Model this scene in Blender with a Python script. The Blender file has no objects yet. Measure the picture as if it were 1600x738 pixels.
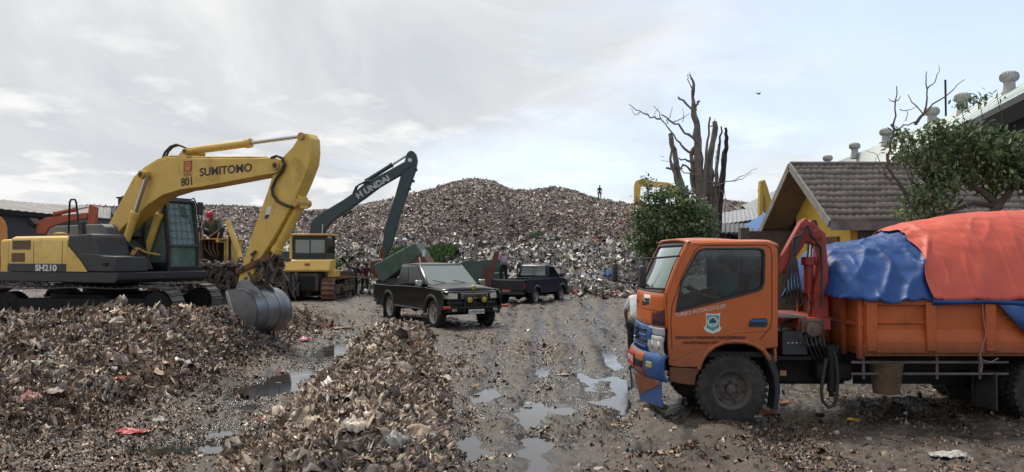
import bpy, bmesh, math, random
import numpy as np
from mathutils import Vector, Matrix, Euler
from mathutils.geometry import tessellate_polygon

SC = bpy.context.scene
COL = SC.collection
R = math.radians
PI = math.pi

# ------------------------------------------------------------------ camera
CAM_H = 2.0
FPX = 1200.0                      # focal length in pixels of the 1600 px wide photo
PITCH = math.atan(32 / FPX)
cam_d = bpy.data.cameras.new('camera')
cam_d.sensor_width = 36
cam_d.lens = 36 * FPX / 1600
cam_d.clip_start = 0.05
cam_d.clip_end = 6000
cam = bpy.data.objects.new('camera', cam_d)
COL.objects.link(cam)
cam.location = (0, 0, CAM_H)
cam.rotation_euler = (PI / 2 + PITCH, 0, 0)
SC.camera = cam

# ------------------------------------------------------------------ world
SUN_EL, SUN_AZ = 58.0, -35.0      # azimuth measured from +Y towards +X
w = bpy.data.worlds.new('World')
SC.world = w
w.use_nodes = True
nt = w.node_tree
nt.nodes.clear()
N = nt.nodes.new
L = nt.links.new
out = N('ShaderNodeOutputWorld')
bg = N('ShaderNodeBackground'); bg.inputs['Strength'].default_value = 0.118
sky = N('ShaderNodeTexSky'); sky.sky_type = 'NISHITA'; sky.sun_disc = False
sky.sun_elevation = R(SUN_EL); sky.sun_rotation = R(SUN_AZ)
sky.air_density = 1.0; sky.dust_density = 2.5; sky.ozone_density = 1.0
tc = N('ShaderNodeTexCoord')
sep = N('ShaderNodeSeparateXYZ'); L(tc.outputs['Generated'], sep.inputs[0])
def wmath(op, a, b=None, c=None, clamp=False):
    n = N('ShaderNodeMath'); n.operation = op; n.use_clamp = clamp
    for i, v in enumerate((a, b, c)):
        if v is None: continue
        if isinstance(v, (int, float)): n.inputs[i].default_value = v
        else: L(v, n.inputs[i])
    return n.outputs[0]
den = wmath('ADD', wmath('MAXIMUM', sep.outputs[2], 0.0), 0.16)
cx = wmath('DIVIDE', sep.outputs[0], den)
cy = wmath('DIVIDE', sep.outputs[1], den)
comb = N('ShaderNodeCombineXYZ'); L(cx, comb.inputs[0]); L(cy, comb.inputs[1])
def wnoise(scale, det, rough, off=(0, 0, 0), dist=0.0, stretch=(1, 1, 1)):
    mp = N('ShaderNodeMapping'); mp.inputs['Location'].default_value = off
    mp.inputs['Scale'].default_value = stretch
    L(comb.outputs[0], mp.inputs[0])
    n = N('ShaderNodeTexNoise'); n.inputs['Scale'].default_value = scale
    n.inputs['Detail'].default_value = det; n.inputs['Roughness'].default_value = rough
    n.inputs['Distortion'].default_value = dist
    L(mp.outputs[0], n.inputs['Vector'])
    return n.outputs['Fac']
def wramp(src, stops):
    r = N('ShaderNodeValToRGB')
    e = r.color_ramp.elements
    while len(e) > 1: e.remove(e[-1])
    e[0].position = stops[0][0]; e[0].color = (*stops[0][1], 1)
    for p, c in stops[1:]:
        x = e.new(p); x.color = (*c, 1)
    L(src, r.inputs[0]); return r.outputs[0]
g = lambda v: (v, v, v)
thick = wnoise(0.42, 6, 0.55, (3.1, 1.7, 0), 0.4)
veil = wnoise(1.1, 8, 0.62, (9.3, 4.2, 0), 0.8, (1, 0.55, 1))
puff = wnoise(2.1, 9, 0.55, (1.3, 8.2, 0), 0.1)
# thin overcast: grey-white veil in two tones
base = wramp(veil, [(0.34, (5.15, 5.4, 5.7)), (0.5, (6.0, 6.15, 6.3)), (0.62, (7.0, 7.05, 7.05))])
# low bank of cumulus near the horizon
low = wmath('SUBTRACT', 1.0, wmath('MULTIPLY', sep.outputs[2], 3.2), clamp=True)
pf = wramp(wmath('MULTIPLY', wmath('SUBTRACT', puff, 0.5, clamp=True), low), [(0.015, g(0)), (0.07, g(1))])
mx = N('ShaderNodeMixRGB'); mx.blend_type = 'MIX'; L(pf, mx.inputs[0]); L(base, mx.inputs[1])
mx.inputs[2].default_value = (7.6, 7.6, 7.55, 1)
# gaps of blue showing through, more to the right
side = wmath('MULTIPLY_ADD', sep.outputs[0], 0.22, 0.0)
gap = wramp(wmath('ADD', thick, side), [(0.47, g(0)), (0.62, g(0.75))])
mb = N('ShaderNodeMixRGB'); L(gap, mb.inputs[0]); L(mx.outputs[0], mb.inputs[1])
skyb = N('ShaderNodeMixRGB'); skyb.blend_type = 'ADD'; skyb.inputs[0].default_value = 1.0
L(sky.outputs[0], skyb.inputs[1]); skyb.inputs[2].default_value = (2.7, 3.25, 4.3, 1)
L(skyb.outputs[0], mb.inputs[2])
L(mb.outputs[0], bg.inputs['Color']); L(bg.outputs[0], out.inputs[0])

# ------------------------------------------------------------------ sun behind thin cloud
sd = bpy.data.lights.new('sun', 'SUN'); sd.energy = 3.0; sd.angle = R(10); sd.color = (1, 0.93, 0.83)
so = bpy.data.objects.new('sun', sd); COL.objects.link(so)
sdir = Vector((math.sin(R(SUN_AZ)) * math.cos(R(SUN_EL)), math.cos(R(SUN_AZ)) * math.cos(R(SUN_EL)), math.sin(R(SUN_EL))))
so.rotation_euler = sdir.to_track_quat('Z', 'Y').to_euler()
so.location = sdir * 60

SC.view_settings.view_transform = 'Standard'
SC.view_settings.look = 'None'
SC.view_settings.exposure = 0.12
SC.view_settings.gamma = 1
SC.view_settings.use_curve_mapping = False
SC.render.engine = 'CYCLES'
SC.cycles.max_bounces = 5
SC.cycles.diffuse_bounces = 2
SC.cycles.glossy_bounces = 2
SC.cycles.transmission_bounces = 4
SC.cycles.transparent_max_bounces = 6
SC.cycles.use_denoising = True

# ================================================================== helpers
def tag(o, label=None, cat=None, group=None, kind=None):
    if label: o['label'] = label
    if cat: o['category'] = cat
    if group: o['group'] = group
    if kind: o['kind'] = kind
    return o

def thing(name, label, cat, loc=(0, 0, 0), yaw=0.0, group=None):
    o = bpy.data.objects.new(name, None); COL.objects.link(o)
    o.empty_display_size = 0.3
    o.location = loc; o.rotation_euler = (0, 0, R(yaw))
    return tag(o, label, cat, group)

def copy_tree(o, parent=None):
    c = o.copy(); COL.objects.link(c); c.parent = parent
    for ch in list(o.children): copy_tree(ch, c)
    return c

CP, SP = math.cos(PITCH), math.sin(PITCH)
def ray(px, py):
    u = (px - 800) / FPX; v = (369 - py) / FPX
    return Vector((u, CP - SP * v, SP + CP * v))
def at(px, py, y):
    """world point on the pixel's sight line at distance y"""
    d = ray(px, py); t = y / d.y
    return Vector((d.x * t, y, CAM_H + d.z * t))
def G(px, py, z=0.0):
    d = ray(px, py); t = (z - CAM_H) / d.z
    return Vector((d.x * t, d.y * t, z))
class Frame:
    """local frame of a thing standing at loc, turned by yaw: plane() gives the (x, z) of a sight line on the local plane y = yl"""
    def __init__(s, loc, yaw):
        s.loc = Vector(loc); s.yaw = R(yaw)
        s.R = Matrix.Rotation(-s.yaw, 3, 'Z')
    def xz(s, px, py, yl=0.0):
        d = s.R @ ray(px, py); c = s.R @ (Vector((0, 0, CAM_H)) - s.loc)
        t = (yl - c.y) / d.y
        p = c + d * t
        return (p.x, p.z)
    def poly(s, pts, yl=0.0):
        return [s.xz(a, b, yl) for a, b in pts]
    def p3(s, px, py, yl=0.0):
        x, z = s.xz(px, py, yl); return Vector((x, yl, z))

class MB:
    def __init__(s): s.v = []; s.f = []; s.m = []; s.cur = 0
    def add(s, vs, fs, M=None):
        b = len(s.v)
        for p in vs:
            p = Vector(p)
            if M is not None: p = M @ p
            s.v.append(tuple(p))
        for f in fs:
            s.f.append([b + i for i in f]); s.m.append(s.cur)
        return s
    def hexa(s, p):   # 8 points: bottom 4 (ccw), top 4
        return s.add(p, [(3, 2, 1, 0), (4, 5, 6, 7), (0, 1, 5, 4), (1, 2, 6, 5), (2, 3, 7, 6), (3, 0, 4, 7)])
    def bx(s, x0, x1, y0, y1, z0, z1, M=None):
        p = [(x0, y0, z0), (x1, y0, z0), (x1, y1, z0), (x0, y1, z0), (x0, y0, z1), (x1, y0, z1), (x1, y1, z1), (x0, y1, z1)]
        return s.add(p, [(3, 2, 1, 0), (4, 5, 6, 7), (0, 1, 5, 4), (1, 2, 6, 5), (2, 3, 7, 6), (3, 0, 4, 7)], M)
    def bar(s, a, b, w, h, up=(0, 0, 1)):
        a, b = Vector(a), Vector(b); d = (b - a); L_ = d.length; d.normalize()
        up = Vector(up)
        if abs(d.dot(up)) > 0.98: up = Vector((0, 1, 0)) if abs(d.y) < 0.9 else Vector((1, 0, 0))
        sd_ = d.cross(up).normalized(); u2 = sd_.cross(d)
        P = []
        for q in (a, b):
            for i, j in ((-1, -1), (1, -1), (1, 1), (-1, 1)):
                P.append(q + sd_ * (i * w / 2) + u2 * (j * h / 2))
        return s.add(P, [(0, 1, 2, 3), (7, 6, 5, 4), (1, 0, 4, 5), (2, 1, 5, 6), (3, 2, 6, 7), (0, 3, 7, 4)])
    def cyl(s, a, b, r0, r1=None, n=20):
        r1 = r0 if r1 is None else r1
        a, b = Vector(a), Vector(b); d = (b - a).normalized()
        u = d.orthogonal().normalized(); v = d.cross(u)
        P = []
        for q, r in ((a, r0), (b, r1)):
            for i in range(n):
                t = 2 * PI * i / n
                P.append(q + (u * math.cos(t) + v * math.sin(t)) * r)
        F = [(i, (i + 1) % n, n + (i + 1) % n, n + i) for i in range(n)]
        F += [tuple(range(n - 1, -1, -1)), tuple(range(n, 2 * n))]
        return s.add(P, F)
    def tube(s, pts, r, n=8, caps=True):
        pts = [Vector(p) for p in pts]; k = len(pts)
        rs = r if isinstance(r, (list, tuple)) else [r] * k
        P = []; F = []
        u = None
        for i, p in enumerate(pts):
            d = (pts[min(i + 1, k - 1)] - pts[max(i - 1, 0)]).normalized()
            if u is None: u = d.orthogonal().normalized()
            else:
                u = (u - d * u.dot(d))
                u = u.normalized() if u.length > 1e-6 else d.orthogonal().normalized()
            v = d.cross(u)
            for j in range(n):
                t = 2 * PI * j / n
                P.append(p + (u * math.cos(t) + v * math.sin(t)) * rs[i])
        for i in range(k - 1):
            for j in range(n):
                a = i * n + j; b = i * n + (j + 1) % n
                F.append((a, b, b + n, a + n))
        if caps:
            F.append(tuple(range(n - 1, -1, -1))); F.append(tuple(range((k - 1) * n, k * n)))
        return s.add(P, F)
    def lathe(s, prof, o, axis=(0, 0, 1), n=24):
        """prof: (radius, height along axis)"""
        o = Vector(o); ax = Vector(axis).normalized(); u = ax.orthogonal().normalized(); v = ax.cross(u)
        P = []; F = []
        for r, h in prof:
            for j in range(n):
                t = 2 * PI * j / n
                P.append(o + ax * h + (u * math.cos(t) + v * math.sin(t)) * max(r, 1e-4))
        for i in range(len(prof) - 1):
            for j in range(n):
                a = i * n + j; b = i * n + (j + 1) % n
                F.append((a, b, b + n, a + n))
        return s.add(P, F)
    def prism(s, poly, y0, y1, holes=None):
        """polygon in (x, z), extruded in y"""
        area = sum(poly[i][0] * poly[(i + 1) % len(poly)][1] - poly[(i + 1) % len(poly)][0] * poly[i][1] for i in range(len(poly)))
        if area < 0: poly = poly[::-1]
        n = len(poly)
        if not holes:
            P = [(x, y0, z) for x, z in poly] + [(x, y1, z) for x, z in poly]
            F = [tuple(range(n)), tuple(range(2 * n - 1, n - 1, -1))]
            F += [((i + 1) % n, i, n + i, n + (i + 1) % n) for i in range(n)]
            return s.add(P, F)
        loops = [poly] + list(holes)
        flat = [p for l in loops for p in l]
        tris = tessellate_polygon([[Vector((x, z, 0)) for x, z in l] for l in loops])
        m = len(flat)
        P = [(x, y0, z) for x, z in flat] + [(x, y1, z) for x, z in flat]
        F = []
        for a, b, c in tris:
            A, B, C_ = flat[a], flat[b], flat[c]
            cr = (B[0] - A[0]) * (C_[1] - A[1]) - (B[1] - A[1]) * (C_[0] - A[0])
            if cr < 0: b, c = c, b
            F.append((a, b, c)); F.append((m + a, m + c, m + b))
        k = 0
        for li, l in enumerate(loops):
            ln = len(l)
            for i in range(ln):
                a, b = k + i, k + (i + 1) % ln
                F.append((b, a, m + a, m + b))
            k += ln
        return s.add(P, F)
    def prismy(s, poly, z0, z1):
        """polygon in (x, y), extruded in z"""
        n = len(poly)
        P = [(x, y, z0) for x, y in poly] + [(x, y, z1) for x, y in poly]
        F = [tuple(range(n - 1, -1, -1)), tuple(range(n, 2 * n))]
        F += [(i, (i + 1) % n, n + (i + 1) % n, n + i) for i in range(n)]
        return s.add(P, F)
    def grid(s, fn, nu, nv):
        P = [fn(i / (nu - 1), j / (nv - 1)) for i in range(nu) for j in range(nv)]
        F = [(i * nv + j, (i + 1) * nv + j, (i + 1) * nv + j + 1, i * nv + j + 1) for i in range(nu - 1) for j in range(nv - 1)]
        return s.add(P, F)
    def ball(s, c, r, n=12, m=8):
        c = Vector(c); r = (r, r, r) if isinstance(r, (int, float)) else r
        P = []; F = []
        for i in range(m + 1):
            a = PI * i / m
            for j in range(n):
                b = 2 * PI * j / n
                P.append(c + Vector((math.sin(a) * math.cos(b) * r[0], math.sin(a) * math.sin(b) * r[1], math.cos(a) * r[2])))
        for i in range(m):
            for j in range(n):
                a = i * n + j; b = i * n + (j + 1) % n
                F.append((a, a + n, b + n, b))
        return s.add(P, F)
    def build(s, name, mats, parent=None, bevel=0, smooth=32, seg=2, label=None, solid=0, weld=False):
        me = bpy.data.meshes.new(name)
        me.from_pydata(s.v, [], s.f)
        if not isinstance(mats, (list, tuple)): mats = [mats]
        for m in mats: me.materials.append(m)
        if max(s.m or [0]) > 0: me.polygons.foreach_set('material_index', s.m)
        bm = bmesh.new(); bm.from_mesh(me)
        if weld: bmesh.ops.remove_doubles(bm, verts=bm.verts, dist=1e-4)
        bmesh.ops.recalc_face_normals(bm, faces=bm.faces)
        bm.to_mesh(me); bm.free()
        if smooth:
            me.shade_smooth(); me.set_sharp_from_angle(angle=R(smooth))
        me.update()
        o = bpy.data.objects.new(name, me); COL.objects.link(o)
        if parent is not None: o.parent = parent
        if solid:
            md = o.modifiers.new('solid', 'SOLIDIFY'); md.thickness = solid; md.offset = 0
        if bevel:
            md = o.modifiers.new('bevel', 'BEVEL'); md.width = bevel; md.segments = seg; md.limit_method = 'ANGLE'; md.angle_limit = R(35)
            md.use_clamp_overlap = True
        if label: o['label'] = label
        return o

def lettering(txt, size, mat, parent, M, name='lettering', ext=0.002, bold=0.0, sx=1.0, align='LEFT', shear=0.0, label=None):
    """flat letters: M places the text plane (text x -> M x, text y -> M y)"""
    c = bpy.data.curves.new(name, 'FONT'); c.body = txt; c.size = size; c.extrude = ext; c.offset = bold
    c.align_x = align; c.shear = shear; c.resolution_u = 3
    t = bpy.data.objects.new('tmp_text', c)
    COL.objects.link(t)
    dg = bpy.context.evaluated_depsgraph_get()
    me = bpy.data.meshes.new_from_object(t.evaluated_get(dg))
    bpy.data.objects.remove(t); bpy.data.curves.remove(c)
    me.transform(M @ Matrix.Diagonal((sx, 1, 1, 1)))
    me.materials.clear(); me.materials.append(mat)
    o = bpy.data.objects.new(name, me); COL.objects.link(o); o.parent = parent
    if label: o['label'] = label
    return o
def textplane(origin, xdir, updir):
    x = Vector(xdir).normalized(); z = x.cross(Vector(updir)).normalized(); y = z.cross(x)
    M = Matrix((x, y, z)).transposed().to_4x4(); M.translation = Vector(origin)
    return M

# ------------------------------------------------------------------ materials
class NT:
    def __init__(s, m):
        m.use_nodes = True; s.t = m.node_tree; s.t.nodes.clear()
        s.out = s.n('ShaderNodeOutputMaterial')
    def n(s, k, **kw):
        x = s.t.nodes.new(k)
        for a, b in kw.items(): setattr(x, a, b)
        return x
    def l(s, a, b): s.t.links.new(a, b)
    def val(s, inp, v):
        if hasattr(v, 'is_output') or isinstance(v, bpy.types.NodeSocket): s.l(v, inp)
        elif isinstance(v, (tuple, list)) and len(v) == 3 and inp.type == 'RGBA': inp.default_value = (*v, 1)
        else: inp.default_value = v
    def math(s, op, a, b=0.0, clamp=False):
        x = s.n('ShaderNodeMath', operation=op, use_clamp=clamp); s.val(x.inputs[0], a); s.val(x.inputs[1], b); return x.outputs[0]
    def coord(s, kind='Object', scale=(1, 1, 1), rot=(0, 0, 0)):
        c = s.n('ShaderNodeTexCoord'); mp = s.n('ShaderNodeMapping'); mp.inputs['Scale'].default_value = scale
        mp.inputs['Rotation'].default_value = rot
        s.l(c.outputs[kind], mp.inputs[0]); return mp.outputs[0]
    def noise(s, vec, scale, det=5, rough=0.6, dist=0.0):
        x = s.n('ShaderNodeTexNoise'); s.l(vec, x.inputs['Vector']); x.inputs['Scale'].default_value = scale
        x.inputs['Detail'].default_value = det; x.inputs['Roughness'].default_value = rough; x.inputs['Distortion'].default_value = dist
        return x.outputs['Fac']
    def ramp(s, f, stops):
        r = s.n('ShaderNodeValToRGB'); e = r.color_ramp.elements
        while len(e) > 1: e.remove(e[-1])
        c = lambda v: (*v, 1) if isinstance(v, tuple) else (v, v, v, 1)
        e[0].position = stops[0][0]; e[0].color = c(stops[0][1])
        for p, v in stops[1:]: e.new(p).color = c(v)
        s.l(f, r.inputs[0]); return r.outputs[0]
    def mix(s, f, a, b, mode='MIX'):
        x = s.n('ShaderNodeMixRGB', blend_type=mode); s.val(x.inputs[0], f); s.val(x.inputs[1], a); s.val(x.inputs[2], b); return x.outputs[0]
    def bsdf(s, col, rough=0.6, metal=0.0, spec=0.5, normal=None, coat=0.0, emis=None):
        b = s.n('ShaderNodeBsdfPrincipled')
        s.val(b.inputs['Base Color'], col); s.val(b.inputs['Roughness'], rough); s.val(b.inputs['Metallic'], metal)
        b.inputs['Specular IOR Level'].default_value = spec; b.inputs['Coat Weight'].default_value = coat
        b.inputs['Coat Roughness'].default_value = 0.15
        if normal is not None: s.l(normal, b.inputs['Normal'])
        s.l(b.outputs[0], s.out.inputs[0]); return b
    def bump(s, h, strength=0.3, dist=0.02):
        b = s.n('ShaderNodeBump'); b.inputs['Strength'].default_value = strength; b.inputs['Distance'].default_value = dist
        s.l(h, b.inputs['Height']); return b.outputs[0]

MUD = (0.075, 0.058, 0.045)
def M_(name, col, rough=0.6, metal=0.0, vary=0.18, scale=3.0, dirt=0.0, dcol=MUD, dscale=2.2, bump=0.0, bscale=40, coat=0.0, low=None, spec=0.5, scratch=0.0, scol=(0.1, 0.05, 0.03)):
    """paint / surface with tonal variation, dirt blotches, optional splashed mud on the lowest part (height in local metres) and chips"""
    m = bpy.data.materials.new(name); t = NT(m)
    v = t.coord('Object')
    n1 = t.noise(v, scale, 6, 0.65)
    lo = tuple(c * (1 - vary) for c in col); hi = tuple(min(1, c * (1 + vary)) for c in col)
    c = t.ramp(n1, [(0.3, lo), (0.7, hi)])
    rg = rough
    if dirt > 0:
        n2 = t.noise(v, dscale, 10, 0.72, 0.6)
        th = 0.72 - 0.36 * dirt
        f = t.ramp(n2, [(th - 0.04, 0.0), (th + 0.16, min(1.0, 0.55 + dirt * 0.4))])
        if low:
            s_ = t.n('ShaderNodeSeparateXYZ'); t.l(v, s_.inputs[0])
            h = t.math('SUBTRACT', 1.0, t.math('DIVIDE', t.math('SUBTRACT', s_.outputs[2], low[0]), low[1] - low[0]), clamp=True)
            n3 = t.noise(v, 9.0, 8, 0.7)
            f2 = t.math('MULTIPLY', h, t.math('MULTIPLY', n3, 1.9), clamp=True)
            f = t.math('MAXIMUM', f, f2, clamp=True)
        c = t.mix(f, c, dcol)
        rg = t.mix(f, (rough,) * 3, (0.85,) * 3)
    if scratch > 0:
        n4 = t.noise(v, 14, 8, 0.75, 1.2)
        f4 = t.ramp(n4, [(0.74 - 0.12 * scratch, 0.0), (0.77 - 0.12 * scratch, 1.0)])
        c = t.mix(f4, c, scol)
    nm = None
    if bump > 0: nm = t.bump(t.noise(v, bscale, 6, 0.7), bump, 0.01)
    t.bsdf(c, rg, metal, spec, nm, coat)
    return m
def glass(name, tint=(0.6, 0.65, 0.65), dark=0.0, rough=0.04, dcol=(0.12, 0.12, 0.11)):
    m = bpy.data.materials.new(name); t = NT(m)
    fr = t.n('ShaderNodeFresnel'); fr.inputs[0].default_value = 1.5
    tr = t.n('ShaderNodeBsdfTransparent'); tr.inputs[0].default_value = (*tint, 1)
    gl = t.n('ShaderNodeBsdfGlossy'); gl.inputs['Roughness'].default_value = rough; gl.inputs[0].default_value = (0.95, 0.97, 1, 1)
    df = t.n('ShaderNodeBsdfDiffuse'); df.inputs[0].default_value = (*dcol, 1)
    n = t.noise(t.coord('Object'), 5, 6, 0.7)
    mx0 = t.n('ShaderNodeMixShader'); t.l(t.ramp(n, [(0.4, dark), (0.75, dark + 0.18)]), mx0.inputs[0]); t.l(tr.outputs[0], mx0.inputs[1]); t.l(df.outputs[0], mx0.inputs[2])
    mx1 = t.n('ShaderNodeMixShader'); t.l(t.math('MULTIPLY', fr.outputs[0], 1.3, True), mx1.inputs[0]); t.l(mx0.outputs[0], mx1.inputs[1]); t.l(gl.outputs[0], mx1.inputs[2])
    t.l(mx1.outputs[0], t.out.inputs[0]); return m
def plain(name, col, rough=0.6, metal=0.0): return M_(name, col, rough, metal, vary=0.12)
# ================================================================== terrain
rng = np.random.default_rng(7)
_perm = np.concatenate([rng.permutation(256)] * 2)
_ga = rng.uniform(0, 2 * np.pi, 256); _gx, _gy = np.cos(_ga), np.sin(_ga)
def pnoise(x, y):
    xi = np.floor(x).astype(np.int64); yi = np.floor(y).astype(np.int64)
    xf = x - xi; yf = y - yi
    u = xf * xf * xf * (xf * (xf * 6 - 15) + 10); v = yf * yf * yf * (yf * (yf * 6 - 15) + 10)
    def g(ix, iy, dx, dy):
        h = _perm[(_perm[ix & 255] + iy) & 255]
        return _gx[h] * dx + _gy[h] * dy
    a = g(xi, yi, xf, yf); b = g(xi + 1, yi, xf - 1, yf); c = g(xi, yi + 1, xf, yf - 1); d = g(xi + 1, yi + 1, xf - 1, yf - 1)
    return ((a + (b - a) * u) * (1 - v) + (c + (d - c) * u) * v) * 1.5
def fbm(x, y, o=4, k=0.5):
    s = 0; a = 1.0; t = 0
    for i in range(o):
        s = s + a * pnoise(x * 2 ** i + 17.3 * i, y * 2 ** i - 9.1 * i); t += a; a *= k
    return s / t
S01 = lambda t: (lambda c: c * c * (3 - 2 * c))(np.clip(t, 0, 1))
WATER = -0.035
RIDGE = np.array([(-900, 352), (-400, 336), (0, 330), (180, 329), (320, 327), (400, 330), (480, 336), (540, 333), (600, 321), (640, 311), (680, 302), (712, 292), (742, 288), (770, 291), (797, 303),
                  (830, 305), (860, 302), (890, 306), (930, 317), (960, 323), (985, 326), (1040, 325), (1130, 315), (1175, 320), (1300, 360), (1500, 396), (2600, 400)], float)
def _pd(px, py, rx, ry, amt):
    p = G(px, py); return (p.x, p.y, rx, ry, amt)
PUDDLES = [_pd(760, 615, 0.55, 0.7, 1.0), _pd(845, 640, 0.75, 1.0, 1.1), _pd(725, 690, 0.28, 0.5, 1.2), _pd(940, 628, 0.9, 0.6, 0.85), _pd(810, 655, 0.5, 0.5, 0.9),
           _pd(415, 606, 0.65, 1.1, 1.7), _pd(290, 700, 0.75, 0.45, 1.7), _pd(350, 672, 0.5, 0.5, 1.2), _pd(530, 543, 0.6, 2.4, 1.5), _pd(460, 585, 0.5, 1.2, 1.5), _pd(385, 635, .4, .6, 1.1),
           _pd(1300, 650, 1.6, 0.8, 0.8), _pd(1050, 630, 0.8, 0.5, 0.7), _pd(860, 575, 0.7, 1.4, 0.55), _pd(930, 520, 1.2, 2.5, 0.45), _pd(840, 715, 0.8, 0.6, 0.5), _pd(1300, 610, 2.0, 0.7, 0.6), _pd(905, 600, 0.6, 1.2, 0.8), _pd(700, 640, 0.25, 0.5, 0.7), _pd(990, 600, 0.6, 1.2, 0.8), _pd(880, 660, 0.5, 0.4, 0.8), _pd(960, 560, 0.5, 2.2, 0.6), _pd(770, 570, 0.4, 1.0, 0.6), _pd(790, 700, 0.6, 0.5, 0.95), _pd(875, 688, 0.7, 0.45, 0.9), _pd(930, 590, .5, .8, .9), _pd(820, 735, .7, .4, .9), _pd(1010, 560, .5, 1.6, .6)]
def midheap(x, y):
    c = np.interp(y, [4, 7, 12.7, 18, 21], [-1.3, -1.55, -2.12, -2.75, -2.9])
    hw = np.interp(y, [4, 7, 12.7, 18, 21], [1.25, 1.15, 1.0, 0.85, 0.6])
    e = S01((y - 3.8) / 1.5) * (1 - S01((y - 18.3) / 2.2))
    t = np.clip(np.abs(x - c + 0.25 * pnoise(y * 0.7, x * 0 + 3.3)) / hw, 0, 1)
    return (1 - t ** 2) ** 1.3 * e
def leftheap(x, y):
    edge = -4.35 + 0.35 * pnoise(y * 0.5, y * 0 + 1.7)
    a = S01((edge - x) / 1.7) * S01((y - 7.3 - 0.4 * pnoise(x * 0.6, y * 0)) / 2.3)
    return a * (1 - S01((y - 15.2) / 1.3))
def Hc(x, y):
    """coarse shape (heaps, hill) without the fine relief"""
    yy = np.maximum(y, 0.5); px = 800 + 1200 * x / yy
    mid = midheap(x, y); lh = leftheap(x, y)
    hump = 0.75 + 0.35 * pnoise(x * 0.45 + 5, y * 0.45)
    z = 0.56 * mid * (0.85 + 0.5 * pnoise(y * 0.55 + 2, x * 0.6)) + 0.95 * lh * hump
    plat = S01((-4.9 - x) / 1.4) * S01((y - 14.8) / 1.5) * (1 - S01((y - 23) / 3))
    z = z + 0.40 * plat
    # hill
    far = (y > 20)
    r0 = 38 + 24 * S01((px - 985) / 70)
    rid = CAM_H + (401 - np.interp(px, RIDGE[:, 0], RIDGE[:, 1])) / 1200 * 92
    t = y - r0
    h1 = 2.3 * S01(t / 9.5)
    h2 = (rid - 2.3) * np.sin(np.clip((t - 5) / (87 - r0), 0, 1) * np.pi / 2) ** 1.15 * S01((t - 5) / 12)
    back = 1 - 0.75 * S01((y - 97) / 70)
    hill = np.where(far, (h1 + np.maximum(h2, 0)) * back, 0)
    n = 0.5 * fbm(x * 0.10, y * 0.12, 4) + 0.6 * np.abs(pnoise(x * 0.22, y * 0.14 + 7)) - .12
    hill = np.where(hill > 0.02, hill + (n * 1.5 - 0.25) * S01(hill / 3) * (1 - 0.85 * S01((y - 66) / 16)), hill)
    hill = hill * S01((3000 - y) / 2000) * (np.abs(px - 800) < 6000)
    return z + hill, mid, lh, plat, hill
def H(x, y, fine=True):
    z, mid, lh, plat, hill = Hc(x, y)
    heap = np.clip(mid * 1.3 + lh * 1.3 + plat, 0, 1)
    near = 1 - S01((y - 60) / 60)
    rel = 0.040 * fbm(x * 1.1, y * 0.8, 3) + 0.045 * fbm(x * 4.1 + 3, y * 3.3, 4)
    clod = np.clip(fbm(x * 7.3, y * 6.1 + 5, 3) + 0.05, 0, 1) * 0.06 * S01(0.5 + 1.6 * pnoise(x * 0.9 + 8, y * 0.7))
    z = z + rel + clod + 0.05
    z = z + heap * 0.10 * fbm(x * 2.2, y * 2.2, 3)
    if fine:
        wx = x + 0.10 * fbm(x * 3.1 + 8, y * 3.1, 2); wy = y + 0.10 * fbm(x * 3.1, y * 3.1 + 19, 2)
        rg1 = 1 - 2.2 * np.abs(pnoise(wx * 4.5, wy * 4.5)); rg2 = 1 - 2.2 * np.abs(pnoise(wx * 10 + 5, wy * 10)); rg3 = 1 - 2 * np.abs(pnoise(wx * 21, wy * 19 + 3))
        z = z + np.clip(heap * 2, 0, 1) * (0.050 * rg1 + 0.034 * rg2 + 0.020 * rg3)
    # puddles
    p = 0
    for (a, b, rx, ry, am) in PUDDLES:
        d = np.sqrt(((x - a) / rx) ** 2 + ((y - b) / ry) ** 2)
        p = np.maximum(p, am * (1 - S01(d / 1.25 - 0.1)))
    z = z + np.clip(p, 0, 1) * (0.05 * fbm(x * 2.6 + 4, y * 2.0, 4) + .022 * fbm(x * 9, y * 7 + 2, 2))
    z = z - 0.115 * p * (1 - 0.9 * np.clip(mid * 2 + lh * 2, 0, 1))
    # wheel ruts along the road, running away from the camera
    for k, (xa, xb) in enumerate(((0.15, 1.3), (1.85, 3.2), (0.9, 3.9), (2.55, 5.9), (-.5, .2), (1.2, 1.6), (1.35, 3.0))):
        c = xa + (xb - xa) * np.clip((y - 6) / 26, -1, 2) + 0.18 * pnoise(y * 0.25 + k * 4, y * 0)
        d = np.abs(x - c)
        z = z + (-0.05 * np.exp(-(d / 0.15) ** 2) + 0.024 * np.exp(-((d - 0.3) / 0.12) ** 2)) * (y < 45) * (y > 4) * (1 - heap)
    z = z + 0.14 * S01((x - 0.8) / 0.5) * (1 - S01((x - 2.2) / 0.5)) * S01((y - 5) / 1) * (1 - S01((y - 8.2) / 0.8)) * (0.5 + pnoise(x * 1.7, y * 1.7))
    hm = S01(hill / 1.0)
    z = z + hm * near * (0.16 * np.abs(fbm(x * 0.9, y * 0.9, 3)) + 0.10 * fbm(x * 2.3, y * 2.3, 2))
    z = np.where(np.hypot(x, y) > 130, np.maximum(z, -0.02), z)
    return z
def Hs(x, y): return float(H(np.array([float(x)]), np.array([float(y)]))[0])

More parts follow.
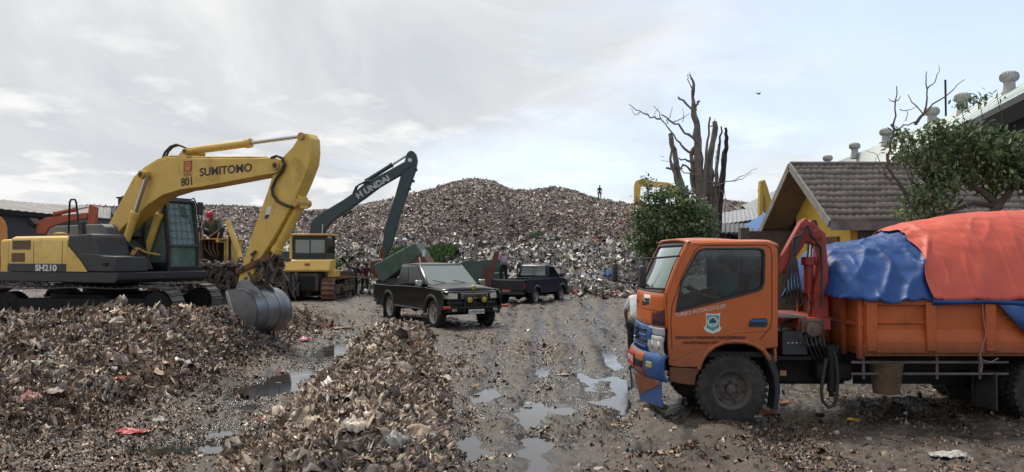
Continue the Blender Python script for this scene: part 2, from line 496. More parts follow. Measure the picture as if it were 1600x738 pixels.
def fast_mesh(name, V, F, mats, cols=None, smooth=True):
    me = bpy.data.meshes.new(name)
    nf, k = F.shape
    me.vertices.add(len(V)); me.vertices.foreach_set('co', V.astype(np.float32).ravel())
    me.loops.add(nf * k); me.loops.foreach_set('vertex_index', F.astype(np.int32).ravel())
    me.polygons.add(nf); me.polygons.foreach_set('loop_start', np.arange(0, nf * k, k, dtype=np.int32))
    for m in mats: me.materials.append(m)
    me.update(calc_edges=True)
    if smooth: me.polygons.foreach_set('use_smooth', np.ones(nf, dtype=bool))
    if cols is not None:
        a = me.color_attributes.new('tone', 'FLOAT_COLOR', 'POINT')
        c4 = np.ones((len(V), 4), np.float32); c4[:, :3] = cols
        a.data.foreach_set('color', c4.ravel())
    o = bpy.data.objects.new(name, me); COL.objects.link(o); return o

# materials of the ground
m_ground = bpy.data.materials.new('wet_mud'); t = NT(m_ground)
v = t.coord('Object')
geo = t.n('ShaderNodeNewGeometry'); sz = t.n('ShaderNodeSeparateXYZ'); t.l(geo.outputs['Position'], sz.inputs[0])
v2 = t.coord('Object', (1.0, 0.35, 1.0), (0, 0, 0.12)); n1 = t.noise(v2, 0.9, 8, 0.66, 0.6); n2 = t.noise(v, 7, 9, 0.72); n3 = t.noise(v, 34, 6, 0.75)
c1 = t.ramp(n2, [(0.28, (0.026, 0.020, 0.016)), (0.46, (0.066, 0.052, 0.040)), (0.58, (0.108, 0.086, 0.067)), (0.72, (0.17, 0.138, 0.11))])
c2 = t.mix(t.ramp(n1, [(0.40, 0.0), (0.62, 0.75)]), c1, t.mix(0.5, c1, (0.090, 0.068, 0.047)))
wet = t.ramp(t.math('ADD', t.math('MULTIPLY', sz.outputs[2], 6.0), t.math('SUBTRACT', t.math('ADD', n1, n2), 0.95)), [(0.05, 1.0), (0.50, 0.0)])
c3 = t.mix(t.math('MULTIPLY', wet, 0.6), c2, (0.040, 0.035, 0.031))
spk = t.ramp(n3, [(0.64, 0.0), (0.72, 0.55)])
c4 = t.mix(spk, c3, (0.20, 0.175, 0.145))
rg = t.mix(wet, (0.60,) * 3, (0.10,) * 3)
hh = t.math('ADD', t.math('MULTIPLY', n2, 1.0), t.math('MULTIPLY', n3, 0.5))
t.bsdf(c4, rg, 0, 0.5, t.bump(hh, 0.75, 0.035))

m_hill = bpy.data.materials.new('packed_rubbish'); t = NT(m_hill)
v = t.coord('Object')
vo = t.n('ShaderNodeTexVoronoi'); t.l(v, vo.inputs['Vector']); vo.inputs['Scale'].default_value = 4.2
hs = t.n('ShaderNodeSeparateColor'); t.l(vo.outputs['Color'], hs.inputs[0])
c1 = t.ramp(hs.outputs[0], [(0.0, (0.06, 0.046, 0.042)), (0.35, (0.13, 0.10, 0.09)), (0.6, (0.20, 0.165, 0.15)), (0.82, (0.30, 0.26, 0.24)), (0.97, (0.46, 0.43, 0.41))])
n1 = t.noise(v, 1.2, 7, 0.7)
c2 = t.mix(t.ramp(n1, [(0.4, 0.0), (0.7, 0.6)]), c1, (0.075, 0.056, 0.05))
t.bsdf(c2, 0.7, 0, 0.4, t.bump(vo.outputs['Distance'], 0.8, 0.12))

m_heap = bpy.data.materials.new('matted_rubbish'); t = NT(m_heap)
v = t.coord('Object')
def warp(src, scale, amt):
    q = t.n('ShaderNodeTexNoise'); t.l(src, q.inputs['Vector']); q.inputs['Scale'].default_value = scale; q.inputs['Detail'].default_value = 3
    s1 = t.n('ShaderNodeVectorMath', operation='SUBTRACT'); t.l(q.outputs['Color'], s1.inputs[0]); s1.inputs[1].default_value = (.5, .5, .5)
    s2 = t.n('ShaderNodeVectorMath', operation='SCALE'); t.l(s1.outputs[0], s2.inputs[0]); s2.inputs['Scale'].default_value = amt
    s3 = t.n('ShaderNodeVectorMath', operation='ADD'); t.l(src, s3.inputs[0]); t.l(s2.outputs[0], s3.inputs[1]); return s3.outputs[0]
vw = warp(v, 6, .30)
def vor(vec, sc):
    q = t.n('ShaderNodeTexVoronoi'); t.l(vec, q.inputs['Vector']); q.inputs['Scale'].default_value = sc
    h_ = t.n('ShaderNodeSeparateColor'); t.l(q.outputs['Color'], h_.inputs[0]); return q.outputs['Distance'], h_.outputs[0], h_.outputs[1]
d1, r1_, q1_ = vor(vw, 12); d2, r2_, q2_ = vor(warp(vw, 18, .07), 30)
pal = [(0.0, (0.030, 0.019, 0.014)), (0.25, (0.075, 0.048, 0.034)), (0.5, (0.135, 0.092, 0.064)), (0.72, (0.21, 0.155, 0.108)), (0.9, (0.31, 0.245, 0.18)), (1.0, (0.44, 0.38, 0.31))]
ca = t.ramp(r1_, pal); cb = t.ramp(r2_, pal)
c1 = t.mix(t.ramp(q1_, [(.40, 0.0), (.55, 1.0)]), ca, cb)
nz = t.noise(v, .9, 6, .65); c1 = t.mix(t.ramp(nz, [(.42, .55), (.58, 0.0)]), c1, (.045, .028, .020))
hgt_ = t.math('ADD', t.math('MULTIPLY', d1, 1.0), t.math('ADD', t.math('MULTIPLY', d2, .6), t.math('MULTIPLY', t.noise(vw, 40, 5, .7), .35)))
t.bsdf(c1, t.ramp(t.noise(v, 4, 5), [(.4, .35), (.6, .75)]), 0, .5, t.bump(hgt_, .9, .05))

def ring_mesh():
    th = np.concatenate([np.linspace(-180, -43, 40, endpoint=False), np.linspace(-43, 43, 900), np.linspace(43, 180, 41)[1:]])
    rr = np.concatenate([np.geomspace(0.4, 4.2, 10, endpoint=False), np.geomspace(4.2, 125, 1000), np.geomspace(125, 4500, 26)[1:]])
    T, Rr = np.meshgrid(np.radians(th), rr, indexing='ij')
    X = np.sin(T) * Rr; Y = np.cos(T) * Rr
    Z = H(X.ravel(), Y.ravel()).reshape(X.shape)
    return X, Y, Z, len(th), len(rr)
X, Y, Z, nt_, nr_ = ring_mesh()
hillness = Hc(X.ravel(), Y.ravel())[4].reshape(X.shape)
V = np.stack([X, Y, Z], -1).reshape(-1, 3)
i, j = np.meshgrid(np.arange(nt_ - 1), np.arange(nr_ - 1), indexing='ij')
a = (i * nr_ + j).ravel(); F = np.stack([a, a + nr_, a + nr_ + 1, a + 1], 1)
is_h = (hillness.ravel()[F].mean(1) > 0.12)
def sub(F_, name, m):
    u, inv = np.unique(F_, return_inverse=True)
    return fast_mesh(name, V[u], inv.reshape(F_.shape), [m])
_hc = Hc(X.ravel(), Y.ravel()); heapness = np.clip(_hc[1] * 1.3 + _hc[2] * 1.3 + _hc[3], 0, 1) + 0.10 * pnoise(X.ravel() * 2.5, Y.ravel() * 2.5)
hp_ = heapness[F].mean(1); cen = V[F].mean(1); right_ = (cen[:, 0] > -3.75 + .0 * cen[:, 1]); is_m = (hp_ > 0.16) & ~is_h
ground = tag(sub(F[~is_h & ~is_m], 'ground', m_ground), kind='structure')
core_r = sub(F[is_m & right_], 'heap_core', m_heap)
core_l = sub(F[is_m & ~right_], 'heap_core', m_heap)
hill = tag(sub(F[is_h], 'hill', m_hill), kind='structure')

# puddle water: one level sheet, the mud rises through it
m_water = bpy.data.materials.new('puddle_water'); t = NT(m_water)
v = t.coord('Object')
t.bsdf((0.030, 0.026, 0.022), t.ramp(t.noise(v, 3, 4), [(0.4, 0.03), (0.7, 0.12)]), 0, 0.8, t.bump(t.noise(v, 9, 3), 0.06, 0.01))
mb_ = MB(); mb_.add([(-7, 4, WATER), (9, 4, WATER), (9, 26, WATER), (-7, 26, WATER)], [(0, 1, 2, 3)])
tag(mb_.build('puddle_water', m_water, smooth=0), kind='structure')

# ------------------------------------------------------------------ loose rubbish
def templates(n, nu, nv, seed, flat=0.35, curl=0.5):
    r = np.random.default_rng(seed); out_ = []
    for _ in range(n):
        asp = r.choice([0.16, 0.28, 0.45, 0.7, 0.95], p=[0.2, 0.25, 0.25, 0.2, 0.1])
        u = np.linspace(-0.5, 0.5, nu); v_ = np.linspace(-0.5, 0.5, nv)
        U, W = np.meshgrid(u, v_, indexing='ij')
        x = U.copy(); y = W * asp * (1 + 0.5 * r.uniform(-1, 1) * np.sin(U * 6 + r.uniform(0, 6)))
        z = np.zeros_like(x)
        for _k in range(3):
            f1, f2 = r.uniform(2, 9), r.uniform(-7, 7)
            z += curl * r.uniform(0.06, 0.2) * np.sin(f1 * U * 2 + f2 * W * 2 * asp + r.uniform(0, 6))
        if nu >= 8:      # crumpled cloth or film: many small sharp folds
            for _k in range(5):
                f1, f2, ph = r.uniform(4, 13), r.uniform(-13, 13), r.uniform(0, 6)
                w1 = np.abs(np.sin(f1 * U + f2 * W + ph)); z += r.uniform(.035, .075) * (w1 - .6); x += .03 * w1 * np.sign(f2); y += .04 * (w1 - .5)
            edge_ = np.maximum(np.abs(U), np.abs(W)) * 2; z -= .12 * edge_ ** 3
        y += r.uniform(0.05, 0.22) * np.sin(U * r.uniform(2, 7) + r.uniform(0, 6))
        x += r.normal(0, 0.03, x.shape); y += r.normal(0, 0.035, x.shape) * max(asp, 0.4); z += r.normal(0, 0.035, x.shape) * (0.5 + curl)
        out_.append(np.stack([x, y, z], -1).reshape(-1, 3))
    a = (np.arange(nu - 1)[:, None] * nv + np.arange(nv - 1)[None]).ravel()
    return np.array(out_), np.stack([a, a + nv, a + nv + 1, a + 1], 1)
m_scrap = bpy.data.materials.new('soiled_scraps'); t = NT(m_scrap)
at_ = t.n('ShaderNodeAttribute'); at_.attribute_name = 'tone'
v = t.coord('Object'); nn = t.noise(v, 22, 5, 0.7); n5 = t.noise(v, 3.5, 6, 0.7)
c = t.mix(t.ramp(nn, [(0.42, 0.0), (0.68, 0.62)]), at_.outputs['Color'], (0.055, 0.042, 0.034))
t.bsdf(c, t.ramp(n5, [(0.35, 0.28), (0.65, 0.75)]), 0, 0.5, t.bump(nn, 0.4, 0.01))
def scraps(name, pts, size, pal, pw, tmpl, label=None, tilt=0.6, lift=0.25, seed=1, jit=0.25, mod=None, even=0.0):
    """pts: N x 2 ground positions; size: N lengths"""
    r = np.random.default_rng(seed)
    n = len(pts); x, y = pts[:, 0], pts[:, 1]
    T, F0 = tmpl
    e = 0.15
    z = H(x, y); z0 = H(x, y, False) if y.max() < 60 else z; gx = (H(x + e, y, False) - z0) / e; gy = (H(x, y + e, False) - z0) / e
    gx = np.clip(gx, -1.2, 1.2); gy = np.clip(gy, -1.2, 1.2)
    nrm = np.stack([-gx, -gy, np.ones(n)], 1) + r.normal(0, tilt, (n, 3)); nrm[:, 2] = np.maximum(nrm[:, 2], 0.15)
    nrm /= np.linalg.norm(nrm, axis=1, keepdims=True)
    a = r.uniform(0, 2 * np.pi, n); d = np.stack([np.cos(a), np.sin(a), np.zeros(n)], 1)
    d -= nrm * (d * nrm).sum(1, keepdims=True); d /= np.linalg.norm(d, axis=1, keepdims=True)
    b = np.cross(nrm, d)
    k = r.integers(0, len(T), n)
    P = T[k] * size[:, None, None]
    W = P[:, :, 0:1] * d[:, None] + P[:, :, 1:2] * b[:, None] + P[:, :, 2:3] * nrm[:, None]
    W[:, :, 0] += x[:, None]; W[:, :, 1] += y[:, None]; W[:, :, 2] += (z + lift * size * r.uniform(-0.15, 1, n))[:, None]
    pal = np.array(pal); ci = r.choice(len(pal), n, p=np.array(pw) / sum(pw))
    c = pal[ci] * (1 + r.normal(0, jit, (n, 1))); c = np.clip(c + r.normal(0, 0.008, (n, 3)), 0.01, 0.9)
    if even: c = c * (1 - even) + c.mean(0) * even
    if mod: c = np.clip(c * np.clip(1 + mod[1] * fbm(x * mod[0] + 3, y * mod[0] * mod[2], 4), .22, 1.7)[:, None], .008, .9)
    nv = T.shape[1]
    F_ = (F0[None] + (np.arange(n) * nv)[:, None, None]).reshape(-1, 4)
    o = fast_mesh(name, W.reshape(-1, 3), F_, [m_scrap], np.repeat(c, nv, 0), smooth=True)
    return tag(o, label, kind='stuff')
def sample(n, x0, x1, y0, y1, f, r, persp=True):
    """points with density f(x, y) in [0,1]; persp: evenly per picture area"""
    outp = []; m = 0
    while m < n:
        k = n * 3
        if persp: y = 1 / (1 / y0 + r.uniform(0, 1, k) * (1 / y1 - 1 / y0))
        else: y = r.uniform(y0, y1, k)
        x = r.uniform(x0, x1, k) if not persp else r.uniform(x0, x1, k) * y
        keep = r.uniform(0, 1, k) < f(x, y)
        p = np.stack([x[keep], y[keep]], 1); outp.append(p); m += len(p)
        if len(p) == 0: break
    return np.concatenate(outp)[:n]
PAL = [(0.40, 0.285, 0.185), (0.29, 0.195, 0.125), (0.18, 0.112, 0.073), (0.065, 0.042, 0.030), (0.20, 0.16, 0.13), (0.46, 0.37, 0.28), (0.30, 0.255, 0.215), (0.58, 0.53, 0.46), (0.45, 0.09, 0.06), (0.06, 0.17, 0.36), (0.52, 0.36, 0.08), (0.06, 0.15, 0.08)]
PW_near = [24, 24, 15, 7, 13, 11, 10, 2.2, 0.25, 0.08, 0.2, 0.12]
def templ2(n, nu, nv, seed, asps, curl): 
    T, F_ = templates(n, nu, nv, seed, curl=curl)
    r = np.random.default_rng(seed + 50)
    for k in range(n): T[k][:, 1] *= r.choice(asps)
    return T, F_
T_str = templ2(60, 7, 3, 3, [0.16, .25, .4], 1.7); T_mid = templ2(50, 5, 3, 5, [.5, .8], 1.0); T_far = templ2(40, 3, 3, 8, [.6, .9, 1.1], 1.3); T_bag = templates(36, 10, 8, 31, curl=0.8)
for k in range(36): T_bag[0][k][:, 1] *= 1.25
r_ = np.random.default_rng(21)
def layered(label, core, f, x0, x1, y0, y1, n, nb, w, seed):
    """one heap: fine shreds and fewer crumpled bags, joined into a single mass"""
    p = sample(n, x0, x1, y0, y1, f, r_)
    a = scraps('rubbish_heap', p, np.clip(r_.lognormal(-2.75, 0.5, len(p)), 0.02, 0.22) * (0.55 + p[:, 1] * 0.045), PAL, w, T_str, label, seed=seed, tilt=.55, lift=.12, mod=(.9, 1.0 if seed == 3 else 1.4, 1.0), even=.32)
    p = sample(nb, x0, x1, y0, y1, f, r_)
    w2 = list(w); w2[7] *= 3; w2[8] *= 2; w2[5] *= 1.6
    b = scraps('rubbish_heap', p, np.clip(r_.lognormal(-2.35, 0.45, len(p)), 0.05, 0.32) * (0.6 + p[:, 1] * 0.04), PAL, w2, T_bag, label, seed=seed + 9, tilt=.45, lift=.10, mod=(.9, 1.2, 1.0), even=.25)
    with bpy.context.temp_override(active_object=a, object=a, selected_editable_objects=[a, b, core], selected_objects=[a, b, core]): bpy.ops.object.join()
    return a
f_left = lambda x, y: np.clip(1.5 * leftheap(x, y) + 0.9 * S01((-4.7 - x) / 1.0) * S01((y - 8) / 2) * (1 - S01((y - 20) / 4)), 0, 1)
layered('brown heap of shredded rubbish in front of the yellow excavator', core_l, f_left, -0.72, -0.20, 7.0, 22, 55000, 10500, [16, 26, 24, 14, 11, 6, 7, 1.4, 0.25, 0.08, 0.2, 0.12], 2)
f_mid = lambda x, y: np.clip(1.6 * midheap(x, y), 0, 1)
layered('long tan heap of shredded rubbish beside the muddy road', core_r, f_mid, -0.5, 0.05, 4.6, 21, 46000, 9500, PW_near, 3)
def pudd(x, y):
    p = 0
    for (a, b, rx, ry, am) in PUDDLES: p = np.maximum(p, (1 - S01(np.sqrt(((x - a) / rx) ** 2 + ((y - b) / ry) ** 2) - .4)))
    return p
def f_road(x, y):
    hp = Hc(x, y); other = np.clip(hp[1] * 3 + hp[2] * 3, 0, 1)
    n = S01(0.10 + 2.0 * pnoise(x * 0.8 + 4, y * 0.45) + 0.7 * pnoise(x * 3, y * 2))
    nearheap = np.exp(-np.clip(x + 0.9, 0, 9) / 0.6) * (x > -1.2) + (x < -3.0) * (x > -5)
    return np.clip(((0.06 + 0.6 * n) * (1 - other) + 0.7 * nearheap * (1 - other)) * (1 - .85 * pudd(x, y)), 0, 1)
p = sample(42000, -0.75, 0.75, 5.5, 42, f_road, r_)
wz = H(p[:, 0], p[:, 1]) > WATER + 0.006; p = p[wz]
scraps('scattered_litter', p, np.clip(r_.lognormal(-3.2, 0.45, len(p)), 0.012, 0.12) * (0.8 + p[:, 1] * 0.035), PAL, [3, 12, 28, 26, 8, .8, 2.5, 0.3, 0.05, 0.02, 0.03, 0.03], T_mid, 'small flattened scraps of litter pressed into the mud', seed=4, tilt=0.3, lift=0.06)
PALH = [(0.39, 0.305, 0.25), (0.31, 0.235, 0.19), (0.18, 0.13, 0.106), (0.40, 0.335, 0.29), (0.50, 0.46, 0.42), (0.085, 0.06, 0.05), (0.36, 0.25, 0.215), (0.28, 0.26, 0.245), (0.09, 0.15, 0.24), (0.32, 0.10, 0.08)]
f_hill = lambda x, y: (Hc(x, y)[4] > 0.4) * (1 - .8 * (1 - S01((y - 46) / 4)) * S01((x / y + .15) / .03) * (1 - S01((x / y - .13) / .03)))
p = sample(230000, -0.72, 0.34, 40, 98, f_hill, r_)
dk = fbm(p[:, 0] * 0.09, p[:, 1] * 0.05, 4) + .25 * fbm(p[:, 0] * .5, p[:, 1] * .3, 2)
sel = dk > 0.03
sz = np.clip(r_.lognormal(-1.75, 0.38, len(p)), 0.07, 0.5)
scraps('landfill_rubbish', p[sel], sz[sel], PALH, [16, 22, 20, 8, 3, 10, 5, 7, 0.1, 0.2], T_far, 'brownish mass of waste covering the landfill hill', seed=5, tilt=0.9, lift=0.3, mod=(.11, .9, .6), even=.58)
scraps('landfill_rubbish', p[~sel], sz[~sel], PALH, [24, 19, 11, 13, 4.5, 5, 8, 9, 0.15, 0.3], T_far, 'paler mass of mixed plastic waste on the landfill hill', seed=6, tilt=0.9, lift=0.3, mod=(.11, .9, .6), even=.58)
f_foot = lambda x, y: (Hc(x, y)[4] > 0.05) * np.clip(1.2 - (y - 37) / 14, 0, 1)
p = sample(26000, -0.5, 0.20, 37, 50, f_foot, r_)
scraps('bagged_rubbish', p, np.clip(r_.lognormal(-1.2, 0.42, len(p)), 0.12, 0.8), [(0.44, 0.42, 0.385), (0.32, 0.30, 0.27), (0.54, 0.51, 0.47), (0.17, 0.155, 0.14), (0.36, 0.30, 0.235), (0.35, 0.08, 0.07), (0.10, 0.2, 0.35)], [18, 16, 7, 14, 9, 0.3, 0.2], T_mid, 'grey plastic bags and sheets piled at the foot of the hill', seed=7, tilt=0.6, lift=0.35)
f_right = lambda x, y: np.exp(-((x - 0.150 * y) / 1.2) ** 2)
p = sample(1800, 0.08, 0.22, 36, 62, f_right, r_)
scraps('bagged_rubbish', p, np.clip(r_.lognormal(-1.4, 0.4, len(p)), 0.1, 0.5), PALH + [(0.42, 0.08, 0.09), (0.62, 0.6, 0.58)], [8, 8, 6, 6, 5, 4, 8, 4, 0.5, 3, 4, 4], T_mid, 'reddish scraps of rubbish piled under the green tree', seed=8, tilt=0.7, lift=0.5)
# ================================================================== shared materials
YEL = M_('yellow_paint', (0.64, 0.41, 0.085), 0.42, vary=0.09, dirt=0.36, dcol=(0.20, 0.13, 0.05), dscale=1.6, scratch=0.4, scol=(0.20, 0.13, 0.06))
YELD = M_('worn_yellow_paint', (0.50, 0.29, 0.06), 0.5, vary=0.12, dirt=0.45, dcol=(0.13, 0.075, 0.035), dscale=2.5, scratch=0.4, scol=(0.07, 0.04, 0.025))
BLK = M_('black_paint', (0.022, 0.022, 0.024), 0.5, dirt=0.3, dcol=(0.09, 0.075, 0.06))
DKM = M_('dark_greasy_metal', (0.012, 0.011, 0.011), 0.65, spec=.3, dirt=0.3, dcol=(0.035, 0.028, 0.022), bump=0.3)
RUB = M_('tyre_rubber', (0.022, 0.021, 0.020), 0.85, dirt=0.55, dcol=(0.085, 0.07, 0.055), dscale=4, bump=0.3)
GRYM = M_('grey_hood_paint', (0.10, 0.105, 0.105), 0.5, dirt=0.3, dcol=(0.16, 0.14, 0.12))
STEEL = M_('scoured_steel', (0.23, 0.235, 0.24), 0.38, metal=0.75, vary=0.3, scale=2.5, dirt=0.35, dcol=(0.07, 0.06, 0.055), dscale=3, bump=0.12)
CHROME = M_('cylinder_rod', (0.5, 0.5, 0.5), 0.22, metal=1.0, vary=0.1)
TRK = M_('track_steel', (0.085, 0.078, 0.072), 0.55, metal=0.3, dirt=0.5, dcol=(0.11, 0.085, 0.065), bump=0.4)
RUST = M_('rusty_iron', (0.14, 0.062, 0.032), 0.8, vary=0.4, scale=6, dirt=0.4, dcol=(0.05, 0.03, 0.022), bump=0.4)
MUDM = M_('caked_mud', (0.075, 0.052, 0.038), 0.75, vary=0.35, scale=8, bump=0.8, bscale=18)
RUBM = M_('caked_rubbish', (0.075, 0.058, 0.05), 0.75, vary=0.6, scale=16, dirt=0.4, dcol=(0.26, 0.22, 0.19), dscale=14, bump=1.0, bscale=14)
INKB = plain('black_ink', (0.03, 0.018, 0.015), 0.5)
WHT = M_('white_paint', (0.62, 0.61, 0.58), 0.5, dirt=0.2)
REDP = M_('red_paint', (0.42, 0.045, 0.030), 0.5, dirt=0.3)
GL_CAB = glass('greenish_glass', (0.62, 0.80, 0.70), 0.38, dcol=(0.24, 0.36, 0.29))
GL_DARK = glass('tinted_glass', (0.80, 0.84, 0.84), 0.0)
GL = glass('clear_glass', (0.72, 0.76, 0.75), 0.03)
SEATM = plain('seat_vinyl', (0.03, 0.03, 0.032), 0.6)
# ================================================================== tracks (used by excavators and bulldozers)
def track_path(L, r0, r1, z0, z1, step, sag=0.05):
    """closed side path of a crawler track: list of ((x, z), (tangent))"""
    pts = []
    xa, xb = -L / 2, L / 2
    n = int((xb - xa) / step)
    for k in range(n): t_ = k / n; pts.append((xa + (xb - xa) * t_, z1 - sag * math.sin(PI * 2 * t_) ** 2 * 0.6))
    c = (z0 + z1) / 2; r = (z1 - z0) / 2
    m = max(6, int(PI * r / step))
    for k in range(m): a_ = PI / 2 - PI * k / m; pts.append((xb + r * math.cos(a_), c + r * math.sin(a_)))
    for k in range(n): t_ = k / n; pts.append((xb - (xb - xa) * t_, z0))
    for k in range(m): a_ = -PI / 2 - PI * k / m; pts.append((xa + r * math.cos(a_), c + r * math.sin(a_)))
    return pts
def crawler(parent, y0, y1, L, hgt, mat, fmat, grouser=0.035, name='track', yaw=0.0, rollers=7):
    """one crawler: belt of shoes as one mesh (> track_frame, idler, sprocket, rollers)"""
    Rz = Matrix.Rotation(R(yaw), 4, 'Z')
    m = MB(); pts = track_path(L, 0, 0, 0.03, hgt, 0.175); n = len(pts)
    for i in range(n):
        x0_, z0_ = pts[i]; x1_, z1_ = pts[(i + 1) % n]
        dx, dz = x1_ - x0_, z1_ - z0_; l_ = math.hypot(dx, dz)
        if l_ < 1e-4: continue
        nx, nz = -dz / l_, dx / l_      # outward
        cx_, cz_ = (x0_ + x1_) / 2, (z0_ + z1_) / 2
        if (nx * (cx_) + nz * (cz_ - hgt / 2)) < 0: nx, nz = -nx, -nz
        q = []
        for (a_, h_) in ((0.03, 0), (0.98, 0), (0.98, 0.03), (0.30, 0.03), (0.26, 0.03 + grouser), (0.16, 0.03 + grouser), (0.12, 0.03), (0.03, 0.03)):
            q.append((x0_ + dx * a_ + nx * h_, z0_ + dz * a_ + nz * h_))
        k = len(q)
        P = [(x, y0, z) for x, z in q] + [(x, y1, z) for x, z in q]
        Fc = [tuple(range(k)), tuple(range(2 * k - 1, k - 1, -1))] + [((j + 1) % k, j, k + j, k + (j + 1) % k) for j in range(k)]
        m.add(P, Fc, Rz)
    tr = m.build(name, mat, parent, smooth=0)
    f = MB(); ym = (y0 + y1) / 2; w_ = (y1 - y0) * 0.32; s_ = 1 if y0 + y1 < 0 else -1
    f.bx(-L / 2 + 0.2, L / 2 - 0.2, ym - w_, ym + w_, hgt * 0.30, hgt * 0.72, Rz)
    f.build('track_frame', fmat, tr, bevel=0.02)
    for sx, nm in ((L / 2, 'idler'), (-L / 2, 'sprocket')):
        a = Rz @ Vector((sx, ym - w_, hgt / 2)); b = Rz @ Vector((sx, ym + w_, hgt / 2))
        MB().cyl(a, b, hgt * 0.40, n=24).cyl(a + (a - b) * 0.12, b + (b - a) * 0.12, hgt * 0.13, n=16).build(nm, fmat, tr, bevel=0.015)
    for k in range(rollers):
        x = -L / 2 + 0.35 + (L - 0.7) * k / (rollers - 1)
        MB().cyl(Rz @ Vector((x, ym - w_ * 1.05, 0.16)), Rz @ Vector((x, ym + w_ * 1.05, 0.16)), 0.09, n=14).build('roller', fmat, tr)
    return tr

def cylinder(parent, a, b, r, frac, barrel_mat, name='hydraulic_cylinder', rr=0.55):
    """barrel from a, rod to b"""
    a, b = Vector(a), Vector(b); q = a + (b - a) * frac; d = (b - a).normalized()
    o = MB().cyl(a, q, r, n=18).cyl(q - d * 0.10, q + d * 0.03, r * 1.22, n=18).cyl(a - d * 0.02, a + d * 0.12, r * 1.1, n=18).build(name, barrel_mat, parent, bevel=0.006)
    MB().cyl(q, b, r * rr, n=14).build('rod', CHROME, o)
    return o
def smooth_poly(p, k):
    out_ = []
    n = len(p)
    for i in range(n - 1):
        p0, p1, p2, p3 = p[max(i - 1, 0)], p[i], p[i + 1], p[min(i + 2, n - 1)]
        for j in range(k):
            t_ = j / k
            out_.append(tuple(0.5 * (2 * p1[a] + (p2[a] - p0[a]) * t_ + (2 * p0[a] - 5 * p1[a] + 4 * p2[a] - p3[a]) * t_ ** 2 + (3 * p1[a] - p0[a] - 3 * p2[a] + p3[a]) * t_ ** 3) for a in (0, 1)))
    return out_ + [p[-1]]
def pin(m, c, r, w_): m.cyl((c[0], c[1] - w_, c[2]), (c[0], c[1] + w_, c[2]), r, n=18)

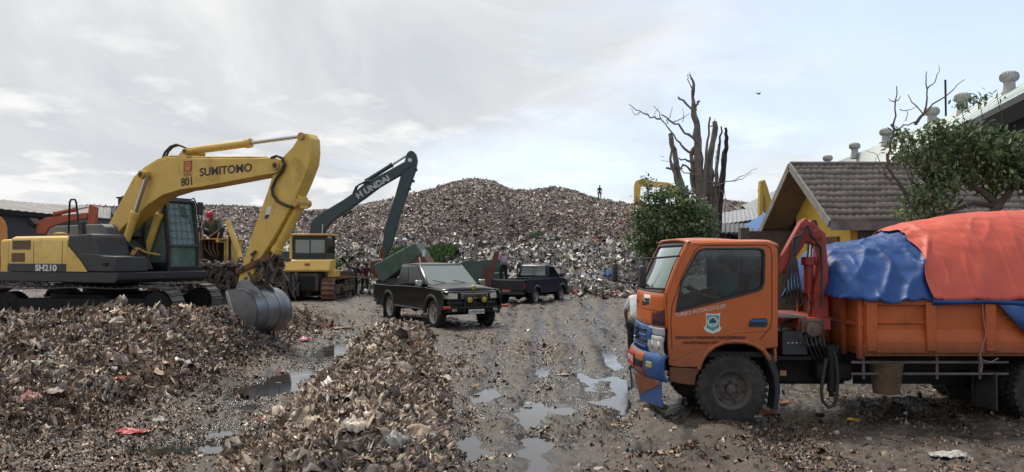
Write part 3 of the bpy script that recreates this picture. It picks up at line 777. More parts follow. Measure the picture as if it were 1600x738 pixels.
# ================================================================== the yellow excavator
def yellow_excavator():
    loc = (-9.9, 19.0, 0.40); A = -25
    fr = Frame(loc, A)
    ex = thing('excavator', 'large yellow excavator with grey steel bucket resting on the brown rubbish heap', 'excavator', loc, A)
    # crawlers, turned back to face along the yard
    for y0, y1 in ((-1.40, -0.80), (0.80, 1.40)):
        crawler(ex, y0, y1, 3.5, 0.88, TRK, DKM, yaw=24)
    MB().prismy([(-1.0, -0.9), (0.9, -0.9), (0.9, 0.9), (-1.0, 0.9)], 0.35, 0.72).cyl((0, 0, 0.7), (0, 0, 1.02), 0.62, n=32).build('undercarriage', DKM, ex, bevel=0.03)
    # upper frame
    MB().prism([(-2.45, 1.0), (1.75, 1.0), (1.85, 1.08), (1.85, 1.24), (-2.55, 1.24)], -1.27, 1.27).build('turntable_deck', BLK, ex, bevel=0.02)
    # counterweight: rounded rear
    m = MB()
    out_ = [(-2.0, -1.27), (-2.35, -1.25), (-2.62, -1.0), (-2.72, -0.5), (-2.75, 0), (-2.72, 0.5), (-2.62, 1.0), (-2.35, 1.25), (-2.0, 1.27)]
    m.prismy(out_, 1.02, 2.02).build('counterweight', YEL, ex, bevel=0.07, seg=3)
    # engine house with rounded shoulder
    y = -1.262
    m = MB()
    prof = [(-1.27, 1.24), (-1.27, 1.95), (-1.22, 2.04), (-1.12, 2.09), (1.12, 2.09), (1.22, 2.04), (1.27, 1.95), (1.27, 1.24)]
    P = [(x, a_, b_) for x in (-1.98, 0.15) for a_, b_ in prof]
    n = len(prof)
    m.add(P, [tuple(range(n)), tuple(range(2 * n - 1, n - 1, -1))] + [((k + 1) % n, k, n + k, n + (k + 1) % n) for k in range(n)])
    hs_ = m.build('engine_house', YEL, ex, bevel=0.02)
    for xs in (-1.05, -0.02): MB().bx(xs - 0.006, xs + 0.006, -1.274, -1.268, 1.26, 1.96).build('panel_seam', BLK, hs_, smooth=0)
    for x0, x1, z0, z1 in ((-1.85, -1.17, 1.78, 1.98), (-1.88, -1.38, 1.48, 1.68)):
        m = MB()
        for k in range(9):
            zz = z0 + (z1 - z0) * k / 8
            m.bx(x0, x1, -1.285, -1.268, zz - 0.007, zz + 0.007)
        m.bx(x0, x1, -1.273, -1.269, z0, z1)
        m.build('vent_grille', M_('grille_brown', (0.16, 0.10, 0.04), 0.6), hs_, smooth=0)
    MB().bx(-2.0, 0.15, -1.292, -1.272, 1.245, 1.43).build('lower_trim_band', BLK, ex, bevel=0.008)
    lettering('SH210', 0.20, WHT, ex, textplane((-0.95, -1.296, 1.265), (1, 0, 0), (0, 0, 1)), bold=0.008, sx=1.45)
    # dark front right side: tank cover with yellow flash
    MB().prism([(0.16, 1.245), (0.16, 2.09), (0.95, 2.12), (1.05, 2.02), (1.22, 1.62), (1.75, 1.60), (1.80, 1.245)], -1.26, -0.42).build('tank_cover', BLK, ex, bevel=0.035)
    MB().prism([(0.14, 1.25), (0.14, 1.86), (0.24, 1.80), (0.62, 1.50), (0.86, 1.25)], -1.285, -1.262).build('yellow_flash', YEL, ex, bevel=0.006)
    MB().bx(1.38, 1.52, -1.30, -1.262, 1.40, 1.46).build('latch', DKM, ex, bevel=0.01)
    m = MB(); m.prism([(0.62, 1.66), (1.72, 1.60), (1.72, 1.615), (0.62, 1.675)], -1.268, -1.262); m.build('panel_edge', GRYM, ex)
    # engine hood behind
    MB().prism([(-1.72, 2.09), (-1.55, 2.30), (-1.35, 2.36), (0.35, 2.38), (0.5, 2.30), (0.55, 2.09)], -0.55, 1.0).build('engine_hood', GRYM, ex, bevel=0.03)
    # handrail loop
    r1 = fr.p3(107, 365, -1.1); r2 = fr.p3(109, 316, -1.1); r3 = fr.p3(119, 316, -1.1); r4 = fr.p3(123, 350, -1.1); r5 = fr.p3(141, 392, -1.1)
    r2b = fr.p3(111, 312, -1.1); r3b = fr.p3(117, 312, -1.1)
    MB().tube([r1, r2, r2b, r3b, r3, r4, r5], 0.022, 8).build('handrail', DKM, ex)
    MB().tube([fr.p3(107, 348, -1.1), fr.p3(123, 348, -1.1)], 0.014, 6).build('handrail', DKM, ex)
    MB().prism([(0.30, 2.1), (0.28, 2.42), (0.40, 2.42), (0.46, 2.1)], -1.12, -1.0).build('rail_bracket', BLK, ex, bevel=0.01)
    MB().ball(fr.p3(94, 366, -0.9), (0.2, 0.12, 0.05)).build('oily_rag', M_('rag', (0.35, 0.24, 0.10), 0.9, vary=0.4, scale=9), ex)
    MB().bx(-0.1, 0.9, -0.42, 0.30, 1.24, 1.95).build('pump_box', DKM, ex, bevel=0.02)
    m = MB()
    for k in range(5):
        yy = -0.36 + 0.06 * k
        m.tube([(1.55, yy, 1.3), (1.30, yy, 1.75), (0.95, yy, 1.98), (0.55, yy, 1.9)], 0.024, 7)
    m.build('hydraulic_hoses', BLK, ex); 
    # ---- cab on the left side
    cx0, cx1, cy0, cy1, cz0, cz1 = -0.35, 1.47, 0.42, 1.34, 1.24, 3.06
    cab = MB()
    cab.bx(cx0, cx1, cy0, cy1, cz0, cz0 + 0.10)
    side = [(cx0, cz0), (cx1, cz0), (cx1, 1.85), (cx1 - 0.16, cz1 - 0.12), (cx1 - 0.30, cz1), (cx0, cz1)]
    h1_ = [(cx0 + 0.10, 1.95), (0.52, 1.95), (0.52, cz1 - 0.14), (cx0 + 0.10, cz1 - 0.14)]
    h2_ = [(0.62, 1.45), (cx1 - 0.10, 1.45), (cx1 - 0.10, 1.87), (cx1 - 0.26, cz1 - 0.14), (0.62, cz1 - 0.14)]
    cab.prism(side, cy0, cy0 + 0.05, [h1_, h2_]); cab.prism(side, cy1 - 0.05, cy1, [h1_, h2_])
    cab.bx(cx0, cx0 + 0.06, cy0, cy1, cz0, 1.95).bx(cx0, cx0 + 0.06, cy0, cy1, cz1 - .15, cz1).bx(cx0, cx0 + .06, cy0, cy0 + .08, 1.95, cz1 - .15).bx(cx0, cx0 + .06, cy1 - .08, cy1, 1.95, cz1 - .15)
    cab.bx(cx0, cx1 - 0.28, cy0, cy1, cz1 - 0.06, cz1 + 0.02)
    for yy in (cy0, cy1 - 0.06):
        cab.bar((cx1 - 0.03, yy + 0.03, 1.85), (cx1 - 0.19, yy + 0.03, cz1 - 0.1), 0.07, 0.08); cab.bar((cx1 - 0.03, yy + 0.03, cz0), (cx1 - 0.03, yy + 0.03, 1.9), 0.07, 0.08)
    cab.bx(cx1 - 0.05, cx1, cy0, cy1, 1.84, 1.90); cab.bar((cx1 - 0.20, cy0, cz1 - 0.08), (cx1 - 0.20, cy1, cz1 - 0.08), 0.10, 0.10)
    cb = cab.build('cab', BLK, ex, bevel=0.012)
    g_ = MB(); g_.add([(cx1 - 0.03, cy0 + .05, 1.9), (cx1 - 0.03, cy1 - .05, 1.9), (cx1 - 0.19, cy1 - .05, cz1 - .12), (cx1 - 0.19, cy0 + .05, cz1 - .12)], [(0, 1, 2, 3)])
    g_.build('windscreen', GL_CAB, cb, smooth=0, solid=0.008)
    MB().bx(cx1 - 0.035, cx1 - 0.025, cy0 + .05, cy1 - .05, 1.32, 1.84).build('lower_window', GL_CAB, cb)
    MB().bx(0.62, cx1 - 0.10, cy0 + 0.02, cy0 + 0.028, 1.45, 2.84).bx(cx0 + .1, .52, cy0 + 0.02, cy0 + 0.028, 1.95, 2.84).build('side_window', GL_CAB, cb)
    gm = MB()      # stone guard mesh
    for k in range(6):
        yy = cy0 + 0.06 + (cy1 - cy0 - 0.12) * k / 5
        gm.tube([(cx1 + 0.05, yy, 1.88), (cx1 - 0.12, yy, cz1 - 0.08)], 0.006, 5)
    for k in range(7):
        t_ = k / 6; gm.tube([(cx1 + 0.05 - 0.17 * t_, cy0 + 0.04, 1.88 + 1.10 * t_), (cx1 + 0.05 - 0.17 * t_, cy1 - 0.04, 1.88 + 1.10 * t_ + .02 * math.sin(k * 5))], 0.006, 5)
    gm.tube([(cx1 + 0.05, cy0 + .02, 1.35), (cx1 + 0.05, cy0 + .02, 1.88), (cx1 - 0.12, cy0 + .02, cz1 - 0.08), (cx1 - 0.12, cy1 - .02, cz1 - 0.08), (cx1 + 0.05, cy1 - .02, 1.88), (cx1 + 0.05, cy1 - .02, 1.35), (cx1 + 0.05, cy0 + .02, 1.35)], 0.016, 6)
    gm.tube([(cx1 + 0.05, cy0 + .02, 1.86), (cx1 + 0.05, cy1 - .02, 1.86)], 0.02, 6)
    gm.build('window_guard', plain('guard_wire', (0.05, 0.05, 0.05), 0.5), cb)
    MB().bx(0.1, 0.65, 0.62, 1.12, 1.35, 1.75).bx(0.0, 0.15, 0.62, 1.12, 1.7, 2.35).build('operator_seat', SEATM, cb, bevel=0.05)
    MB().bx(cx0 - 0.05, cx0 + 0.35, cy0 - 0.02, cy1, cz1 + 0.02, cz1 + 0.06).build('roof_hatch', BLK, cb, bevel=0.01)
    m = MB(); m.tube([(cx1 - 0.35, cy1 + .02, cz1 - 0.02), (cx1 - 0.2, cy1 + .02, cz1 + 0.04), (cx1 - 0.08, cy1 + .02, cz1 - 0.15), (cx1 + 0.03, cy1 + .02, 2.3), (cx1 + 0.1, cy1 + .02, 1.5)], 0.018, 7); m.build('grab_rail', BLK, cb)
    m = MB(); m.tube([(cx1 + 0.05, cy1, 2.35), (cx1 + 0.1, cy1 + 0.02, 2.62), (cx1 + 0.1, cy1 - 0.05, 2.70)], 0.016, 7)
    mr = m.build('mirror_arm', BLK, cb); MB().bx(cx1 + 0.10, cx1 + 0.15, cy1 - 0.16, cy1 + 0.02, 2.66, 2.98).build('mirror', BLK, mr, bevel=0.03)
    MB().tube([(cx0 + 0.03, cy0 + .1, cz1), (cx0 + 0.03, cy0 + .1, cz1 + .08), (cx0 + .25, cy0 + .1, cz1 + .09), (cx0 + .3, cy0 + .1, cz1)], 0.014, 6).build('roof_grab_rail', BLK, cb)
    # ---- boom
    by = 0.23
    top = [(163, 387), (157, 377), (171, 349), (194, 304), (208, 278), (225, 263), (245, 251), (265, 245.5), (308, 247.5), (399, 247.5), (424, 246), (436, 250), (440.5, 258), (437, 266), (430, 271)]
    bot = [(424, 272), (396, 277), (316, 292), (282, 296.5), (254, 305), (231, 320), (217, 333), (201, 346), (176, 372)]
    poly = fr.poly(top + bot, -by)
    bo = MB().prism(poly, -by, by).build('boom', YEL, ex, bevel=0.018)
    # flange lines along the edges
    for (px, py), rr_ in (((230.5, 274), 0.10), ((432, 259), 0.10), ((291, 237), 0.07)):
        c = fr.p3(px, py, -by); pm = MB(); pin(pm, (c.x, 0, c.z), rr_, by + (0.20 if px == 230.5 else 0.05)); pm.build('pin', YELD, bo, bevel=0.01)
        pm = MB(); pin(pm, (c.x, 0, c.z), rr_ * 0.55, by + (0.215 if px == 230.5 else 0.065)); pm.build('pin_cap', BLK, bo)
    MB().prism(fr.poly([(276, 246), (287, 231), (296, 231), (300, 247)], -0.12), -0.12, 0.12).build('cylinder_bracket', YEL, bo, bevel=0.01)
    edge = fr.poly([(176, 346), (194, 303), (208, 277), (225, 262), (245, 250), (265, 244.5), (308, 246.5), (412, 246.5)], -by)
    MB().tube([(x, -by + 0.05, z + 0.012) for x, z in edge], 0.022, 7).build('pipe', YEL, bo)
    MB().tube([(x, -by + 0.14, z + 0.014) for x, z in edge], 0.022, 7).build('pipe', YEL, bo)
    h = [fr.p3(*q, -0.1) for q in ((253, 250), (258, 238), (267, 229), (276, 226), (286, 229), (295, 233))]
    h2 = [fr.p3(*q, 0.05) for q in ((258, 249), (263, 237), (270, 230), (279, 227), (289, 230), (297, 233))]
    MB().tube(h, 0.028, 8).build('hose', BLK, bo); MB().tube(h2, 0.028, 8).build('hose', BLK, bo)
    p0, p1 = fr.p3(312, 275.5, -by), fr.p3(391, 268, -by)
    lettering('SUMITOMO', 0.255, INKB, bo, textplane((p0.x, -by - 0.004, p0.z), (p1.x - p0.x, 0, p1.z - p0.z), (0, 0, 1)), bold=0.006, sx=1.18)
    p0 = fr.p3(283, 291, -by); lettering('801', 0.255, INKB, bo, textplane((p0.x, -by - 0.004, p0.z), (1, 0, 0.06), (0, 0, 1)), bold=0.006, sx=1.05)
    p0 = fr.p3(287, 276.5, -by); lettering('RRA', 0.135, M_('faded_ink', (0.25, 0.13, 0.05)), bo, textplane((p0.x, -by - 0.004, p0.z), (1, 0, 0.04), (0, 0, 1)), sx=1.0)
    q = fr.p3(287, 253, -by); e_ = MB(); z0_ = q.z - 0.24
    redf = M_('faded_red', (0.38, 0.055, 0.035), 0.6); yl = -by - 0.004
    e_.prism([(q.x, z0_), (q.x + 0.27, z0_ + 0.01), (q.x + 0.27, z0_ + 0.26), (q.x, z0_ + 0.25)], yl, -by)
    em = e_.build('emblem', redf, bo, smooth=0)
    e_ = MB(); e_.lathe([(0.075, 0), (0.085, 0.002), (0.062, 0.003)], (q.x + 0.135, yl - 0.0002, z0_ + 0.14), (0, -1, 0), 20)
    e_.bx(q.x + .05, q.x + .22, yl - 0.003, yl - 0.001, z0_ + 0.035, z0_ + 0.055); e_.bx(q.x + .11, q.x + .16, yl - 0.003, yl - 0.001, z0_ + 0.055, z0_ + 0.16)
    e_.build('emblem_mark', YEL, em, smooth=0)
    # boom cylinders
    for s_ in (-1, 1):
        yy = s_ * 0.335
        a = fr.p3(183, 420, -0.335); b = fr.p3(230.5, 274, -0.335)
        cylinder(ex, (a.x, yy, a.z), (b.x, yy, b.z), 0.088, 0.60, YEL)
    m = MB(); c = fr.p3(199, 392, -0.43)
    for k in range(3): m.tube([(c.x + 0.06 + k * 0.06, -0.40, c.z - 0.1), (c.x + 0.14 + 0.06 * k, -0.35, c.z + 0.06), (c.x + 0.22 + 0.06 * k, -0.2, c.z - 0.04), (c.x + 0.22 + .06 * k, 0.2, c.z - 0.1)], 0.022, 7)
    m.build('hose_clamps', YELD, ex)
    a = fr.p3(291, 237, 0); b = fr.p3(471.6, 213, 0)
    cylinder(ex, a, b, 0.088, 0.57, YEL, rr=0.5)
    # ---- arm
    ay = 0.17
    ap = [(466, 214), (470, 208.5), (479, 208.5), (484, 216), (485, 236), (483, 256), (471.6, 286), (456, 320), (430, 367), (404, 408), (390, 440), (373, 447), (372, 440), (376, 422), (395, 362), (418, 299), (424, 279), (430, 262), (442, 245), (456, 231), (462, 222)]
    arm = MB().prism(fr.poly(ap, -ay), -ay, ay).build('arm', YEL, ex, bevel=0.015)
    c = fr.p3(471.6, 213, -ay); pm = MB(); pin(pm, (c.x, 0, c.z), 0.08, ay + 0.05); pm.build('pin', YELD, arm, bevel=0.008)
    c = fr.p3(463, 317, -ay); pm = MB(); pin(pm, (c.x, 0, c.z), 0.09, ay + 0.06); pm.build('pin', YELD, arm, bevel=0.008)
    MB().prism(fr.poly([(455, 300), (470, 308), (470, 326), (455, 326)], -0.12), -0.12, 0.12).build('bucket_cylinder_bracket', YEL, arm, bevel=0.01)
    hs = [fr.p3(*q, -ay - 0.05) for q in ((424, 247), (432, 244), (440, 247), (445, 257), (441, 267), (431, 280), (425, 294), (426, 305), (434, 315), (446, 321), (458, 324))]
    MB().tube(hs, 0.032, 9).build('hose', BLK, arm)
    q = fr.p3(413, 331, -ay); s_ = MB().prism([(q.x, q.z - .17), (q.x + .13, q.z - .15), (q.x + .21, q.z + .12), (q.x + .07, q.z + .10)], -ay - 0.004, -ay); s_.build('warning_label', WHT, arm, smooth=0)
    s_ = MB().prism([(q.x + .01, q.z - .16), (q.x + .12, q.z - .145), (q.x + .145, q.z - .06), (q.x + .03, q.z - .075)], -ay - 0.007, -ay - 0.004); s_.build('warning_label', INKB, arm, smooth=0)
    a = fr.p3(464, 318, 0); a.x += 0.12; b = fr.p3(418, 404, 0); b.x += 0.14
    cylinder(ex, a, b, 0.105, 0.86, YEL)
    # linkage, caked with rubbish
    l0 = fr.p3(430, 402, 0); l0.x += 0.02
    for s_ in (-1, 1):
        lk = MB().bar((l0.x, s_ * 0.22, l0.z), fr.p3(378, 425, 0) + Vector((0.05, s_ * 0.22, 0)), 0.05, 0.13).build('linkage', RUST, ex, bevel=0.02)
        MB().bar((l0.x, s_ * 0.15, l0.z), fr.p3(424, 446, 0) + Vector((0.0, s_ * 0.15, 0)), 0.05, 0.15).build('linkage', MUDM, ex, bevel=0.02)
    rm = np.random.default_rng(4); m = MB()
    for k in range(60):
        c = Vector((l0.x + rm.normal(-0.22, 0.22), rm.normal(0, 0.16), l0.z + rm.normal(-0.18, 0.13)))
        d = Vector((rm.normal(0, 0.10), rm.normal(0, 0.08), -abs(rm.normal(0.05, 0.13))))
        m.tube([c, c + d * 0.5 + Vector((rm.normal(0, .03), 0, 0)), c + d], [0.035, 0.045, 0.012], 5)
    m.build('snagged_rubbish', RUBM, ex)
    # ---- bucket
    bw = 0.54
    near = [(353.5, 455), (360, 452), (378, 453), (391, 461), (399, 473), (402, 489), (400, 503), (393, 515), (382, 523), (371, 525)]
    bp = smooth_poly(fr.poly(near, -bw), 4)
    bk = MB()
    bk.prism(bp, -bw, -bw + 0.03); bk.prism(bp, bw - 0.03, bw)
    ins = []
    cxm = sum(p_[0] for p_ in bp) / len(bp); czm = sum(p_[1] for p_ in bp) / len(bp)
    for i in range(len(bp) - 1):
        (x0_, z0_), (x1_, z1_) = bp[i], bp[i + 1]
        sh = lambda x, z: (x + (cxm - x) * 0.05, z + (czm - z) * 0.05)
        a0, a1 = sh(x0_, z0_), sh(x1_, z1_)
        bk.hexa([(a0[0], -bw, a0[1]), (a1[0], -bw, a1[1]), (a1[0], bw, a1[1]), (a0[0], bw, a0[1]), (x0_, -bw, z0_), (x1_, -bw, z1_), (x1_, bw, z1_), (x0_, bw, z0_)])
    bu = bk.build('bucket', STEEL, ex, smooth=28)
    # wear strips and lip
    for yy in (-0.2, 0.16):
        m = MB()
        for i in range(1, len(bp) - 2):
            (x0_, z0_), (x1_, z1_) = bp[i], bp[i + 1]
            o_ = lambda x, z: (x + (x - cxm) * 0.035, z + (z - czm) * 0.035)
            a0, a1 = o_(x0_, z0_), o_(x1_, z1_)
            m.hexa([(x0_, yy, z0_), (x1_, yy, z1_), (x1_, yy + .02, z1_), (x0_, yy + .02, z0_), (a0[0], yy, a0[1]), (a1[0], yy, a1[1]), (a1[0], yy + .02, a1[1]), (a0[0], yy + .02, a0[1])])
        m.build('wear_strip', STEEL, bu)
    m = MB().bar(Vector((bp[0][0] + 0.03, -bw - 0.012, bp[0][1])), Vector((bp[-1][0] + .03, -bw - 0.012, bp[-1][1])), 0.03, 0.09); m.build('side_cutter', M_('bright_edge', (0.4, 0.4, 0.39), 0.35, 0.8), bu, bevel=0.005)
    for k in range(4):
        yy = -bw + 0.12 + k * (2 * bw - 0.24) / 3; x_, z_ = bp[-1]
        MB().hexa([(x_ - .02, yy - .05, z_ - .04), (x_ + .02, yy - .05, z_), (x_ + .02, yy + .05, z_), (x_ - .02, yy + .05, z_ - .04), (x_ - .18, yy - .02, z_ - .02), (x_ - .17, yy - .02, z_ + .01), (x_ - .17, yy + .02, z_ + .01), (x_ - .18, yy + .02, z_ - .02)]).build('tooth', STEEL, bu)
    for s_ in (-0.25, 0.22):
        e0 = fr.poly([(368, 454), (372, 442), (382, 436), (392, 440), (404, 452), (410, 470), (399, 470), (388, 460)], -0.25)
        MB().prism(e0, s_ - 0.025, s_ + 0.025).build('bucket_ear', STEEL, bu, bevel=0.01)
    return ex
yellow_excavator()
# ================================================================== orange dump truck
ORG = M_('orange_paint', (0.52, 0.110, 0.014), 0.36, vary=0.10, dirt=0.34, dcol=(0.20, 0.070, 0.030), dscale=1.7, coat=0.2, scratch=0.35, scol=(0.10, 0.04, 0.02), low=(0.55, 1.25))
ORGB = M_('scuffed_orange_paint', (0.46, 0.095, 0.016), 0.55, vary=0.14, dirt=0.45, dcol=(0.11, 0.045, 0.025), dscale=1.8, scratch=0.45, scol=(0.06, 0.03, 0.02), low=(0.8, 1.05))
BLUP = M_('blue_paint', (0.022, 0.085, 0.26), 0.38, vary=0.12, dirt=0.25, dcol=(0.09, 0.08, 0.075), coat=0.2)
MARN = M_('maroon_paint', (0.055, 0.012, 0.014), 0.45, dirt=0.2)
LENS = M_('headlamp_glass', (0.42, 0.42, 0.40), 0.12, vary=0.35, scale=9, coat=0.8)
TEAL = plain('teal_print', (0.08, 0.26, 0.27), 0.5)
WHP = plain('white_print', (0.60, 0.60, 0.57), 0.5)
def wheel(parent, c, r, w_, rimm, r_rim=0.6, dish=0.05, name='wheel', side=1, lug=True, n_holes=6, dual=False):
    """side: +1 outer face towards +y"""
    c = Vector(c); s = side
    prof = [(r_rim * r, -w_ / 2), (r * 0.90, -w_ / 2), (r * 0.985, -w_ * 0.40), (r, -w_ * 0.30), (r, w_ * 0.30), (r * 0.985, w_ * 0.40), (r * 0.90, w_ / 2), (r * 0.82, w_ * 0.52), (r_rim * r, w_ * 0.46)]
    m = MB().lathe(prof, c, (0, s, 0), 44)
    for k in range(34 if lug else 0):
        a = 2 * PI * k / 34
        for y0, y1, off in ((0.10, 0.48, 0), (-0.48, -0.10, 0.5)):
            aa = a + off * 2 * PI / 34
            d = Vector((math.cos(aa), 0, math.sin(aa))); tt = Vector((-math.sin(aa), 0, math.cos(aa)))
            p = c + d * (r + 0.002)
            m.bar(p + Vector((0, y0 * w_ * s, 0)), p + Vector((0, y1 * w_ * s, 0)) + tt * 0.01, 0.036 * r / 0.4, 0.022 * r / 0.4, up=d)
    wh = m.build(name, RUB, parent, smooth=40)
    rr = r_rim * r
    m = MB().lathe([(rr * 1.02, w_ * 0.47), (rr, w_ * 0.47), (rr * 0.95, w_ * 0.36), (rr * 0.86, w_ * 0.30), (rr * 0.80, w_ * 0.30 - dish), (rr * 0.62, w_ * 0.26 - dish), (rr * 0.50, w_ * 0.34 - dish), (rr * 0.26, w_ * 0.34 - dish), (rr * 0.24, w_ * 0.52 - dish), (rr * 0.17, w_ * 0.56 - dish), (0, w_ * 0.56 - dish)], c, (0, s, 0), 36)
    m.cur = 1
    for k in range(n_holes):
        a = 2 * PI * k / n_holes + 0.2
        q = c + Vector((math.cos(a) * rr * 0.72, s * (w_ * 0.285 - dish), math.sin(a) * rr * 0.72)); m.lathe([(rr * 0.085, 0.0), (rr * 0.085, 0.014), (0, 0.014)], q, (0, s, 0), 12)
    for k in range(6):
        a = 2 * PI * k / 6 + 0.5
        q = c + Vector((math.cos(a) * rr * 0.38, s * (w_ * 0.34 - dish), math.sin(a) * rr * 0.38)); m.cyl(q, q + Vector((0, s * 0.03, 0)), rr * 0.055, n=6)
    m.build('rim', [rimm, BLK], wh, smooth=30)
    return wh

TL = (2.618, 10.03, 0.0)
def orange_truck():
    fr = Frame(TL, 180); W = 0.87
    tr = thing('truck', 'orange dump truck with blue bumper and small red crane behind its cab', 'truck', TL, 180)
    S = lambda px, py, yl=W: fr.xz(px, py, yl)
    # --- cab sides with window openings
    side = [S(*q) for q in ((1077, 379), (1199, 377), (1209, 380), (1215, 389), (1216, 400), (1216, 543), (1192, 546), (1180, 539), (1165, 534.5), (1148, 533), (1131, 535), (1116, 541), (1104, 551), (1096, 564), (1092, 575), (1058, 574), (1045, 571), (1044, 540), (1044, 519), (1042, 490), (1042, 461), (1052, 436))]
    win = [S(*q) for q in ((1057, 487), (1065, 441), (1086, 400), (1092, 392), (1101, 389.5), (1184, 389), (1192, 391), (1194, 398), (1193, 442), (1190, 450), (1183, 454), (1120, 471))]
    sd_ = MB().prism(side, W - 0.045, W, [win]).build('cab_side', ORG, tr, bevel=0.012)
    MB().prism(side, -W, -W + 0.045, [win]).build('cab_side', ORG, tr, bevel=0.012)
    for yy in (W - 0.03, -W + 0.03): MB().prism(win, yy - 0.004, yy + 0.004).build('side_window', GL_DARK if yy > 0 else GL, tr, smooth=0)
    rim_ = [(x, W + 0.004, z) for x, z in win]; MB().tube(rim_ + rim_[:2], 0.014, 7, caps=False).build('window_rubber', BLK, sd_)
    # door shut line, handle, step seam
    dl = [S(*q) for q in ((1050, 545), (1048, 500), (1050, 478), (1066, 430), (1086, 391), (1096, 384), (1196, 383), (1204, 388), (1206, 400), (1206, 500), (1203, 512), (1188, 530))]
    MB().tube([(x, W + 0.0005, z) for x, z in dl], 0.0055, 5).build('door_seam', M_('seam_dark', (0.05, 0.018, 0.01)), sd_)
    MB().tube([(x, W - 0.004, z) for x, z in [S(*q) for q in ((1045, 567), (1075, 552), (1100, 541), (1125, 527), (1150, 520), (1198, 517))]], 0.009, 5).build('body_crease', ORG, sd_)
    hx = [S(*q) for q in ((1169, 511), (1171, 501), (1176, 498), (1196, 497), (1199, 500), (1199, 508), (1196, 511.5))]
    MB().prism(hx, W + 0.001, W + 0.006).build('door_handle', BLK, sd_, bevel=0.003)
    hx = [S(*q) for q in ((1172, 504), (1174, 500), (1196, 499), (1197, 504))]
    MB().prism(hx, W + 0.006, W + 0.022).build('handle_grip', BLUP, sd_, bevel=0.004)
    # wheel arch lip
    al = [S(*q) for q in ((1092, 577), (1096, 564), (1104, 551), (1116, 541), (1131, 535), (1148, 533), (1165, 534.5), (1180, 539), (1193, 547), (1203, 562))]
    MB().tube([(x, W - 0.01, z) for x, z in al], 0.028, 8).build('arch_lip', ORG, sd_)
    # bare filler patch and the torn strip above the arch
    pt = [S(*q) for q in ((1103, 545), (1104, 554), (1112, 547), (1127, 539), (1132, 533), (1120, 537))]
    MB().prism(pt, W - 0.001, W + 0.0035).build('filler_patch', M_('ochre_filler', (0.26, 0.13, 0.03), 0.7, vary=.3), sd_, smooth=0)
    pt = [S(*q) for q in ((1124, 539), (1133, 534), (1160, 532.5), (1174, 537), (1178, 535), (1160, 531), (1135, 531))]
    MB().prism(pt, W + 0.004, W + 0.009).build('torn_strip', BLK, sd_, smooth=0)
    # --- front surfaces: a profile swept across the width with a bulge
    def bulge(t, k): return k * (1 - abs(t) ** 2.6)
    def skin(prof, k0, k1, th, mat, name, parent=tr, y0=-W, y1=W, nv=25, off=0.0):
        pr = [S(*q) for q in prof]
        m = MB()
        def fn(u, v_):
            s_ = u * (len(pr) - 1); i = min(int(s_), len(pr) - 2); f = s_ - i
            x = pr[i][0] * (1 - f) + pr[i + 1][0] * f; z = pr[i][1] * (1 - f) + pr[i + 1][1] * f
            y = y0 + (y1 - y0) * v_; t = y / W
            return (x + bulge(t, k0 + (k1 - k0) * u) + off, y, z)
        return m.grid(fn, 3 * len(pr), nv).build(name, mat, parent, solid=th, smooth=60)
    ws = skin([(1077, 381), (1070, 392), (1052, 437), (1045, 456)], 0.05, 0.13, 0.012, GL_CAB, 'windscreen', y0=-W + 0.06, y1=W - 0.06, off=-0.012)
    for s_ in (1, -1):
        m = MB(); m.tube([(x + 0.005, s_ * (W - 0.03), z) for x, z in [S(*q) for q in ((1077, 381), (1060, 415), (1043, 459))]], 0.035, 8); m.build('windscreen_pillar', ORG, tr)
        m = MB(); m.tube([(x + 0.028, s_ * (W - 0.08), z) for x, z in [S(*q) for q in ((1075, 383), (1057, 420), (1043, 459))]], 0.013, 6); m.build('windscreen_rubber', BLK, ws)
    skin([(1078, 378), (1075, 384)], 0.05, 0.06, 0.03, BLK, 'windscreen_header', off=0.0)
    fp = skin([(1043, 457), (1040, 464), (1041, 490), (1042, 514)], 0.135, 0.17, 0.02, ORG, 'front_panel')
    for (a_, b_, mt) in (((1041, 474), (1041.3, 482), MARN),):
        for (y0, y1) in ((-0.66, -0.40), (-0.3, -0.1), (0.12, 0.34)): skin([a_, b_], 0.15, 0.155, 0.006, mt, 'painted_stripe', fp, y0, y1, 5, off=0.0125)
    skin([(1041, 470), (1042, 511)], 0.145, 0.168, 0.006, MARN, 'maroon_corner', fp, 0.56, W - 0.005, 6, off=0.012)
    skin([(1041, 486.5), (1041, 487.5)], 0.155, 0.155, 0.006, BLK, 'panel_gap', fp, -W + .02, W - .02, 16, off=0.0115)
    # cowl with wipers
    skin([(1046, 452), (1042, 459)], 0.125, 0.14, 0.02, BLK, 'cowl', y0=-W + .05, y1=W - .05, off=0.004)
    for y0, y1 in ((0.55, -0.1), (-0.05, -0.65)):
        x, z = S(1043, 457); MB().tube([(x + 0.10, y0, z - 0.02), (x + 0.12 , (y0 + y1) / 2, z + 0.07), (x + .09, y1, z + 0.05)], 0.012, 6).build('wiper', BLK, tr)
    # grille
    gr = skin([(1043, 513), (1040, 525), (1041, 545), (1046, 560)], 0.175, 0.165, 0.02, BLUP, 'grille_surround', y0=-0.60, y1=0.60, off=0.012)
    for k in range(4): skin([(1041, 520 + k * 9), (1041, 523 + k * 9)], 0.17, 0.17, 0.02, BLUP if k % 2 else DKM, 'grille_slat', gr, -0.46, 0.46, 12, off=0.03)
    x, z = S(1041, 528); bx_ = x + 0.22
    lg = MB().lathe([(0.10, 0), (0.10, 0.012), (0.082, 0.018), (0.078, 0.006), (0, 0.006)], (bx_, 0, z), (1, 0, 0), 24)
    lg.build('badge', M_('badge_blue', (0.03, 0.06, 0.13), 0.3, 0.5), gr)
    lettering('H', 0.13, BLUP, gr, textplane((bx_ + 0.012, -0.045, z - 0.05), (0, 1, 0), (0, 0, 1)), bold=0.006, name='badge_mark')
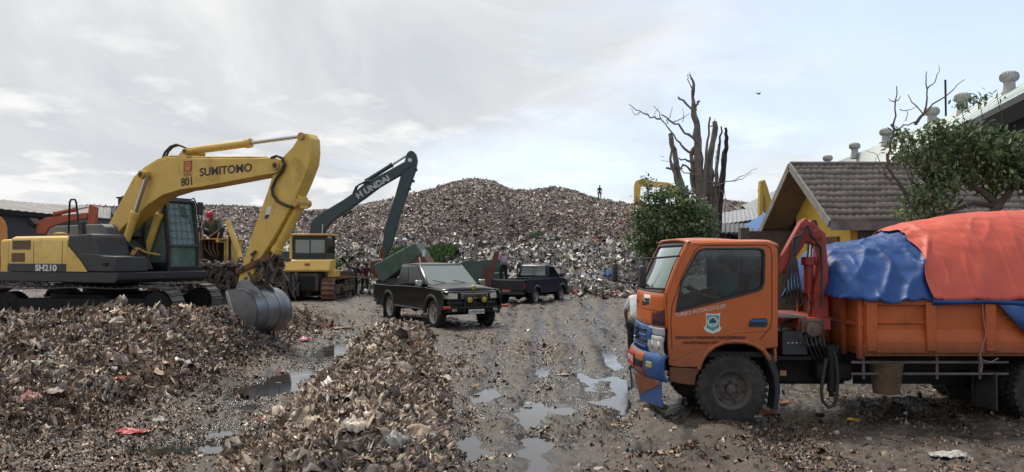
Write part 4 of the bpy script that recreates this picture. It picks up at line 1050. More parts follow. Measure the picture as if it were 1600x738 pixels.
    # headlamps
    for s_ in (1, -1):
        y0, y1 = (0.50, W - 0.015) if s_ > 0 else (-W + 0.015, -0.50)
        hl = skin([(1042, 527), (1041, 545), (1044, 558)], 0.165, 0.16, 0.02, LENS, 'headlamp', tr, y0, y1, 8, off=0.024)
        skin([(1042, 514), (1042, 526)], 0.172, 0.168, 0.012, M_('silver_trim', (0.35, 0.37, 0.40), 0.4), 'lamp_trim', hl, y0, y1, 8, off=0.016)
        for (ya, yb) in ((0.50, 0.515), (0.67, 0.678), (W - 0.03, W - 0.015)):
            a_, b_ = (ya, yb) if s_ > 0 else (-yb, -ya)
            skin([(1042, 527), (1044, 558)], 0.165, 0.16, 0.012, DKM, 'lamp_divider', hl, a_, b_, 3, off=0.03)
        x, z = S(1043, 541)
        for q_, rr_ in ((0.60, 0.065), (0.75, 0.06)): MB().lathe([(rr_, 0), (rr_ * 0.8, 0.02), (0, 0.028)], (x + bulge(q_ / W, 0.16) + 0.03, s_ * q_, z - .01), (1, 0, 0), 18).build('lamp_bulb_cover', M_('lamp_silver', (0.6, 0.6, 0.58), 0.15, 0.6), hl)
    # side strip of the headlamp on the flank
    q = [S(*a_) for a_ in ((1045, 527), (1043, 527), (1043, 557), (1046, 557))]; 
    # bumper
    bp_ = skin([(1046, 556), (1041, 562), (1040, 585), (1046, 597)], 0.20, 0.19, 0.03, BLUP, 'bumper', y0=-0.90, y1=0.90, off=0.045)
    skin([(1045, 558), (1041, 563), (1040, 585), (1045, 596)], 0.20, 0.19, 0.03, ORG, 'bumper_centre', bp_, -0.56, 0.52, 20, off=0.052)
    skin([(1041, 570), (1041, 582)], 0.20, 0.195, 0.012, DKM, 'air_intake', bp_, 0.10, 0.50, 8, off=0.07)
    skin([(1041, 570), (1041, 582)], 0.20, 0.195, 0.012, DKM, 'air_intake', bp_, -0.50, -0.30, 8, off=0.07)
    for s_ in (1, -1): skin([(1041, 569), (1041, 579)], 0.20, 0.2, 0.012, M_('fog_lamp_yellow', (0.40, 0.36, 0.16), 0.2), 'fog_lamp', bp_, min(s_ * .60, s_ * .72), max(s_ * .60, s_ * .72), 5, off=0.066)
    x, z = S(1041, 580); 
    pl_ = MB().bx(x + 0.275, x + 0.285, -0.27, 0.17, z - 0.05, z + 0.13).build('number_plate', M_('red_plate', (0.36, 0.03, 0.03), 0.5), tr, bevel=0.003)
    lettering('B 9207 CQ', 0.085, WHP, pl_, textplane((x + 0.286, -0.245, z + 0.02), (0, 1, 0), (0, 0, 1)), bold=0.002)
    # lower side valance
    vl = [S(*q) for q in ((1046, 596), (1047, 574), (1095, 577), (1088, 588), (1086, 603), (1062, 600))]
    MB().prism(vl, W - 0.05, W - 0.005).build('lower_valance', M_('worn_valance', (0.14, 0.05, 0.02), 0.7, dirt=0.6), tr, bevel=0.01)
    # hanging flaps under the bumper
    x, z = S(1041, 596)
    for ya, yb, xi, xo in ((0.20, 0.86, .27, .07), (-0.78, -0.42, .20, .24)):
        fl = MB().hexa([(x + xi - .06, ya + .06, z - 0.33), (x + xo - .02, yb, z - 0.31), (x + xo - .035, yb, z - .31), (x + xi - .075, ya + .06, z - .33), (x + xi, ya, z), (x + xo, yb, z), (x + xo - .015, yb, z), (x + xi - .015, ya, z)]).build('splash_flap', BLUP, tr)
        MB().add([(x + xi + .007, ya, z), (x + xo + .007, yb, z), (x + xo + .005, yb, z - .04), (x + xi - .052, ya + .06, z - 0.26)], [(0, 1, 2, 3)]).build('flap_stripe', ORG, fl, solid=0.004, smooth=0)
    # number on the corner panel and lettering on the door
    x, z = S(1041, 478); bpt = lambda y: (x + bulge(y / W, 0.15) + 0.014)
    ps = MB().grid(lambda u, v_: (bpt(0.26 + 0.26 * v_), 0.26 + 0.26 * v_, z - 0.04 + 0.15 * u), 2, 8).build('number_sticker', WHP, fp, solid=0.004)
    lettering('1207', 0.11, INKB, ps, textplane((bpt(0.28) + 0.006, 0.285, z - 0.01), (bpt(0.5) - bpt(0.28), 0.22, 0), (0, 0, 1)), bold=0.004)
    x1_, z1_ = S(1042, 506); lettering('PRO', 0.075, M_('dull_chrome', (0.30, 0.24, 0.2), 0.4, 0.4), fp, textplane((x1_ + 0.07 + bulge(.45, .165) , 0.28, z1_ - .02), (-0.05, 0.22, 0), (0, 0, 1)), sx=1.3)
    def door_text(s, px, py, size, mat, up=(0, 0, 1), rise=0.0, sx=1.0, bold=0.0, shear=0.0):
        x, z = S(px, py)
        return lettering(s, size, mat, sd_, textplane((x, W + 0.003, z), (-1, 0, rise), up), sx=sx, bold=bold, shear=shear)
    door_text('TURBO INTERCOOLER', 1054, 496, 0.062, WHP, rise=0.19, sx=0.97, shear=0.35)
    RT = plain('dark_red_print', (0.10, 0.018, 0.012), 0.5)
    door_text('KENDARAAN OPERASIONAL DINAS KEBERSIHAN', 1055, 529.5, 0.044, RT, sx=0.86, bold=0.002)
    door_text('DAN PERTAMANAN KOTA TANGERANG', 1067, 537.5, 0.044, RT, sx=0.83, bold=0.002)
    sh = lambda pts: [S(*q) for q in pts]
    cr = MB().prism(sh([(1102.5, 488), (1104, 490), (1110, 490.5), (1118, 490.5), (1124, 489.5), (1125.5, 488), (1124.5, 498), (1124, 508), (1126, 512), (1128, 512), (1124, 518), (1113.5, 521.5), (1103, 518), (1099, 512), (1101, 511.5), (1103, 507), (1103.5, 497)]), W + 0.0005, W + 0.003).build('crest', WHP, sd_, smooth=0)
    MB().prism(sh([(1104.5, 493), (1123.5, 493), (1122.5, 506), (1123, 512), (1113.5, 517.5), (1103.5, 512), (1105, 506)]), W + 0.003, W + 0.0045).build('crest_field', TEAL, cr, smooth=0)
    x, z = S(1113.5, 503); MB().lathe([(0.062, 0), (0.062, 0.0015), (0.048, 0.0015), (0.048, 0)], (x, W + 0.0046, z), (0, 1, 0), 28).build('crest_ring', WHP, cr, smooth=0)
    MB().prism([(x + .04 * math.cos(a_ / 9 * PI), z - .012 + .04 * math.sin(a_ / 9 * PI)) for a_ in range(10)], W + 0.0045, W + 0.006).bx(x - .006, x + .006, W + .0045, W + .006, z + .02, z + .05).build('crest_figure', M_('dark_teal', (0.01, 0.07, 0.09)), cr, smooth=0)
    MB().bx(x - .05, x + .05, W + .0045, W + .006, z - .034, z - .022).build('crest_bar', WHP, cr, smooth=0)
    # --- roof, rear wall, floor, interior
    r0, r1 = S(1077, 379), S(1214, 379)
    z0_ = r0[1]
    def rf(u, v_):
        x = r0[0] + 0.03 + (r1[0] - r0[0] - 0.05) * u; y = -W + 2 * W * v_; t = y / W
        ed = max(0, (abs(t) - 0.9) / 0.1) ** 2
        return (x + bulge(t, 0.05) * (1 - u), y, z0_ + 0.055 * (1 - t ** 4) * (0.55 + 0.45 * math.sin(PI * min(u * 1.4 + .12, 1))) - 0.03 * ed - 0.03 * max(0, (u - .93) / .07))
    MB().grid(rf, 16, 31).build('roof', ORG, tr, solid=0.03, smooth=60)
    x0_ = S(1215, 400)[0]
    rw = [(-W + .02, 0.75), (W - .02, 0.75), (W - .02, z0_ - 0.02), (-W + .02, z0_ - 0.02)]
    hole = [(-0.55, 1.70), (0.55, 1.70), (0.55, 2.02), (-0.55, 2.02)]
    m = MB(); m.prism(rw, 0, 0.03, [hole]); m.v = [(x0_ + 0.015 + y, x, z) for x, y, z in m.v]
    m.build('cab_back', ORG, tr); MB().bx(x0_ + .02, x0_ + .03, -0.55, 0.55, 1.70, 2.02).build('rear_window', GL, tr)
    fx = S(1046, 560)[0]
    MB().bx(x0_ + .04, fx, -W + .05, W - .05, 0.80, 0.86).build('cab_floor', DKM, tr)
    MB().prism([(fx + .02, 0.86), (fx + .02, 1.45), (fx - .12, 1.52), (fx - .30, 1.45), (fx - .30, 1.2), (fx - .15, 0.86)], -W + .06, W - .06).build('dashboard', plain('dashboard_grey', (0.06, 0.06, 0.06)), tr, bevel=0.02)
    for yy in (0.45, -0.45):
        st = MB().bx(x0_ + .12, x0_ + .62, yy - .25, yy + .25, 1.05, 1.22).build('cab_seat', SEATM, tr, bevel=0.04)
        MB().hexa([(x0_ + .06, yy - .24, 1.2), (x0_ + .20, yy - .24, 1.2), (x0_ + .20, yy + .24, 1.2), (x0_ + .06, yy + .24, 1.2), (x0_ + .04, yy - .22, 1.78), (x0_ + .12, yy - .22, 1.78), (x0_ + .12, yy + .22, 1.78), (x0_ + .04, yy + .22, 1.78)]).build('seat_back', SEATM, st, bevel=0.03)
    stw = Vector((fx - .40, -0.42, 1.50))
    rg_ = [stw + Vector((0.12 * math.cos(a_), 0.2 * math.sin(a_), 0.16 * math.cos(a_))) for a_ in [2 * PI * k / 20 for k in range(21)]]
    MB().tube(rg_, 0.014, 7, caps=False).tube([stw, stw + Vector((.25, 0, -.25))], 0.03, 8).build('steering_wheel', BLK, tr)
    # mirrors
    a = fr.p3(1040, 452, 0.80); b = Vector((a.x + 0.30, 1.02, a.z + 0.02))
    mi = MB().tube([a, b, (b.x, 1.02, b.z + 0.33)], 0.014, 7).tube([fr.p3(1062, 400, 0.86), (b.x, 1.02, b.z + 0.34)], 0.012, 6).build('mirror_arm', BLK, tr)
    MB().hexa([(b.x - .02, .95, b.z), (b.x + .06, .95, b.z), (b.x + .06, 1.12, b.z), (b.x - .02, 1.12, b.z), (b.x - .02, .95, b.z + .27), (b.x + .06, .95, b.z + .27), (b.x + .06, 1.12, b.z + .27), (b.x - .02, 1.12, b.z + .27)]).build('mirror', BLK, mi, bevel=0.035, seg=3)
    mi = MB().tube([(a.x, -0.8, a.z), (b.x + .05, -1.02, b.z + .02), (b.x + .05, -1.02, b.z + .33)], 0.014, 7).build('mirror_arm', BLK, tr)
    MB().bx(b.x + .03, b.x + .10, -1.12, -.94, b.z, b.z + .28).build('mirror', BLK, mi, bevel=0.035, seg=3)
    # --- chassis
    ch = MB()
    for yy in (0.38, -0.38): ch.bx(-5.3, 0.75, yy - .04, yy + .04, 0.58, 0.80)
    for xx in (-5.2, -4.2, -2.9, -1.9, -1.1, -0.3, 0.6): ch.bx(xx - .04, xx + .04, -.4, .4, .62, .76)
    ch.build('chassis', DKM, tr, bevel=0.008)
    MB().cyl((-3.70, -0.8, 0.42), (-3.70, 0.8, 0.42), 0.07).ball((-3.70, 0, 0.42), (0.22, 0.2, 0.22)).tube([(-0.6, 0, 0.6), (-3.6, 0, 0.45)], 0.05, 10).build('rear_axle', DKM, tr)
    MB().cyl((0, -0.8, 0.42), (0, 0.8, 0.42), 0.06).bx(-0.5, 0.5, -0.35, 0.35, 0.45, 0.98).build('front_axle', DKM, tr)
    RIMD = M_('muddy_rim', (0.075, 0.066, 0.058), 0.7, vary=0.3, scale=7, dirt=0.6, dcol=(0.11, 0.085, 0.065))
    wheel(tr, (0, 0.76, 0.415), 0.415, 0.21, RIMD, 0.56, 0.06, side=1); wheel(tr, (0.02, -0.76, 0.415), 0.415, 0.21, RIMD, 0.56, 0.06, side=-1)
    for yy, s_ in ((0.88, 1), (0.64, 1), (-0.64, -1), (-0.88, -1)): wheel(tr, (-3.70, yy, 0.415), 0.415, 0.21, RIMD, 0.56, -0.02 if abs(yy) > .8 else 0.0, side=s_)
    # mudguards and flaps
    mg = [S(*q, 0.85) for q in ((1196, 549), (1208, 556), (1217, 585), (1219, 612), (1215, 640), (1207, 641), (1211, 612), (1208, 588), (1198, 562))]
    MB().prism(mg, 0.62, 0.865).build('mudguard', BLK, tr, bevel=0.01)
    rmud = [S(*q, .95) for q in ((1546, 586), (1592, 586), (1590, 648), (1553, 643))]
    MB().prism(rmud, 0.55, 0.58).build('mud_flap', BLK, tr)
    fx0 = S(1549, 600, .9)[0]; MB().bx(fx0 - 0.01, fx0 + 0.01, 0.52, 1.0, 0.20, 0.62).build('mud_flap', BLK, tr)
    # battery and tool boxes behind cab
    bx0 = S(1222, 500, .8)[0]; bx1 = S(1262, 500, .8)[0]
    bb = MB().bx(bx1, bx0, 0.42, 0.80, 0.82, 1.10).build('battery_box', BLK, tr, bevel=0.01)
    for k in range(4): MB().bx(bx0 - 0.08 - 0.05 * k, bx0 - 0.055 - 0.05 * k, 0.80, 0.815, 0.96, 0.975).build('box_clip', CHROME, bb)
    MB().bx(bx1 - .05, bx0 + .06, 0.2, 0.78, 0.76, 0.80).build('box_shelf', DKM, tr); MB().bx(bx1, bx0 + .1, 0.35, 0.75, 1.26, 1.285).build('walkway_plate', M_('checker_plate', (0.20, 0.19, 0.16), 0.6, dirt=.5), tr)
    MB().bx(bx1 - .55, bx0 + .1, -.3, .5, 0.42, 0.80).build('gearbox', DKM, tr, bevel=0.04)
    MB().bx(-1.48, -1.05, 0.42, 0.78, 0.50, 0.72).build('air_tank', DKM, tr, bevel=0.05)
    xx = S(1296, 597, .7)[0]; MB().bx(S(1331, 597, .7)[0], S(1318, 597, .7)[0], .68, .72, S(1, 600, .7)[1], S(1, 586, .7)[1]).build('side_marker', WHT, tr)
    MB().bx(S(1228, 600, .7)[0], S(1218, 600, .7)[0], .68, .72, S(1, 587, .7)[1], S(1, 579, .7)[1]).build('side_marker', M_('amber_marker', (0.35, 0.2, 0.06), 0.4), tr)
    MB().bx(-5.0, -1.2, -.34, .34, 0.40, 0.80).build('underbody_occluder', DKM, tr)  # added block, closes off the gap below the bed so it reads black
    MB().cyl((-2.9, -0.62, 0.60), (-2.0, -0.62, 0.60), 0.26, n=24).build('fuel_tank', DKM, tr, bevel=0.03)
    m = MB()   # side guard rails and posts
    for py in (566, 584):
        (xa, z), (xb, _) = S(1330, py, .95), S(1575, py, .95)
        m.bx(xb, xa, 0.94, 0.965, z - .013, z + .013)
    for px in (1350, 1465, 1532): x, z = S(px, 566, .95); m.bx(x - .015, x + .015, .92, .94, z - .2, z + .22)
    m.build('side_guard', M_('scraped_rail', (0.10, 0.075, 0.06), 0.5, vary=.5, dirt=.4), tr)
    m = MB(); q = [fr.p3(*a_, 1.06) for a_ in ((1535, 475), (1537, 500), (1541, 520), (1536, 540), (1531, 556), (1536, 563), (1548, 566), (1560, 560))]
    m.tube(q, 0.006, 5).tube([fr.p3(*a_, 1.06) for a_ in ((1531, 556), (1535, 572), (1533, 582))], 0.006, 5)
    m.build('tie_rope', M_('rope', (0.25, 0.22, 0.18)), tr)
    # rusty bucket hanging from the guard
    c = fr.p3(1386, 590, 0.88); c0 = fr.p3(1386, 615, .88)
    bk_ = MB().lathe([(0.145, 0), (0.19, 0.36), (0.20, 0.36), (0.20, 0.375), (0.18, 0.37), (0.135, 0.01), (0, 0.01)], (c.x, 0.86, c0.z), (0, 0, 1), 22)
    bk_.build('hanging_bucket', M_('mud_caked_bucket', (0.10, 0.065, 0.035), 0.8, vary=.5, scale=6, bump=.3), tr)
    # --- load bed
    BW = 1.0; B = lambda px, py, yl=BW: fr.xz(px, py, yl)
    xf = B(1350, 500)[0]; zt = B(1400, 469)[1]; zb = B(1400, 549)[1]; xr = xf - 3.9
    bed = MB().bx(xr, xf, -BW, BW, zb - 0.06, zb + 0.02).bx(xr, xf, BW - .05, BW - .01, zb, zt - .04).bx(xr, xf, -BW + .01, -BW + .05, zb, zt - .04).bx(xr, xr + .05, -BW, BW, zb, zt)
    bd = bed.build('load_bed', ORGB, tr, bevel=0.006)
    MB().bx(xr, xf + .01, BW - .045, BW + .035, zt - .06, zt).build('top_rail', ORGB, bd, bevel=0.008)
    MB().bx(xr, xf + .01, BW - .045, BW + .03, zb - .02, zb + .09).build('bottom_rail', ORGB, bd, bevel=0.008)
    MB().prism([(BW - .01, zb + .09), (BW + .028, zb + .09), (BW + .028, zb + .115), (BW - .006, zb + .25)], xr, xf).build('tmp', ORGB)
    o = bpy.data.objects['tmp']; 
    for v_ in o.data.vertices: v_.co = (v_.co.y, v_.co.x, v_.co.z)
    o.name = 'sloping_ledge'; o.parent = bd; o.data.flip_normals()
    for px0, px1 in ((1351, 1368), (1444, 1459), (1536, 1553), (1630, 1646), (1722, 1738)):
        (xa, _), (xb, _) = B(px0, 500), B(px1, 500)
        MB().bx(xb, xa, BW - .01, BW + .055, zb + .0, zt - .02).build('side_post', ORGB, bd, bevel=0.012)
    (xa, z), (xb, _) = B(1368, 504), B(1444, 504)
    MB().bx(xb, xa, BW - .01, BW + .022, z - .012, z + .012).build('side_rail', ORGB, bd, bevel=0.006)
    # front board, higher than the sides
    zf = B(1350, 458, .9)[1]
    MB().bx(xf - .04, xf, -BW, BW, zb, zf - 0.02).build('front_board', ORGB, bd, bevel=0.006)
    for yy in (-0.95, -0.5, 0.0, 0.5, 0.95): MB().bx(xf, xf + .06, yy - .04, yy + .04, zb - .1, zf - .03).build('board_post', ORGB, bd, bevel=0.01)
    MB().bx(xf, xf + .05, -BW, BW, zf - .08, zf).bx(xf, xf + .04, -BW, BW, zb + .28, zb + .34).build('board_rail', ORGB, bd, bevel=0.008)
    MB().bx(xr + .2, xf - .1, -0.5, -0.36, .80, zb - .06).bx(xr + .2, xf - .1, 0.36, 0.5, .80, zb - .06).build('subframe', DKM, bd)
    return tr, fr, xf, xr, zt, zf, BW
truck, TF, BXF, BXR, BZT, BZF, BBW = orange_truck()

# ---- the loader crane behind the cab (a part of the truck: bolted to its frame)
CRN = M_('faded_crane_red', (0.30, 0.035, 0.024), 0.55, vary=0.2, dirt=0.35, dcol=(0.10, 0.03, 0.02), dscale=3, scratch=0.3, scol=(0.05, 0.02, 0.015))
def crane():
    yc = 0.58; P = lambda px, py, y=yc: TF.p3(px, py, y)
    root = bpy.data.objects.new('loader_crane', None); COL.objects.link(root); root.parent = truck
    poly = TF.poly([(1262, 497), (1285, 497), (1284, 420), (1280, 372), (1271, 370), (1270, 420), (1262, 450)], yc - .1)
    MB().prism(poly, yc - 0.11, yc + 0.11).build('crane_column', CRN, root, bevel=0.015)
    a, b = P(1263, 458), P(1263, 408); MB().cyl(a, b, 0.055, n=16).cyl(b - Vector((0, 0, .05)), b + Vector((0, 0, .05)), 0.085, n=16).build('lift_cylinder', CRN, root, bevel=0.006)
    MB().cyl(P(1264, 404), P(1266, 380), 0.028).build('lift_rod', CHROME, root)
    # boom folded down to the left
    MB().prism(TF.poly([(1212, 432), (1206, 426), (1250, 346), (1258, 341), (1264, 348), (1222, 425)], yc + .2), yc + 0.13, yc + 0.24).build('outer_boom', CRN, root, bevel=0.012)
    MB().prism(TF.poly([(1226, 428), (1216, 424), (1252, 362), (1262, 344), (1286, 366), (1284, 381), (1270, 384), (1256, 378), (1240, 402)], yc), yc - 0.08, yc + 0.10).build('inner_boom', CRN, root, bevel=0.015)
    MB().cyl(P(1277, 366, yc - .16), P(1277, 366, yc + .18), 0.055).cyl(P(1256, 352, yc - .14), P(1256, 352, yc + .26), 0.045).cyl(P(1284, 370, yc - .1), P(1260, 364, yc - .1), .05).build('pivot', CRN, root, bevel=0.006)
    MB().prism(TF.poly([(1264, 344), (1272, 344), (1276, 356), (1270, 362), (1264, 356)], yc - .1), yc - 0.16, yc - 0.02).build('crane_head', BLK, root, bevel=0.01)
    m = MB(); rr_ = random.Random(3)
    for k in range(5):
        o_ = 0.04 * k
        m.tube([P(1262, 351, yc + .26) + Vector((0, -o_ * .3, 0)), P(1252, 366, yc + .28), P(1240, 372 + 8 * k, yc + .26), P(1236 + 2 * k, 405, yc + .28), P(1229 + 5 * k, 440, yc + .3), P(1230 + 6 * k, 475, yc + .25)], 0.013, 6)
    m.tube([P(1262, 352, yc + .2), P(1270, 370, yc + .25), P(1283, 388, yc + .2), P(1284, 430, yc + .2), P(1283, 480, yc + .2)], 0.014, 6)
    m.tube([P(1250, 480, .5), P(1262, 462, .55), P(1268, 480, .6), P(1262, 505, .6), P(1245, 520, .5)], 0.012, 6)
    m.tube([P(1240, 500, .5), P(1225, 505, .6), P(1218, 520, .6), P(1219, 560, .6)], 0.012, 6)
    m.build('crane_hoses', BLK, root)
    MB().bx(P(1290, 500).x, P(1240, 500).x, -0.55, 0.75, P(1, 512).z - .02, P(1, 495).z).build('crane_base', CRN, root, bevel=0.015)
    vb = MB().bx(P(1287, 500, .8).x, P(1252, 500, .8).x, 0.62, 0.80, P(1, 528, .8).z, P(1, 500, .8).z).build('valve_block', M_('brown_valve', (0.11, 0.05, 0.035), .6, dirt=.5), root, bevel=0.02)
    c = P(1270, 515, .82); MB().lathe([(0.085, 0), (0.085, 0.05), (0.06, 0.06), (0.03, 0.06), (0.03, 0.08), (0, 0.08)], (c.x, 0.80, c.z), (0, 1, 0), 20).build('valve_wheel', M_('valve_rust', (0.13, 0.08, 0.065), .6), vb)
    m = MB(); rr_ = random.Random(5)
    for k in range(5): m.tube([P(1258 + 7 * k, 522, .8), P(1262 + 6 * k + rr_.uniform(-4, 4), 540, .86), P(1270 + 7 * k, 556, .8), P(1280 + 4 * k, 572, .7)], 0.011, 6)
    m.tube([P(1258 + 26 * math.cos(a_) * .8 + 8, 520 + 20 * math.sin(a_), .84) for a_ in [k * .35 for k in range(12)]], 0.008, 5)
    m.build('control_hoses', BLK, vb)
    lg = MB().cyl(P(1299, 545, .85), P(1299, 612, .85), 0.05, n=14).cyl(P(1299, 612, .85), P(1299, 620, .85), 0.03).bx(P(1310, 540, .85).x, P(1292, 540, .85).x, -.6, .88, P(1, 552, .85).z, P(1, 540, .85).z).build('outrigger_leg', DKM, root, bevel=0.006)
    hs = [P(*q, .9) for q in ((1291, 560), (1286, 590), (1283, 612), (1286, 628), (1295, 637), (1303, 634), (1307, 620), (1309, 590), (1306, 560), (1302, 548))]
    MB().tube(hs, 0.021, 8).build('outrigger_hose', BLK, lg)
    return root
crane()

# ---- tarpaulins over the load
BLUT = M_('blue_tarpaulin', (0.009, 0.058, 0.21), 0.5, vary=0.12, scale=2, dirt=0.12, dcol=(0.05, 0.075, 0.13), bump=0.5, bscale=9)
ORGT = M_('orange_tarpaulin', (0.56, 0.085, 0.045), 0.55, vary=0.10, scale=2, dirt=0.12, dcol=(0.30, 0.07, 0.045), bump=0.45, bscale=9)
def tarps():
    crest_px = [(1240, 408), (1262, 398), (1290, 387), (1330, 380), (1380, 370), (1420, 352), (1480, 340), (1540, 333), (1600, 332), (1700, 334), (1850, 350)]
    cx_ = []; cz_ = []
    for q in crest_px: x, z = TF.xz(*q, 0.15); cx_.append(x); cz_.append(z)
    cx_, cz_ = np.array(cx_)[::-1], np.array(cz_)[::-1]
    hem_px = [(1262, 445), (1288, 452), (1310, 458), (1335, 467), (1352, 471), (1450, 471), (1900, 474)]
    hx = []; hz = []
    for q in hem_px: x, z = TF.xz(*q, BBW + .06); hx.append(x); hz.append(z)
    hx, hz = np.array(hx)[::-1], np.array(hz)[::-1]
    def surf(x, v, lift=0.0, hem=0.0, amp=.85):
        """x along the bed, v 0 near hem .. 1 far hem"""
        zc = float(np.interp(x, cx_, cz_)); zh = float(np.interp(x, hx, hz)) - hem
        yn = BBW + 0.062 + lift
        # front end slopes in
        y = yn * (1 - 2 * v)
        s = abs(1 - 2 * v)               # 1 at hems, 0 at crest
        prof = 1 - max(0, s - 0.12) ** 1.0 / 0.88 if s > 0.12 else 1.0
        prof = (1 - ((s - 0.0)) ** 2.6)
        if v > 0.5: zh = BZT - 0.05
        z = zh + (zc - zh) * prof
        # stretch the steep outer skirt
        wr = 0
        X_ = np.array([x]);
        n1 = float(fbm(X_ * 2.1 + 3, np.array([v * 5.0 + x * 0.6]), 3)[0]); n2 = float(fbm(X_ * 0.8 + v * 7, np.array([v * 14.0 - x * 2.5]), 3)[0])
        fold = abs(float(pnoise(X_ * 1.3 + v * 1.5, np.array([v * 6.0 + x * 0.9]))[0]))
        cr = 1 - abs(float(fbm(X_ * 1.5 + v * 2.4, np.array([v * 2.2 - x * .5]), 2)[0])) * 4.5
        cr2 = 1 - abs(float(pnoise(X_ * 4.2 - v * 3 + 7, np.array([v * 3.0 + x * 1.0]))[0])) * 5
        z += amp * 0.045 * max(cr, 0) ** 1.5 * (.4 + .6 * s) + 0.016 * max(cr2, 0) ** 1.5 * s
        y += amp * (0.045 * max(cr, 0) ** 1.5 + 0.02 * max(cr2, 0) ** 1.5) * s * (1 if y > 0 else -1)
        z += amp * (0.045 * n1 + 0.05 * n2 - 0.09 * fold * (s ** 1.5)) * (1 - 0.5 * s) + 0.02 * lift
        y += amp * (0.05 * n2 + 0.035 * n1) * s * (1 if y > 0 else -1) * (0.3 + 0.7 * (1 - s))
        return (x, y, z + lift)
    xa = min(float(cx_[-1]), -1.17); xb = BXR + .05
    bound = lambda v: np.interp(abs(1 - 2 * v), [0, 0.45, 1], [TF.xz(1385, 370, .1)[0], TF.xz(1428, 400, .6)[0], TF.xz(1452, 470, 1.0)[0]])
    m = MB(); nu, nv = 150, 110
    def f1(u, v_):
        e = bound(v_) - 0.12
        xs = xa - 0.10 * abs(1 - 2 * v_) ** 2
        x = xs + (e - xs) * u
        p_ = surf(x, v_)
        if u < 0.16:       # gathered front end, drooping to the front board
            k = 1 - u / 0.16
            return (p_[0] + 0.05 * k, p_[1] * (1 - 0.06 * k), p_[2] - 0.42 * k ** 2 * (1 - abs(1 - 2 * v_) ** 3) - 0.05 * k)
        return p_
    m.grid(f1, nu, nv)
    o = m.build('blue_tarpaulin', BLUT, None, solid=0.006, smooth=80)
    for v_ in o.data.vertices: v_.co = Matrix.Rotation(PI, 3, 'Z') @ v_.co
    o.location = TL; o.data.update()
    tag(o, 'creased blue tarpaulin over the front of the load on the orange truck', 'tarpaulin')
    m = MB()
    def f2(u, v_):
        e = bound(v_) + 0.03 * math.sin(v_ * 30); x = e + (xb - e) * u
        q1 = surf(x, v_, 0.018 + 0.02 * math.exp(-u * 30), amp=.85 - .42 * min(u * 8, 1)); return q1
    m.grid(f2, 230, nv)
    o = m.build('orange_tarpaulin', ORGT, None, solid=0.006, smooth=80)
    for v_ in o.data.vertices: v_.co = Matrix.Rotation(PI, 3, 'Z') @ v_.co
    o.location = TL
    tag(o, 'large faded orange tarpaulin covering the heaped load of the truck', 'tarpaulin')
    # blue hem of the orange sheet and the hanging blue corner
    m = MB(); e = TF.xz(1452, 470, 1.0)[0]
    pts = []
    for k in range(60):
        x = e + (xb - e) * k / 59; z = float(np.interp(x, hx, hz)); pts.append((x, z))
    P_ = []
    for x, z in pts: P_ += [(-x, -(BBW + .085), z + .02), (-x, -(BBW + .075 + .01 * math.sin(x * 9)), z - .035 - .01 * math.sin(x * 5))]
    m.add(P_, [(2 * k, 2 * k + 1, 2 * k + 3, 2 * k + 2) for k in range(59)])
    h_ = m.build('tarpaulin_hem', BLUT, None, solid=0.005)
    h_.parent = o
    tri = [TF.xz(*q, BBW + .08) for q in ((1562, 477), (1625, 477), (1660, 545), (1606, 525))]
    m = MB(); m.add([(-x, -(BBW + .08), z) for x, z in tri], [(0, 1, 2, 3)]); c_ = m.build('hanging_corner', BLUT, None, solid=0.006); c_.parent = o
tarps()
# ================================================================== pickups
BLKP = M_('black_car_paint', (0.008, 0.009, 0.010), 0.22, vary=0.1, dirt=0.10, dcol=(0.03, 0.027, 0.023), dscale=2.5, coat=0.15, spec=.35)
NAVP = M_('navy_car_paint', (0.007, 0.011, 0.032), 0.3, vary=0.1, dirt=0.15, dcol=(0.03, 0.027, 0.025), dscale=2.5, coat=0.15, spec=.35)
NAVD = M_('dark_bed_paint', (0.012, 0.013, 0.018), 0.5, dirt=0.4, dcol=(0.06, 0.052, 0.045))
WSCR = M_('painted_sky_reflection_glass', (0.16, 0.19, 0.175), 0.08, vary=0.1, scale=1, coat=1.0)  # pale base colour stands in for the sky reflected in the glass
GLO = M_('dark_car_window', (0.008, 0.009, 0.010), 0.12, spec=.25)
ALLOY = M_('dusty_alloy', (0.34, 0.31, 0.28), 0.45, metal=0.3, vary=0.3, scale=10, dirt=0.4)
LAMP = M_('car_headlamp', (0.42, 0.39, 0.30), 0.15, vary=0.2, scale=6, coat=0.8)
AMB = M_('yellow_lamp', (0.42, 0.31, 0.02), 0.2, vary=.4, scale=12, coat=0.8)
def arc(cx, cz, r, a0, a1, n=9): return [(cx + r * math.cos(R(a0 + (a1 - a0) * k / (n - 1))), cz + r * math.sin(R(a0 + (a1 - a0) * k / (n - 1)))) for k in range(n)]
def face_quad(m, A, B, C_, D, u0, u1, v0, v1, off, cut=None):
    """quad on the bilinear face A(0,0) B(1,0) C(1,1) D(0,1), pushed out by off"""
    A, B, C_, D = map(Vector, (A, B, C_, D)); n = (B - A).cross(D - A).normalized()
    f = lambda u, v: (A * (1 - u) + B * u) * (1 - v) + (D * (1 - u) + C_ * u) * v
    pts = [(u0, v0), (u1, v0), (u1, v1), (u0, v1)] if cut is None else cut
    P = [f(u, v) + n * off for u, v in pts]; Q = [f(u, v) - n * 0.02 for u, v in pts]
    k = len(pts); m.add(P + Q, [tuple(range(k))] + [(i, k + i, k + (i + 1) % k, (i + 1) % k) for i in range(k)])
